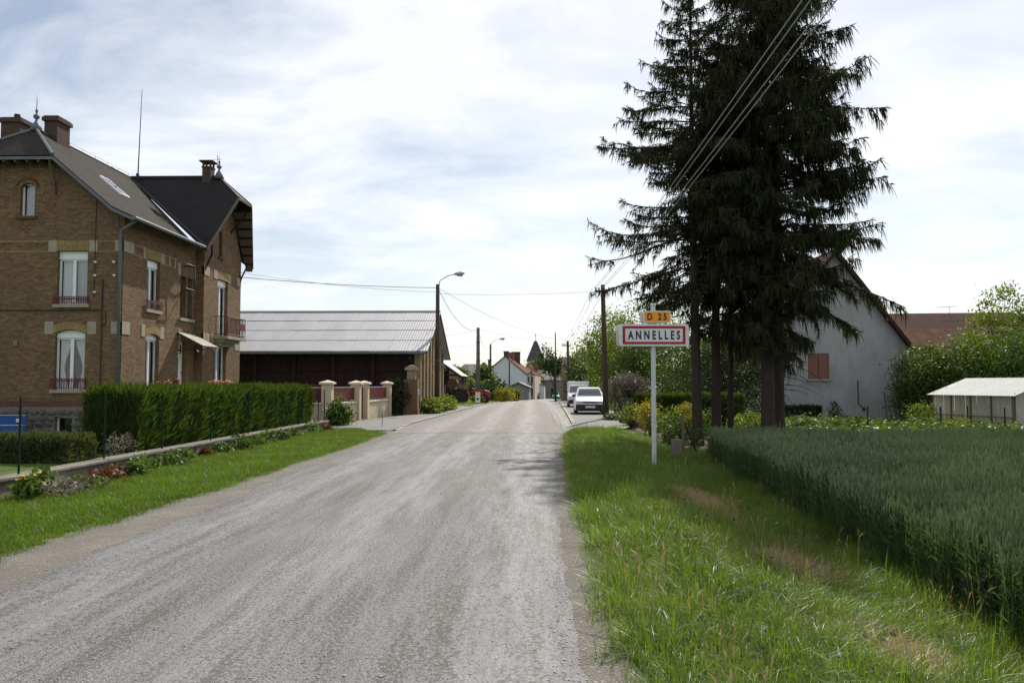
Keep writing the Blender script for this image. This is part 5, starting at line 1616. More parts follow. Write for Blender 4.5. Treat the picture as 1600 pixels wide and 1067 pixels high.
bp = thing('brick_gate_pillar', 'brick gate pillar with narrow neck and moulded stone cap before the barn gable', 'pillar', (-6.42, 44.6, 0))
q = MB(); q.box(-.36, .36, -.36, .36, -.1, 1.92); q.box(-.40, .40, -.40, .40, -.1, .35); b_ = q.build('shaft', 'far_brick', bp, local=True)
q = MB(); q.box(-.22, .22, -.22, .22, 1.92, 2.42); q.build('neck', 'barn_brick', bp, local=True)
q = MB(); q.box(-.33, .33, -.33, .33, 2.42, 2.52); q.box(-.27, .27, -.27, .27, 2.52, 2.6); q.lathe((0, 0, 2.6), [(.24, 0), (.2, .05), (.08, .1)], 12); q.build('cap', 'stone', bp, local=True)
q = MB(); q.box(.37, .39, -.1, .1, 1.1, 1.4); q.build('plate', 'white_paint', bp, local=True)
leafy('dark_shrub', -7.05, 44.2, [(0, 0, 1.0, .55, .5, .95), (-.15, 0, 1.4, .4, .4, .5)], 'leaf_dark', 'dark evergreen shrub left of the brick gate pillar', 'shrub', 150, 14, .12, .14, 461, .06, stems=6)
for i, (y, x, lb) in enumerate(((46.2, -5.55, 'yellow-green broad-leaved shrub nearest the brick gate pillar'), (48.6, -5.45, 'yellow-green shrub at the foot of the lamp pole'), (52.0, -5.35, 'yellow-green shrub at the far end of the barn gable'))):
    leafy('gable_shrub', x, y, [(0, 0, .42, .55, .9, .42), (.05, .5, .5, .4, .6, .36)], 'leaf_light', lb, 'shrub', 130, 12, .17, .13, 465 + i, .05, stems=7, group='shrubs along the barn gable')

# lean-to shed beyond the barn
sh = thing('open_shed', 'open lean-to shed with sheet roof beyond the barn gable', 'shed', (-9, 80, 0))
q = MB(); q.slab([(-11.4, 76, 6.0), (-6.35, 76, 2.45), (-6.35, 84, 2.45), (-11.4, 84, 6.0)], .07); q.build('roof', 'barn_roof', sh)
for y in (76.4, 80, 83.6):
    q = MB(); q.box(-6.85, -6.67, y - .09, y + .09, -.4, 2.7); q.build('post', 'timber_grey', sh)
    q = MB(); q.bar((-11.3, y, 5.75), (-6.4, y, 2.3), .1, .18); q.bar((-11.3, y, 2.7), (-6.75, y, 2.5), .1, .15); q.bar((-9.4, y, 2.6), (-7.9, y, 3.3), .09, .12); q.build('truss', 'timber_dark', sh)
q = MB(); q.box(-11.5, -6.7, 83.7, 83.85, -.4, 3.0); q.build('back_wall', 'timber_dark', sh)
q = MB(); q.box(-7.9, -6.85, 80.1, 80.2, 1.2, 2.9); q.build('side_panel', 'cream_render', sh)
for i in range(12):
    q = MB(); q.box(-10.9 + i * .25, -10.67 + i * .25, 77.5, 77.55, -.4, 1.6); q.build('board', 'timber_grey', sh)

# ------------------------------------------------------------------ poles
def lamp_pole(name, x, y, h, r0, r1, mat, label, cat_='utility pole', lamp=None, arm=None, lean=(0, 0), bands=()):
    z = gz(x, y); t = thing(name, label, cat_, (x, y, z))
    q = MB(); q.tube([(0, 0, -.2), (lean[0] * .5, lean[1] * .5, h * .5), (lean[0], lean[1], h)], [r0, (r0 + r1) / 2, r1], 10); q.build('pole', mat, t, smooth=True, local=True)
    for b_ in bands:
        q = MB(); q.lathe((lean[0] * b_ / h, lean[1] * b_ / h, b_), [(r0 * 1.02, 0), (r0 * 1.03, .05)], 10); q.build('band', 'zinc', t, local=True)
    if lamp:
        lx, ly, lz = lamp
        q = MB(); q.tube([(0, 0, h - .6), (lx * .1, ly * .1, h + (lz - h) * .35), (lx * .45, ly * .45, lz - .12), (lx * .8, ly * .8, lz)], .025, 6); q.build('lamp_arm', 'zinc', t, smooth=True, local=True)
        q = MB(); d = Vector((lx, ly, .12)).normalized()
        p0 = Vector((lx * .75, ly * .75, lz - .01))
        q.tube([p0, p0 + d * .15, p0 + d * .45, p0 + d * .62], [.05, .10, .13, .05], 10); hd = q.build('lamp_head', 'tin', t, smooth=True, local=True)
        q = MB(); q.tube([p0 + d * .2 + Vector((0, 0, -.07)), p0 + d * .5 + Vector((0, 0, -.1))], [.07, .08], 8); q.build('lamp_glass', 'plastic_grey', hd, local=True)
    if arm:
        a, z1_ = arm
        q = MB(); q.box(-a, .1, -.04, .04, z1_ - .05, z1_ + .04); q.build('crossarm', 'timber_dark', t, local=True)
        for dx in (-a + .05, -a * .6, -a * .25, .16):
            q = MB(); q.lathe((dx, 0, z1_ + .04), [(.02, 0), (.04, .03), (.03, .07), (.045, .1), (.015, .14)], 8); q.build('insulator', 'plastic_grey', t, local=True)
    return t
pA = lamp_pole('lamp_pole', -5.42, 48.0, 7.45, .15, .11, 'pole_wood', 'dark wooden lamp pole in front of the barn gable', lamp=(1.25, 0, 8.05), bands=(3.0, 5.0))
tB = lamp_pole('utility_pole', -4.47, 70.0, 6.45, .20, .14, 'pole_grey', 'grey concrete utility pole with white notices at its foot', bands=(1.8, 3.6, 5.2))
q = MB(); q.box(-.2, .2, -.235, -.225, .15, 1.05); s_ = q.build('notice', 'white_paint', tB, local=True)
q = MB(); q.box(-.17, .17, -.24, -.236, .95, 1.02); q.box(-.17, .17, -.24, -.236, .74, .80); q.build('orange_stripe', 'sign_orange', s_, local=True)
q = MB(); q.box(-.1, .1, -.24, -.236, .38, .55); q.build('dark_mark', 'sign_black', s_, local=True)
pC = lamp_pole('lamp_pole', -4.55, 93.0, 6.4, .14, .10, 'pole_wood', 'second lamp pole beyond the red tractor', lamp=(1.35, 0, 7.0))
pD = lamp_pole('utility_pole', -3.2, 122.0, 5.7, .14, .10, 'pole_wood', 'slim pole against the white gable house')
pE = lamp_pole('utility_pole', 0.05, 146.0, 5.2, .14, .10, 'pole_wood', 'slim pole at the corner of the white house')
pR = lamp_pole('utility_pole', 3.48, 38.9, 6.35, .15, .10, 'pole_wood', 'dark wooden pole beside the white estate car', arm=(.5, 6.05), lean=(-.12, 0), bands=())
pF = lamp_pole('utility_pole', *at(889, 600, 75).xy, 5.6, .14, .11, 'pole_wood', 'far wooden pole with crossarm behind the leafy trees', arm=(.6, 5.2), lean=(-.1, 0))
pG = lamp_pole('utility_pole', *at(868, 600, 92).xy, 7.6, .13, .06, 'pole_wood', 'tall thin pole at the corner of the brown brick building')

def cable(name, a, b, sag, r, label, mat='cable', n=24):
    a, b = Vector(a), Vector(b)
    pts = [a.lerp(b, i / n) - Vector((0, 0, sag * 4 * (i / n) * (1 - i / n))) for i in range(n + 1)]
    return tag(MB().tube(pts, r, 5).build(name, mat, smooth=True, fix=False), label, 'cable', group='overhead cables')
# four wires along the right verge towards the camera
for i, (dx, dz, nm) in enumerate(((-.40, .12, 'leftmost'), (-.31, .13, 'second'), (-.12, .10, 'third'), (-.03, .11, 'rightmost'))):
    cable('overhead_cable', (3.36 + dx, 38.9, 6.02 + dz), (3.68 + dx * .9, -2.0, 6.42 + dz * .4), .22 + .03 * i, .009, nm + ' of the four wires crossing the spruces to the top edge', 'cable_light', 30)
for i, (dx, nm) in enumerate(((-.5, 'left'), (-.25, 'middle'), (.1, 'right'))):
    cable('overhead_cable', (3.36 + dx, 38.9, 6.14), (at(889, 600, 75).x - .1 + dx * .9, 75, 5.3), .25, .009, nm + ' wire from the right wooden pole to the far crossarm pole', 'cable')
A_top = (-5.42, 48, 7.25)
cable('overhead_cable', A_top, (XE + .3, 43.2, 7.3), .12, .016, 'thick cable from the lamp pole to the brick house', 'cable')
cable('overhead_cable', (-5.42, 48, 7.0), (XE + .3, 43.2, 7.55), .18, .008, 'thin cable from the lamp pole to the house gable', 'cable')
cable('overhead_cable', A_top, (-4.47, 70, 6.3), .9, .014, 'sagging cable from the lamp pole to the concrete pole', 'cable')
cable('overhead_cable', A_top, (5.6, 88, 6.2), .9, .010, 'cable crossing the street from the lamp pole to the right', 'cable')
cable('overhead_cable', (-5.42, 48, 6.9), (3.2, 38.9, 6.0), .10, .007, 'faint cable crossing the street high up to the wooden pole', 'cable')
cable('overhead_cable', (-4.47, 70, 6.3), (-4.55, 93, 6.2), 1.0, .013, 'sagging cable from the concrete pole to the second lamp pole', 'cable')
cable('overhead_cable', (-4.47, 70, 6.3), (5.4, 84, 5.6), .3, .010, 'cable from the concrete pole across the street to the trees', 'cable')
cable('overhead_cable', (-4.47, 70, 6.2), (-10.5, 62, 4.9), .15, .010, 'cable from the concrete pole to the barn roof', 'cable')
cable('overhead_cable', (-4.55, 93, 6.1), (-3.2, 122, 5.0), .9, .012, 'sagging cable from the second lamp pole to the white house pole', 'cable')
cable('overhead_cable', (-4.55, 93, 6.2), (4.4, 100, 5.2), .25, .010, 'low cable from the second lamp pole across the street', 'cable')
cable('overhead_cable', (-4.47, 70, 5.0), (-12.5, 66, 4.4), .12, .008, 'lower thin cable from the concrete pole to the left', 'cable')

# ------------------------------------------------------------------ town sign
sg = thing('town_sign', 'white town sign with red border on a grey post, orange road number above', 'sign', (2.53, 17.3, gz(2.53, 17.3)))
sz = -gz(2.53, 17.3)
q = MB(); q.tube([(0, 0, -.3), (0, 0, 3.30 + sz)], .05, 12); q.build('post', 'galvanised', sg, local=True, smooth=False)
q = MB(); q.tube([(0, 0, 3.30 + sz), (0, 0, 3.33 + sz)], .057, 12); q.build('post_cap', 'white_paint', sg, local=True)
def rrect(w, h, r, n=5):
    pts = []
    for cx_, cz_, a0 in ((w / 2 - r, h / 2 - r, 0), (-w / 2 + r, h / 2 - r, 90), (-w / 2 + r, -h / 2 + r, 180), (w / 2 - r, -h / 2 + r, 270)):
        for i in range(n + 1): a = R(a0 + 90 * i / n); pts.append((cx_ + r * math.cos(a), cz_ + r * math.sin(a)))
    return pts
def plate(parent, name, mat, cx_, cz_, y0, y1, w, h, r, inner=None):
    q = MB(); P = rrect(w, h, r); n = len(P)
    if inner:
        I = rrect(*inner)
        for (yy_) in (y0, y1):
            pass
        V = [(cx_ + x, y0, cz_ + z) for x, z in P] + [(cx_ + x, y0, cz_ + z) for x, z in I] + [(cx_ + x, y1, cz_ + z) for x, z in P] + [(cx_ + x, y1, cz_ + z) for x, z in I]
        fs = []
        for i in range(n):
            j = (i + 1) % n
            fs += [(i, j, n + j, n + i), (i, 2 * n + i, 2 * n + j, j), (n + i, n + j, 3 * n + j, 3 * n + i), (2 * n + i, 3 * n + i, 3 * n + j, 2 * n + j)]
        q.add(V, fs)
    else:
        q.add([(cx_ + x, y0, cz_ + z) for x, z in P] + [(cx_ + x, y1, cz_ + z) for x, z in P], [tuple(range(n)), tuple(range(2 * n - 1, n - 1, -1))] + [(i, i + n, (i + 1) % n + n, (i + 1) % n) for i in range(n)])
    return q.build(name, mat, parent, local=True)
def sign_face(tilt_z):
    pass
bz = 2.665 + sz
# the two boards are turned slightly, hence their own shift; the far board faces the other way
fb = plate(sg, 'town_board', 'sign_white', 0, bz, -.105, -.065, 1.44, .455, .05)
rb = plate(fb, 'red_border', 'sign_red', 0, bz, -.110, -.1052, 1.30, .375, .015, (1.19, .275, .006))
me = text_mesh('ANNELLES', .245, .008, 1.65); me.materials.clear(); me.materials.append(MATS['sign_black'])
xs_ = [v.co.x for v in me.vertices]; k_ = 1.08 / (max(xs_) - min(xs_)); c0 = (max(xs_) + min(xs_)) / 2
for v in me.vertices: v.co.x = (v.co.x - c0) * k_
o = link('lettering', me, fb); o.location = (0, -.1085, bz - .0); o.rotation_euler = (math.pi / 2, 0, 0)
zs_ = [v.co.y for v in me.vertices]; o.location.z = bz - (max(zs_) + min(zs_)) / 2
plate(sg, 'back_board', 'sign_white', -.03, bz, .06, .10, 1.44, .455, .05)
q = MB(); q.box(-.06, .06, -.065, .06, bz - .12, bz - .07); q.box(-.06, .06, -.065, .06, bz + .07, bz + .12); q.build('clamp', 'galvanised', sg, local=True)
oz = 3.045 + sz
ob = plate(sg, 'road_number_board', 'sign_white', .065, oz, -.10, -.062, .57, .245, .04)
plate(ob, 'orange_field', 'sign_orange', .065, oz, -.104, -.1005, .52, .20, .025)
me = text_mesh('D 25', .19, .0065, 1.5); me.materials.clear(); me.materials.append(MATS['sign_black'])
xs_ = [v.co.x for v in me.vertices]; k_ = .40 / (max(xs_) - min(xs_)); c0 = (max(xs_) + min(xs_)) / 2
for v in me.vertices: v.co.x = (v.co.x - c0) * k_
zs_ = [v.co.y for v in me.vertices]
o = link('lettering', me, ob); o.location = (.065, -.1065, oz - (max(zs_) + min(zs_)) / 2); o.rotation_euler = (math.pi / 2, 0, 0)
plate(sg, 'back_number_board', 'sign_white', .03, oz, .06, .098, .57, .245, .04)
for o in sg.children: pass
sg.rotation_euler = (0, 0, R(2.0))

# ------------------------------------------------------------------ vehicles (front towards -y, local)
def loft(stations):
    q = MB(); n = 8
    for (y, zb, zt, wb, wm, wt) in stations:
        zm = zb + (zt - zb) * .55
        q.v += [(-wb, y, zb), (wb, y, zb), (wm, y, zb + (zt - zb) * .25), (wm, y, zm), (wt, y, zt), (-wt, y, zt), (-wm, y, zm), (-wm, y, zb + (zt - zb) * .25)]
    for i in range(len(stations) - 1):
        for k_ in range(n): q.f.append((i * n + k_, i * n + (k_ + 1) % n, (i + 1) * n + (k_ + 1) % n, (i + 1) * n + k_))
    q.f.append(tuple(range(n))[::-1]); b = (len(stations) - 1) * n; q.f.append(tuple(range(b, b + n)))
    return q
def wheels(t, xw_, ys_, r):
    for y in ys_:
        for sx in (-1, 1):
            q = MB(); q.lathe((sx * xw_, y, r), [(r * .55, -.09), (r * .95, -.09), (r, -.06), (r, .06), (r * .95, .09), (r * .55, .09)], 20, 'x'); w_ = q.build('wheel', 'rubber', t, local=True, smooth=False)
            q = MB(); q.lathe((sx * (xw_ + .02), y, r), [(r * .2, -.05), (r * .58, -.05), (r * .58, .05), (r * .2, .078)] if sx > 0 else [(r * .2, -.078), (r * .58, -.05), (r * .58, .05), (r * .2, .05)], 16, 'x'); q.build('rim', 'tin', w_, local=True)
def quad_glass(t, pts, name='window', mat='car_glass'):
    q = MB(); q.add(pts, [(0, 1, 2, 3)]); return q.build(name, mat, t, local=True, fix=False)
def car(x, y, rz, paint, label, L=4.2, Wd=.84, H=1.42, rails=True, bumper='plastic_dark'):
    t = thing('parked_car', label, 'car', (x, y, gz(x, y) + .07), rz)
    h = L / 2
    q = loft([(-h, .34, .60, Wd * .84, Wd * .88, Wd * .80), (-h + .10, .22, .70, Wd * .93, Wd * .95, Wd * .86), (-h + .5, .18, .80, Wd * .97, Wd, Wd * .90), (-.95, .18, .93, Wd * .97, Wd, Wd * .93), (.3, .18, .95, Wd * .97, Wd, Wd * .93), (h - .5, .20, .97, Wd * .97, Wd, Wd * .92), (h - .08, .26, .94, Wd * .92, Wd * .94, Wd * .86), (h, .36, .80, Wd * .85, Wd * .88, Wd * .8)])
    body = q.build('body', paint, t, local=True, smooth=True, bevel=.03)
    b0, b1, r0, r1 = -1.02, h - .12, -.30, h - .55
    wb, wt, zb, zt = Wd * .925, Wd * .70, .92, H
    q = MB()
    q.v = [(-wb, b0, zb), (wb, b0, zb), (wb, b1, zb), (-wb, b1, zb), (-wt, r0, zt - .03), (wt, r0, zt - .03), (wt, r1, zt - .02), (-wt, r1, zt - .02), (-wt * .9, r0 + .25, zt), (wt * .9, r0 + .25, zt), (wt * .9, r1 - .2, zt), (-wt * .9, r1 - .2, zt)]
    q.f = [(0, 1, 5, 4), (1, 2, 6, 5), (2, 3, 7, 6), (3, 0, 4, 7), (4, 5, 9, 8), (5, 6, 10, 9), (6, 7, 11, 10), (7, 4, 8, 11), (8, 9, 10, 11), (3, 2, 1, 0)]
    q.build('cabin', paint, body, local=True, bevel=.035)
    def lp(a, b, t_): return tuple(a[i] + (b[i] - a[i]) * t_ for i in range(3))
    A, B_, C_, D_ = (-wb, b0, zb), (wb, b0, zb), (wt, r0, zt - .03), (-wt, r0, zt - .03)
    def inset(A, B_, C_, D_, u, v0, v1, off):
        l0, l1 = lp(A, D_, v0), lp(A, D_, v1); r0_, r1_ = lp(B_, C_, v0), lp(B_, C_, v1)
        P = [lp(l0, r0_, u), lp(l0, r0_, 1 - u), lp(l1, r1_, 1 - u), lp(l1, r1_, u)]
        return [tuple(p[i] + off[i] for i in range(3)) for p in P]
    quad_glass(t, inset(A, B_, C_, D_, .055, .10, .90, (0, -.012, .012)), 'windscreen')
    for sx in (-1, 1):
        A2, B2, C2, D2 = (sx * wb, b0, zb), (sx * wb, b1, zb), (sx * wt, r1, zt - .03), (sx * wt, r0, zt - .03)
        l = inset(A2, B2, C2, D2, .06, .10, .86, (sx * .014, 0, .004))
        mid = [lp(l[0], l[1], .5), lp(l[3], l[2], .5)]
        quad_glass(t, [l[0], lp(l[0], l[1], .47), lp(l[3], l[2], .47), l[3]]); quad_glass(t, [lp(l[0], l[1], .51), l[1], l[2], lp(l[3], l[2], .51)])
        q = MB(); q.box(sx * (Wd + .02) - .09, sx * (Wd + .02) + .09, -.92, -.80, .90, 1.04); q.build('mirror', 'plastic_dark', t, local=True, bevel=.02)
        q = MB(); q.box(sx * Wd * .66 - .17, sx * Wd * .66 + .17, -h - .012, -h + .2, .565, .69); q.build('headlight', 'headlight', t, local=True, bevel=.02)
        if rails: q = MB(); q.tube([(sx * wt * .95, r0 + .2, zt - .01), (sx * wt * .95, r0 + .3, zt + .055), (sx * wt * .95, r1 - .1, zt + .055), (sx * wt * .95, r1, zt - .01)], .016, 6); q.build('roof_rail', 'plastic_dark', t, local=True)
    q = MB(); q.box(-Wd * .92, Wd * .92, -h - .05, -h + .18, .22, .52); q.build('bumper', bumper, t, local=True, bevel=.04)
    q = MB(); q.box(-Wd * .46, Wd * .46, -h - .015, -h + .05, .58, .67); q.build('grille', 'plastic_dark', t, local=True)
    q = MB(); q.box(-.26, .26, -h - .062, -h - .051, .33, .44); q.build('number_plate', 'plate_white', t, local=True)
    q = MB(); q.box(-Wd * .8, Wd * .8, -h + .4, h - .3, .14, .3); q.build('underbody', 'plastic_dark', t, local=True)
    wheels(t, Wd - .10, (-h + .85, h - .8), .29)
    return t
c_ = at(924, 648, 45.0)
car(3.22, 46.6, R(-2), 'car_white', 'white estate car with roof rails parked facing the camera on the pavement')
car(5.6, 190.0, R(-4), 'car_teal', 'teal car far down the street', rails=False, bumper='car_teal')
def van(x, y, rz, label):
    t = thing('parked_van', label, 'van', (x, y, gz(x, y) + .07), rz)
    Wd = .80
    q = loft([(-1.95, .3, .66, .70, .74, .68), (-1.85, .2, .78, .76, .78, .72), (-1.0, .18, .98, .78, Wd, .76), (-.2, .18, 1.0, .78, Wd, .77), (-.15, .18, 1.02, .78, Wd, .77), (1.95, .2, 1.02, .78, Wd, .77)])
    body = q.build('body', 'car_white', t, local=True, smooth=True, bevel=.03)
    q = MB(); q.v = [(-.74, -1.02, .96), (.74, -1.02, .96), (.76, -.1, 1.0), (-.76, -.1, 1.0), (-.62, -.45, 1.52), (.62, -.45, 1.52), (.66, -.1, 1.56), (-.66, -.1, 1.56)]
    q.f = [(0, 1, 5, 4), (1, 2, 6, 5), (2, 3, 7, 6), (3, 0, 4, 7), (4, 5, 6, 7), (3, 2, 1, 0)]; q.build('cab', 'car_white', body, local=True, bevel=.03)
    q = MB(); q.box(-.79, .79, -.12, 1.95, .6, 1.80); q.build('cargo_box', 'car_white', body, local=True, bevel=.07)
    quad_glass(t, [(-.67, -.995, 1.03), (.67, -.995, 1.03), (.58, -.52, 1.46), (-.58, -.52, 1.46)], 'windscreen')
    for sx in (-1, 1):
        quad_glass(t, [(sx * .755, -.85, 1.03), (sx * .77, -.2, 1.03), (sx * .68, -.2, 1.48), (sx * .655, -.42, 1.48)])
        q = MB(); q.box(sx * .9 - .1, sx * .9 + .1, -.9, -.78, .98, 1.16); q.build('mirror', 'plastic_dark', t, local=True, bevel=.02)
        q = MB(); q.box(sx * .54 - .15, sx * .54 + .15, -1.97, -1.8, .58, .72); q.build('headlight', 'headlight', t, local=True, bevel=.02)
    q = MB(); q.box(-.76, .76, -2.02, -1.8, .24, .5); q.build('bumper', 'plastic_dark', t, local=True, bevel=.03)
    q = MB(); q.box(-.36, .36, -1.97, -1.85, .58, .70); q.build('grille', 'plastic_dark', t, local=True)
    q = MB(); q.box(-.26, .26, -2.035, -2.021, .32, .43); q.build('number_plate', 'plate_white', t, local=True)
    wheels(t, .72, (-1.25, 1.25), .28)
van(3.42, 60.5, R(-2), 'small white box van parked behind the white estate car')

# red tractor with raised front loader
tr = thing('tractor', 'red tractor with raised rusty loader bucket beside the open shed', 'tractor', (-5.35, 72.5, gz(-5.35, 72.5)))
q = loft([(-.1, .55, 1.05, .28, .30, .26), (.2, .5, 1.15, .3, .33, .3), (1.1, .5, 1.22, .3, .33, .3), (1.5, .55, 1.05, .28, .32, .26)])
q.v = [(y + .25, x, z) for x, y, z in q.v]; q.build('hood', 'tractor_red', tr, local=True, smooth=False, bevel=.03)
for x, r_, w_ in ((-.75, .62, .32), (1.25, .46, .2)):
    for sy in (-1, 1):
        q = MB(); q.lathe((x, sy * .72, r_), [(r_ * .5, -w_ / 2), (r_ * .93, -w_ / 2), (r_, -w_ / 3), (r_, w_ / 3), (r_ * .93, w_ / 2), (r_ * .5, w_ / 2)], 22, 'y'); wh = q.build('wheel', 'rubber', tr, local=True)
        q = MB(); q.lathe((x, sy * .74, r_), [(r_ * .15, -.08), (r_ * .55, -.1), (r_ * .55, .1), (r_ * .15, .08)], 16, 'y'); q.build('rim', 'tractor_red', wh, local=True)
        if x < 0: q = MB(); q.add([(x + 1.12 * r_ * math.cos(a), sy * .72 + e, r_ + 1.12 * r_ * math.sin(a)) for e in (-.2, .2) for a in [math.pi * i / 8 for i in range(9)]], [(i, i + 1, i + 10, i + 9) for i in range(8)]); q.build('mudguard', 'tractor_red', tr, local=True)
q = MB()
for x in (-1.0, .1):
    for sy in (-.5, .5): q.tube([(x, sy, .9), (x * .85, sy * .9, 1.95)], .03, 6)
q.box(-.95, .15, -.52, .52, 1.93, 2.0); q.build('cab_frame', 'plastic_dark', tr, local=True)
q = MB(); q.add([(.09, -.45, 1.2), (.09, .45, 1.2), (.06, .42, 1.9), (.06, -.42, 1.9)], [(0, 1, 2, 3)]); q.add([(-.95, -.47, 1.2), (.05, -.47, 1.2), (.03, -.44, 1.9), (-.85, -.44, 1.9)], [(0, 1, 2, 3)]); q.build('cab_glass', 'glass', tr, local=True)
q = MB(); q.box(-.7, -.3, -.22, .22, .85, .98); q.box(-.75, -.65, -.22, .22, .98, 1.35); q.build('seat', 'plastic_dark', tr, local=True)
q = MB()
for sy in (-.55, .55): q.tube([(.2, sy, 1.0), (-.7, sy, 1.35), (-1.55, sy, 1.0), (-1.9, sy, 1.5)], .06, 6)
q.build('loader_arm', 'rust_brown', tr, local=True)
q = MB(); q.add([(-1.75, s_ * .65, z) if False else (x, s_ * .7, z) for s_ in (-1, 1) for x, z in ((-1.55, 1.15), (-1.0, 1.75), (-1.15, 2.15), (-1.75, 2.2), (-1.95, 1.6))], [(0, 1, 2, 3, 4), (9, 8, 7, 6, 5), (0, 5, 6, 1), (1, 6, 7, 2), (3, 8, 9, 4), (4, 9, 5, 0)]); q.build('bucket', 'rust_brown', tr, local=True)

# ------------------------------------------------------------------ far village
def gable_house(name, label, x, y, w, d, ze, zrg, rz, wall_mat, roof_mat, axis='y', ov=.35, chims=(), wins=(), z=None, t_roof=.18):
    """local origin at the near left ground corner; ridge along local y (gable faces the camera) or x"""
    z = float(zr(y)) if z is None else z
    t = thing(name, label, 'house', (x, y, z), rz)
    q = MB()
    if axis == 'y':
        P = [(0, 0, -.8), (w, 0, -.8), (w, 0, ze), (w / 2, 0, zrg), (0, 0, ze)]
        q.add(P + [(a, d, c) for a, b, c in P], [(0, 1, 2, 3, 4), (9, 8, 7, 6, 5), (1, 6, 7, 2), (5, 0, 4, 9)])
        k_ = (zrg - ze) / (w / 2); zo = ze - k_ * ov
        rl = [[(-ov, -ov, zo), (w / 2, -ov, zrg), (w / 2, d + ov, zrg), (-ov, d + ov, zo)], [(w + ov, -ov, zo), (w / 2, -ov, zrg), (w / 2, d + ov, zrg), (w + ov, d + ov, zo)]]
    else:
        P = [(0, 0, -.8), (0, d, -.8), (0, d, ze), (0, d / 2, zrg), (0, 0, ze)]
        q.add(P + [(w, b, c) for a, b, c in P], [(0, 1, 2, 3, 4), (9, 8, 7, 6, 5), (0, 5, 9, 4), (1, 2, 7, 6)])
        k_ = (zrg - ze) / (d / 2); zo = ze - k_ * ov
        rl = [[(-ov, -ov, zo), (-ov, d / 2, zrg), (w + ov, d / 2, zrg), (w + ov, -ov, zo)], [(-ov, d + ov, zo), (-ov, d / 2, zrg), (w + ov, d / 2, zrg), (w + ov, d + ov, zo)]]
    q.build('wall', wall_mat, t, local=True)
    q = MB()
    for p in rl: q.slab([(a, b, c + t_roof) for a, b, c in p], t_roof)
    ro = q.build('roof', roof_mat, t, local=True)
    for cx_, cy_, s, zt, mt in chims:
        q = MB(); q.box(cx_ - s / 2, cx_ + s / 2, cy_ - s * .4, cy_ + s * .4, ze, zt); q.box(cx_ - s / 2 - .08, cx_ + s / 2 + .08, cy_ - s * .4 - .08, cy_ + s * .4 + .08, zt, zt + .16); q.build('chimney', mt, ro, local=True)
    for face, u, zb, ww, hh, mt in wins:
        if face == 'f': fn = lambda a, c, n: (a, n, c)
        else: fn = lambda a, c, n: (w - n, a, c)
        q = MB(); fbox(q, fn, u, u + ww, zb, zb + hh, -.03, .02); wd_ = q.build('window', mt, t, local=True)
        q = MB(); fbox(q, fn, u + .08, u + ww - .08, zb + .08, zb + hh - .08, -.04, -.031); q.build('pane', 'interior_shade', wd_, local=True)
        q = MB(); fbox(q, fn, u - .1, u + ww + .1, zb - .12, zb - .001, -.1, .0); q.build('sill', 'stone', wd_, local=True)
    return t
zb = float(zr(150))
gable_house('white_house', 'white rendered gable house with red tiled roof beyond the shrubs', -8.5, 150, 7.6, 27, 4.6, 7.75, R(-3.5), 'white_render', 'tile_red', 'y', .2,
            [(3.9, 1.5, .9, 8.6, 'chimney_brick'), (4.3, 7.5, 1.0, 8.6, 'far_brick'), (4.6, 15, 1.6, 9.0, 'chimney_brick'), (.8, 2.0, .6, 7.1, 'chimney_brick')],
            [('f', 2.5, 2.9, .55, .9, 'plastic_dark')] + [('r', 2 + i * 3.6, z_, 1.1, 1.7, 'white_paint') for i in range(7) for z_ in (.6,)] + [('r', 2 + i * 3.6, 2.9, 1.1, 1.4, 'white_paint') for i in range(7)])
gable_house('beige_house', 'beige house end with pale shutters adjoining the white house', -0.9, 151.5, 1.55, 22, 4.4, 4.9, R(-3.5), 'beige_render', 'tile_red', 'y', .05, (), [('f', .25, 3.0, .45, 1.3, 'white_paint'), ('f', .25, .6, .45, 1.6, 'white_paint'), ('f', .9, 3.0, .45, 1.3, 'white_paint'), ('f', .9, .6, .45, 1.6, 'white_paint')])
gable_house('brown_roof_house', 'dark grey house with long brownish roof at the street bend', at(838, 600, 205).x, 205, 6.3, 9, 4.6, 7.0, R(10), 'dark_render', 'tile_grey', 'x', .3, (), [('f', 3.6, .3, 1.0, 2.4, 'plastic_grey')])
gable_house('brick_gable_house', 'small brick gable house behind the brownish roof', at(849, 600, 232).x, 232, 7.5, 10, 6.6, 9.6, R(6), 'far_brick', 'tile_brown', 'y', .3, (), [('f', 3.2, 5.6, .9, 1.2, 'white_paint')])
gable_house('red_roof_house', 'red roofed house row behind the white house', at(806, 600, 200).x, 196, 6, 10, 5.2, 8.0, R(-4), 'beige_render', 'tile_red', 'y', .3, [(4.5, 4, 1.0, 8.3, 'far_brick')], [])
gable_house('brown_brick_building', 'narrow brown brick building at the right kerb behind the van', 3.75, 96, 6.5, 16, 4.1, 5.2, R(-1), 'far_brick', 'tile_brown', 'x', .12, [(3.5, 8, .7, 7.2, 'chimney_brick')], [])
for u in (.15, 1.2):
    pass
gable_house('dark_farm_building', 'dark farm building with pale roof behind the shed on the left', at(718, 600, 170).x, 170, 4.2, 8, 4.9, 7.1, R(-14), 'dark_render', 'tile_grey', 'x', .4, [(3.9, 4, .5, 7.4, 'far_brick')], [])
gable_house('garage', 'low garage with dark roof in front of the white house', at(794, 600, 128).x, 128, 3.2, 6, 1.9, 2.6, R(-3), 'dark_render', 'church_slate', 'y', .2, (), [])
gable_house('white_shed', 'small white wall end at the street bend', at(838, 600, 170).x, 168, 1.6, 5, 2.6, 3.0, R(-3), 'white_render', 'tile_red', 'y', .1, (), [])
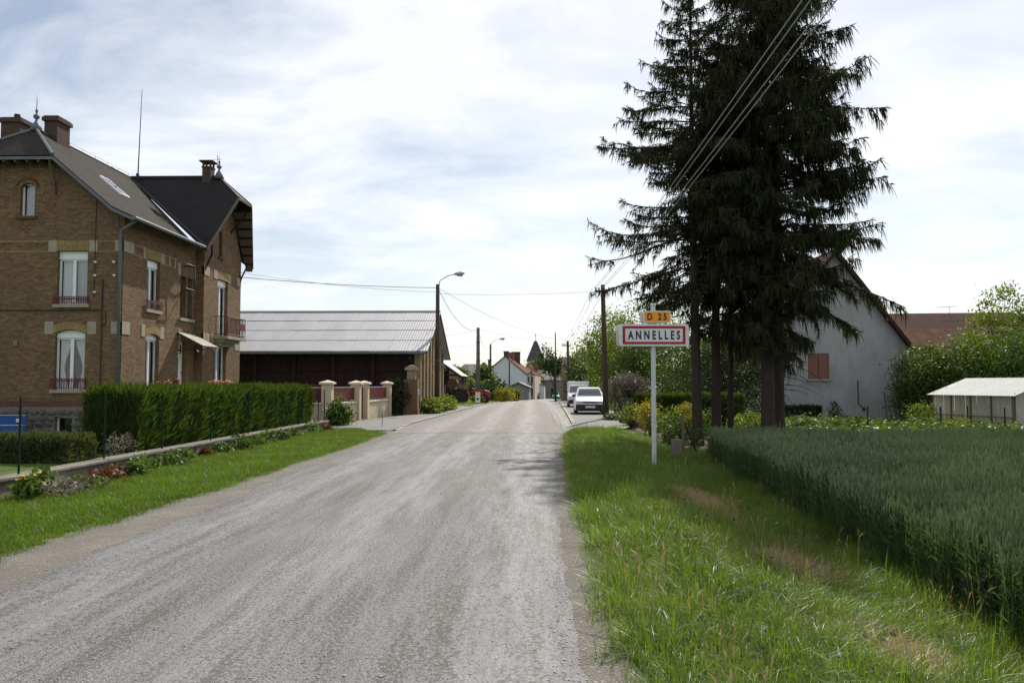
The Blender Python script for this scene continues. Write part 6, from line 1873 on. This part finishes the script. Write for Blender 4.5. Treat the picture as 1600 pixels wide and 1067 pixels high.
# church
ch = thing('church_tower', 'square church tower with dark pyramid spire in the distance', 'church', (*at(837, 600, 250).xy, float(zr(250))))
q = MB(); q.box(-2.6, 2.6, 0, 5.2, -1, 11.3); q.build('tower', 'white_render', ch, local=True)
q = MB(); q.add([(-2.85, -.25, 11.2), (2.85, -.25, 11.2), (2.85, 5.45, 11.2), (-2.85, 5.45, 11.2), (-.45, 2.6, 17.3), (.45, 2.6, 17.3)], [(0, 1, 5, 4), (1, 2, 5), (2, 3, 4, 5), (3, 0, 4), (3, 2, 1, 0)]); sp = q.build('spire', 'church_slate', ch, local=True)
q = MB(); q.tube([(0, 2.6, 17.2), (0, 2.6, 19.6)], .07, 5); q.tube([(-.4, 2.6, 19), (.4, 2.6, 19)], .06, 5); q.build('cross', 'dark_iron', sp, local=True)
for x in (-.9, .9):
    q = MB(); q.box(x - .4, x + .4, -.04, .1, 8.6, 10.4); q.build('belfry_opening', 'interior_shade', ch, local=True)  # dark box; the shade inside the opening is its colour

# distant trees and shrubs
def blob(px, py, Y, rx, rz_, mat, name, label, seed, n=90, size=.5, trunk=.2, extra_lobes=(), group='trees of the far village', per=14):
    p = at(px, py, Y); z = gz(p.x, Y); h = p.z - z
    lobes = [(0, 0, h, rx, rx, rz_)] + [(a, 0, h + b, rx * c, rx * c, rz_ * c) for a, b, c in extra_lobes]
    return leafy(name, p.x, Y, lobes, mat, label, 'tree' if 'tree' in name else 'shrub', n, per, size, rx * .22, seed, trunk, group, z=z, stems=0 if 'tree' in name else 6)
blob(714, 589, 140, 1.9, 1.5, 'leaf_mid', 'round_tree', 'green tree behind the shed roof on the left', 501, 130, .5)
blob(706, 586, 160, 2.2, 1.7, 'leaf_dark', 'round_tree', 'darker tree just right of the barn gable in the distance', 502, 110, .5)
blob(757, 592, 128, 1.5, 1.9, 'leaf_mid', 'round_tree', 'green tree between concrete pole and white house', 503, 140, .5)
blob(726, 600, 105, 1.0, .9, 'leaf_light', 'round_tree', 'pale green tree below the dark farm building', 504, 100, .35)
blob(742, 608, 100, 1.3, .8, 'leaf_mid', 'shrub', 'green shrub behind the tractor cab', 505, 90, .35)
blob(758, 610, 96, 1.1, 1.0, 'leaf_mid', 'shrub', 'green shrub around the second lamp pole', 506, 110, .3, .1)
blob(779, 611, 104, 1.2, 1.0, 'leaf_dark', 'shrub', 'dark green shrub in front of the white gable', 507, 130, .32, .1)
blob(767, 616, 86, .75, 1.5, 'leaf_dark', 'shrub', 'narrow dark shrub right of the tractor', 508, 60, .25, .08)
blob(786, 618, 92, 1.0, .75, 'leaf_yellow', 'shrub', 'round yellowish bush by the left kerb', 509, 100, .22, .06)
blob(803, 618, 97, .75, .8, 'leaf_light', 'shrub', 'bright green bush next to the yellowish bush', 510, 80, .22, .06)
blob(745, 622, 71, .5, .25, 'leaf_mid', 'shrub', 'low weeds at the foot of the concrete pole', 511, 40, .15, .03)
blob(852, 560, 215, 2.2, 2.0, 'leaf_dark', 'cedar_tree', 'dark cedar beside the church spire', 512, 70, .6, .35, ((-1.2, -2.4, .9), (1.6, -.2, .6), (1.8, 2.0, .4), (-.2, 2.2, .5)))
blob(866, 572, 190, 2.6, 2.2, 'leaf_dark', 'round_tree', 'dark tree right of the cedar', 513, 120, .6, .3)
blob(842, 576, 222, 3.2, 2.2, 'leaf_mid', 'round_tree', 'green tree at the foot of the church tower', 514, 140, .6, .3)
blob(844, 606, 185, .9, 1.6, 'leaf_dark', 'shrub', 'dark climbing shrub on the grey house corner', 515, 60, .4, .1)
blob(839, 618, 160, .6, .8, 'leaf_mid', 'shrub', 'small shrub at the white wall end', 516, 40, .3, .06)
# ------------------------------------------------------------------ right side
RT = [(6.3, 66, [(0, 0, 5.6, 1.6, 1.6, 1.7), (-1.0, -.5, 4.2, 1.6, 1.6, 1.5), (1.2, .3, 4.4, 1.6, 1.6, 1.6), (-.5, 0, 2.6, 1.5, 1.5, 1.6)], 'leaf_light', 'airy yellow-green tree behind the white van', 260, 15, .26, .42),
      (7.9, 58, [(0, 0, 6.0, 1.8, 1.6, 1.7), (-1.6, 0, 4.6, 1.5, 1.5, 1.4), (1.4, .5, 4.2, 1.7, 1.6, 1.7), (-.6, -.3, 2.6, 1.7, 1.5, 1.6)], 'leaf_light', 'tall yellow-green tree behind the right wooden pole', 300, 15, .25, .42),
      (5.4, 76, [(0, 0, 3.4, 1.8, 1.8, 1.7), (-.7, -1, 2.0, 1.4, 1.4, 1.6), (1.5, 0, 4.0, 1.5, 1.5, 1.4)], 'leaf_dark', 'dark tree between the brick building and the van', 220, 14, .28, .4),
      (6.6, 56, [(0, 0, 2.2, 1.5, 1.5, 1.7), (-.8, .5, 1.4, 1.1, 1.1, 1.2), (.8, 0, 3.0, 1.3, 1.3, 1.3)], 'leaf_mid', 'shaded bushy tree behind the estate car', 220, 14, .22, .34),
      (9.6, 49, [(0, 0, 4.6, 2.0, 1.8, 1.7), (-1.4, 0, 3.2, 1.5, 1.5, 1.5), (1.5, 0, 3.2, 1.7, 1.6, 1.6), (0, 0, 2.0, 1.8, 1.5, 1.4)], 'leaf_mid', 'leafy tree behind the town sign', 320, 15, .20, .36),
      (11.0, 45, [(0, 0, 3.4, 1.7, 1.5, 1.8), (-1.5, 0, 2.4, 1.5, 1.5, 1.7), (.8, 0, 1.6, 1.2, 1.3, 1.4)], 'leaf_dark', 'dark garden tree behind the spruce trunks', 400, 15, .20, .36),
      (10.4, 60, [(0, 0, 3.6, 3.0, 2, 2.2), (-2, 0, 2.2, 2.2, 2, 2.0), (2.4, 0, 2.4, 2.2, 2, 2.2)], 'leaf_dark', 'dense dark tree deep behind the leafy tree and the sign', 420, 16, .24, .42),
      (14.2, 66, [(0, 0, 3.6, 2.6, 2, 2.4), (-1.8, 0, 2.0, 2.0, 2, 1.9)], 'leaf_mid', 'tree behind the left corner of the grey house', 300, 16, .24, .42),
      (5.0, 86, [(0, 0, 3.8, 1.5, 1.5, 1.6), (.4, 0, 2.2, 1.4, 1.4, 1.4)], 'leaf_mid', 'ivy-like tree against the brown brick building', 140, 14, .28, .4)]
for i, (x, y, lb_, mt, lab, nc_, per, sz_, sgm) in enumerate(RT):
    leafy('garden_tree', x, y, lb_, mt, lab, 'tree', int(nc_ * 1.35), int(per * 1.5), sz_ * .72, sgm, 600 + i, .13, 'garden trees right of the street')
hedge('garden_hedge', 4.9, 9.8, 38.6, 39.7, 1.45, 'leaf_mid', 'clipped garden hedge behind the flower bushes', 620, 420, (.08, .18), .035, z=gz(6, 39))
ar = leafy('arched_shrub', 4.6, 40.5, [(0, 0, 1.95, .75, .5, .28), (-.7, 0, 1.55, .35, .4, .45), (.75, 0, 1.65, .3, .4, .35)], 'leaf_lilac', 'flowering climber trained over a wooden arch beside the pole', 'shrub', 150, 13, .10, .14, 621, .05, stems=8)
q = MB()
for x in (-.55, .55): q.box(x - .06, x + .06, -.06, .06, -.1, 1.8)
q.box(-.7, .7, -.05, .05, 1.72, 1.8); q.build('wooden_arch', 'timber_grey', ar, local=True)
q = MB(); q.box(-.42, .42, -.03, .03, .05, 1.1); tag(q.build('garden_gate', 'timber_grey', None), 'weathered wooden gate under the flowering arch', 'gate').location = (4.6, 40.5, gz(4.6, 40.5))
FB = [(4.55, 27.0, [(0, 0, .55, .55, .5, .5), (.2, .1, .3, .6, .5, .3)], 'leaf_mid', 'leafy green bush directly behind the sign post', 140, 12, .10),
      (4.35, 31.0, [(0, 0, .75, .4, .4, .5)], 'leaf_yellow', 'yellow-tinged flowering bush left of the sign post', 80, 12, .09),
      (4.9, 29.0, [(0, 0, .8, .4, .4, .45), (.3, 0, .5, .4, .4, .4)], 'leaf_light', 'pale green bush right of the sign post', 110, 12, .09),
      (5.5, 29.5, [(0, 0, .95, .32, .3, .5)], 'leaf_yellow', 'tall yellowish flowering stalks near the concrete post', 70, 12, .09),
      (4.0, 33.6, [(0, 0, .55, .4, .4, .4)], 'leaf_light', 'low bush with orange flowers behind the soil bank', 70, 12, .09),
      (3.75, 37.6, [(0, 0, .18, .5, .35, .2)], 'leaf_plant', 'low green plant at the foot of the wooden pole', 60, 10, .13),
      (6.5, 32.0, [(0, 0, .6, .7, .5, .5)], 'leaf_mid', 'shaded bush left of the spruce trunks', 100, 12, .12),
      (8.6, 33.5, [(0, 0, .5, .7, .5, .45)], 'leaf_light', 'sunlit bush seen between the spruce trunks', 90, 12, .12)]
for i, (x, y, lb_, mt, lab, nc_, per, sz_) in enumerate(FB):
    leafy('flower_bush', x, y, lb_, mt, lab, 'shrub', nc_, per, sz_, .11, 640 + i, .04, 'garden bushes beside the sign', stems=7)
plant(4.3, 30.2, 1.0, .35, 'leaf_plant', 'orange and yellow flowers on tall stalks left of the sign post', 660, 90, .1, 'flower_yellow', 16)
q = MB(); q.bar((3.75, 35.5, .14), (4.55, 29.8, .05), .06, .26); tag(q.build('edging_board', 'timber_dark'), 'dark wooden edging board holding the garden soil', 'board')
q = MB(); q.box(-.13, .13, -.08, .08, -.2, .52); q.box(-.10, .10, -.05, .05, .52, .55); o = q.build('concrete_post', 'old_concrete', bevel=.015); o.location = (*at(1057, 690, 22.3).xy, gz(3.9, 22.3)); tag(o, 'short weathered concrete post at the corner of the garden', 'post')
o = MB().tube([(0, 0, -.1), (.03, 0, .6), (.0, 0, 1.15)], [.045, .04, .035], 8).build('wooden_stake', 'timber_grey'); o.location = (*at(1066, 690, 24).xy, gz(4.3, 24)); tag(o, 'upright weathered wooden stake behind the concrete post', 'stake')
o = MB().tube([(0.30, 0, -.1), (.1, 0, .4), (-.1, 0, .9)], [.035, .03, .03], 8).build('wooden_stake', 'timber_dark'); o.location = (*at(1076, 690, 24.5).xy, gz(4.6, 24.5)); tag(o, 'dark wooden stake leaning against the upright one', 'stake')

# spruces: (height above ground, branch reach) profiles read off the silhouette
SPR = [(5.65, 28.4, 16.4, .17, [(4.3, .6), (5.2, 2.4), (6.4, 3.4), (8.8, 3.2), (10.4, 3.0), (12.4, 2.0), (14.6, 1.0), (16.4, .1)], 'slender spruce on the left edge of the group', 701, (-.15, 0), (-.10, 0), .75),
       (6.45, 29.0, 14.6, .17, [(3.8, .8), (5.6, 1.8), (8.0, 2.5), (11, 1.9), (14.6, .1)], 'second spruce from the left with a mid-sized trunk', 702, (.1, 0), (0, 0), .9),
       (7.25, 30.4, 13.6, .11, [(3.8, .7), (6, 1.7), (9, 2.0), (13.6, .1)], 'thin-trunked spruce in the middle of the group', 703, (0, 0), (0, 0), .9),
       (7.75, 27.6, 18.0, .235, [(3.5, .8), (5.4, 2.0), (8, 2.9), (12, 2.5), (15, 1.7), (18, .1)], 'thick-trunked spruce right of the middle', 704, (.15, 0), (-.05, 0), 1.1),
       (8.35, 28.6, 20.5, .21, [(3.0, .7), (3.8, 1.8), (4.3, 2.7), (4.8, 3.4), (6.0, 3.9), (7.0, 3.8), (9.5, 3.1), (13.0, 2.8), (15.2, 2.0), (18, 1.2), (20.5, .1)], 'tallest spruce on the right with drooping branches', 705, (.2, 0), (.08, 0), 1.45)]
for x, y, H, r0, prof, lb, sd_, ln, asy, hg in SPR:
    spruce(x, y, H, r0, prof, lb, sd_, ln, asy, hg)

# grey house with pink shutters
gx0, gx1, gy = 13.9, 22.35, 50.0
gh = thing('grey_house', 'grey rendered gable house with pink-red shutters behind the spruces', 'house', ((gx0 + gx1) / 2, 54, -.42))
fG = lambda u, z, n: (u, gy + n, z)
mid = (gx0 + gx1) / 2; ks = 1.32; ze, zt = 3.95, 3.95 + (gx1 - gx0) / 2 * ks
s0, s1 = at(1262, 552, 50), at(1296, 592, 50)
q = MB(); q.wall([(gx0, -.5), (gx1, -.5), (gx1, ze), (mid, zt), (gx0, ze)], [arch_hole(s0.x, s1.x, s1.z, s0.z)], fG, .2)
q.add([(gx1, gy, -.5), (gx1, gy + 10, -.5), (gx1, gy + 10, ze), (gx1, gy, ze)], [(0, 1, 2, 3)]); q.add([(gx0, gy, -.5), (gx0, gy + 10, -.5), (gx0, gy + 10, ze), (gx0, gy, ze)], [(0, 1, 2, 3)])
q.add([(gx0, gy + 10, -.5), (gx1, gy + 10, -.5), (gx1, gy + 10, ze), (mid, gy + 10, zt), (gx0, gy + 10, ze)], [(0, 1, 2, 3, 4)])
q.build('wall', 'grey_render', gh, fix=False)
q = MB(); q.box(gx0 - .03, gx1 + .03, gy - .04, gy + .02, -.5, 1.0); q.build('plinth', 'grey_render', gh)
for sx in (1, -1):
    e = mid + sx * ((gx1 - gx0) / 2 + .42); zo = zt - ((gx1 - gx0) / 2 + .42) * ks
    q = MB(); q.slab([(e, gy - .5, zo + .2), (mid, gy - .5, zt + .2), (mid, gy + 10.4, zt + .2), (e, gy + 10.4, zo + .2)], .14); ro = q.build('roof', 'tile_brown', gh)
    q = MB(); q.bar((e, gy - .48, zo + .06), (mid, gy - .48, zt + .06), .05, .2); q.build('bargeboard', 'timber_dark', ro)
    for i in range(3):
        t_ = .06 + .3 * i; x = e + (mid - e) * t_; z = zo + (zt - zo) * t_ - .12
        q = MB(); q.box(x - .06, x + .06, gy - .48, gy + .02, z - .08, z + .08); q.build('purlin_end', 'pink_shutter', ro)
for i in range(2):
    a = s0.x + (s1.x - s0.x) * i / 2; c = s0.x + (s1.x - s0.x) * (i + 1) / 2
    q = MB(); fbox(q, fG, a + .012, c - .012, s1.z + .01, s0.z - .01, .03, .08)
    for j in range(5): fbox(q, fG, a + .03 + j * (c - a - .05) / 5, a + .03 + (j + .92) * (c - a - .05) / 5, s1.z + .03, s0.z - .03, .018, .03)
    q.build('shutter', 'pink_shutter', gh)
q = MB(); fbox(q, fG, s0.x - .12, s1.x + .12, s1.z - .12, s1.z - .002, -.10, .1); q.build('sill', 'grey_render', gh)
q = MB(); xd = at(1407, 600, 50).x; q.tube([(xd + .5, gy - .35, ze - .35), (xd, gy - .10, ze - .55), (xd, gy - .10, -.4)], .05, 8); q.build('downpipe', 'galvanised', gh)
q = MB(); q.tube([(gx1 + .4, gy - .4, ze - .32), (gx1 + .4, gy + 10, ze - .32)], .07, 8); q.build('gutter', 'galvanised', gh)
q = MB(); xd = at(1340, 600, 50).x; q.tube([(xd, gy - .06, 1.9), (xd, gy - .06, .5), (xd + .3, gy - .06, .2)], .03, 6); q.lathe((xd + .32, gy - .06, .18), [(.1, -.02), (.1, .02)], 10, 'y'); q.build('wall_pipe', 'dark_iron', gh)
lad = thing('ladder', 'old wooden ladder leaning on the grey house wall', 'ladder', (at(1391, 640, 49.6).x, 49.5, -.42))
q = MB()
for sx in (-.27, .27): q.tube([(sx, -.1, 0), (sx * .8, .35, 1.6)], .03, 6)
q.build('rails', 'timber_grey', lad, local=True)
for i in range(5): q = MB(); t_ = .12 + .19 * i; q.tube([(-.27, -.1 + .45 * t_, 1.6 * t_), (.27, -.1 + .45 * t_, 1.6 * t_)], .02, 6); q.build('rung', 'timber_grey', lad, local=True)
hedge('house_bed', at(1205, 640, 49).x, at(1280, 640, 49).x, 48.6, 49.4, .75, 'leaf_dark', 'dark low shrubs along the grey house wall', 720, 240, (.1, .25), .05, z=-.42, cat_='shrub', core=False)
leafy('conical_shrub', at(1305, 640, 48.8).x, 48.8, [(0, 0, .5, .3, .3, .55), (0, 0, .25, .4, .4, .25)], 'leaf_dark', 'small conical dark shrub against the grey wall', 'shrub', 60, 12, .10, .1, 721, .03, stems=5)

# vegetable garden and roadside garden cover
def garden():
    rng = np.random.default_rng(730)
    protos = []
    for i in range(4):
        n = 60; P = rng.normal(size=(n, 3)) * np.array([.16, .16, .07]) + np.array([0, 0, .14])
        protos.append(proto(*leaf_quads(P, .13, np.random.default_rng(731 + i), 1.0, .6), 'leaf_plant'))
    pts = []
    for k_, y in enumerate((31.5, 33.2, 35.0, 37.4, 39.5, 41.5, 44.0, 46.0)):
        x0, x1 = (9.0 if y < 38 else 10.0), 30
        n = int((x1 - x0) / .16)
        X = np.linspace(x0, x1, n) + rng.normal(0, .05, n)
        keep = field_noise(X, np.full(n, y), .5, 40 + k_) > -.25
        X = X[keep]; pts.append(np.stack([X, y + rng.normal(0, .14, len(X)), ground_z(X, np.full(len(X), y)) + 0], 1))
    P = np.concatenate(pts)
    o = scatter('vegetable_rows', P, rng.uniform(0, 6.28, len(P)), rng.uniform(.7, 1.9, len(P)), rng.integers(0, 4, len(P)), protos)
    tag(o, 'sunlit rows of low leafy vegetables before the grey house', 'vegetables', kind='stuff')
    n = 2600; X = rng.uniform(5.5, 30, n); Y = rng.uniform(23.5, 49, n)
    o = scatter('garden_grass', np.stack([X, Y, ground_z(X, Y) - .02], 1), rng.uniform(0, 6.28, n), rng.uniform(.8, 1.6, n), rng.integers(0, 5, n), long_protos)
    tag(o, 'tall sunlit grass and weeds beyond the wheat field', 'grass', kind='stuff')
    n = 900; Y = rng.uniform(60, 110, n); sd = rng.uniform(0, 1, n) < .75
    X = np.where(sd, xl(Y) - rng.uniform(.4, 2.8, n), xr(Y) + rng.uniform(3, 6, n))
    o = scatter('street_weeds', np.stack([X, Y, ground_z(X, Y)], 1), rng.uniform(0, 6.28, n), rng.uniform(.8, 1.8, n), rng.integers(0, 5, n), long_protos)
    tag(o, 'weedy grass strip along the left kerb by the concrete pole', 'grass', kind='stuff')
garden()
for i, (px, Y, lb) in enumerate(((1222, 29.0, 'thin stake in the weeds right of the spruce trunks'), (1356, 36, 'thin stake before the vegetable rows'), (1470, 35.5, 'dark fence stake at the left of the greenhouse'), (1512, 36.0, 'brown fence stake in front of the greenhouse'), (1570, 33.5, 'dark fence stake near the right edge before the greenhouse'))):
    x = at(px, 650, Y).x; z = gz(x, Y); t = MB().tube([(0, 0, -.1), (0, 0, 1.15 if i else .9)], .03, 6).build('fence_stake', 'timber_dark'); t.location = (x, Y, z); tag(t, lb, 'stake', 'garden stakes')
for i, (px, Y, r_, h_, mt, lb) in enumerate(((1300, 33, .9, .65, 'leaf_mid', 'tangled weeds in the middle of the vegetable garden'), (1440, 41, .6, 1.0, 'leaf_light', 'leafy bush beside the left end of the greenhouse'), (1500, 35, .7, .5, 'leaf_light', 'tall weeds growing against the greenhouse'))):
    x = at(px, 650, Y).x; leafy('garden_weeds', x, Y, [(0, 0, h_ * .6, r_, r_ * .7, h_ * .6)], mt, lb, 'shrub', 90, 12, .11, .13, 740 + i, .03, 'bushes in the vegetable garden', stems=8)

# greenhouse
ga, gb_ = at(1459, 640, 41.5), at(1584, 640, 36.8)
A_, B_ = Vector((ga.x, 41.5, 0)), Vector((gb_.x, 36.8, 0)); du = (B_ - A_).normalized(); LG = (B_ - A_).length; dv = Vector((-du.y, du.x, 0))
gho = thing('greenhouse', 'greenhouse of dirty translucent corrugated sheets with pale roof', 'greenhouse', (*((A_ + B_) / 2).xy, -.42))
def gp(u, v, z): return A_ + du * u + dv * v + Vector((0, 0, z))
DG, ze_, zr_ = 4.2, 1.22, 1.95
def corr(p0, ud, wd, hd, hh, name, mat, parent, nrm, nw=8):
    q = MB(); V = []
    for j in (0, 1):
        for i in range(nw + 1): V.append(p0 + ud * (wd * i / nw) + hd * (hh * j) + nrm * (.018 if i % 2 else 0))
    q.add(V, [(i, i + 1, i + nw + 2, i + nw + 1) for i in range(nw)]); return q.build(name, mat, parent, fix=False)
up = Vector((0, 0, 1)); nf = 7
for i in range(nf): corr(gp(LG * i / nf + .01, 0, -.42), du, LG / nf - .02, up, 1.62, 'side_sheet', 'plastic_sheet', gho, -dv)
for i in range(nf): corr(gp(LG * i / nf + .01, DG, -.42), du, LG / nf - .02, up, 1.62, 'side_sheet', 'plastic_sheet', gho, dv)
for u_ in (0, LG):
    for i in range(6):
        v0, v1 = DG * i / 6, DG * (i + 1) / 6
        h0 = ze_ + (zr_ - ze_) * (1 - abs((v0 + v1) / 2 - DG / 2) / (DG / 2))
        corr(gp(u_, v0 + .01, -.42), dv, DG / 6 - .02, up, h0 + .42 - .05, 'end_sheet', 'plastic_sheet', gho, du if u_ else -du)
for i in range(nf + 1):
    for s_ in (0, 1):
        p0 = gp(-.25 + (LG + .5) * i / (nf + 1), -.22 if s_ == 0 else DG + .22, ze_ - .08); hd = (gp(0, DG / 2, zr_) - gp(0, -.22 if s_ == 0 else DG + .22, ze_ - .08))
        corr(p0, du, (LG + .5) / (nf + 1) * 1.01, hd.normalized(), hd.length, 'roof_sheet', 'plastic_roof', gho, up)
for u_ in np.linspace(0, LG, 5): MB().bar(gp(u_, -.045, -.42), gp(u_, -.045, ze_ - .05), .05).build('post', 'timber_grey', gho)
for z in (-.05, .2): MB().bar(gp(0, -.09, z), gp(LG, -.09, z), .04).build('rail', 'timber_grey', gho)
for v_ in (.03, DG / 2, DG): MB().bar(gp(LG + .045, v_, -.42), gp(LG + .045, v_, ze_), .05).build('post', 'timber_grey', gho)
q = MB()
for i in range(10): q.bar(gp(.3 + i * LG / 10.5, 1 + (i % 3) * .9, -.42), gp(.3 + i * LG / 10.5, 1 + (i % 3) * .9, .4 + .1 * (i % 4)), .03)
q.build('plant_stakes', 'timber_grey', gho)

# houses with red roofs and trees at the right
gable_house('red_tiled_house', 'long brownish-red tiled roof above the elder bushes', at(1405, 600, 84).x, 84, 13, 11, 7.2, 9.4, R(-6), 'white_render', 'tile_brown', 'x', .3, (), [], z=-.4)
gable_house('striped_roof_shed', 'lower red tiled roof below the long roof', at(1385, 600, 70).x, 70, 9, 7, 4.2, 6.7, R(-4), 'beige_render', 'tile_red', 'x', .3, (), [], z=-.4)
q = MB(); p = at(1483, 480, 88); q.tube([(p.x, 88, 9.0), (p.x, 88, p.z + .1)], .025, 5); q.tube([(p.x - 1.3, 88, p.z - .03), (p.x + .8, 88, p.z + .1)], .02, 5)
for i in range(6): q.tube([(p.x - 1.1 + i * .34, 87.7, p.z - .02 + i * .02), (p.x - 1.1 + i * .34, 88.3, p.z - .02 + i * .02)], .012, 4)
tag(q.build('roof_aerial', 'dark_iron'), 'television aerial on the long brownish-red roof', 'aerial')
EB = [(1447, 47.5, 1.6, 1.8, 3.2, 'elder bush in flower nearest the grey house'), (1500, 46.5, 1.9, 2.0, 3.5, 'large flowering elder bush behind the greenhouse roof'), (1568, 45.5, 2.0, 2.1, 3.6, 'flowering elder bush in the right corner'), (1625, 44, 2.2, 2.2, 3.7, 'elder bush cut by the right edge of the frame')]
for i, (px, Y, rx, rz_, hc, lb) in enumerate(EB):
    x = at(px, 600, Y).x
    leafy('elder_bush', x, Y, [(0, 0, hc - .6, rx, rx * .8, rz_), (-rx * .5, -.4, hc - 1.5, rx * .8, rx * .7, rz_ * .8), (rx * .5, -.3, hc - 1.2, rx * .8, rx * .7, rz_ * .8), (0, -.3, 1.0, rx * 1.1, rx * .8, 1.1)], 'leaf_mid', lb, 'shrub', 620, 16, .17, .28, 760 + i, .12, 'flowering elders along the garden', stems=9, extra=('leaf_flower', 70, .09, 'flower_heads'))
LT = [(1572, 58, [(0, 0, 7.2, 1.7, 1.5, 1.6), (-1.2, 0, 5.6, 1.7, 1.5, 1.6), (1.3, 0, 5.6, 1.7, 1.5, 1.8), (0, 0, 4.0, 2.4, 1.8, 1.8)], 'leaf_light', 'tall pale green tree above the elders at the right'),
      (1640, 56, [(0, 0, 6.4, 2.0, 1.6, 1.8), (0, 0, 4.2, 2.4, 1.8, 1.8)], 'leaf_light', 'pale green tree cut by the right edge'),
      (1530, 62, [(0, 0, 4.6, 1.4, 1.3, 1.3), (-.8, 0, 3.4, 1.6, 1.4, 1.4), (.8, 0, 3.4, 1.6, 1.4, 1.5)], 'leaf_mid', 'mid-green tree in front of the tiled roofs')]
for i, (px, Y, lb_, mt, lab) in enumerate(LT):
    leafy('pale_tree', at(px, 600, Y).x, Y, lb_, mt, lab, 'tree', 300, 15, .22, .36, 780 + i, .15, 'trees above the elders')
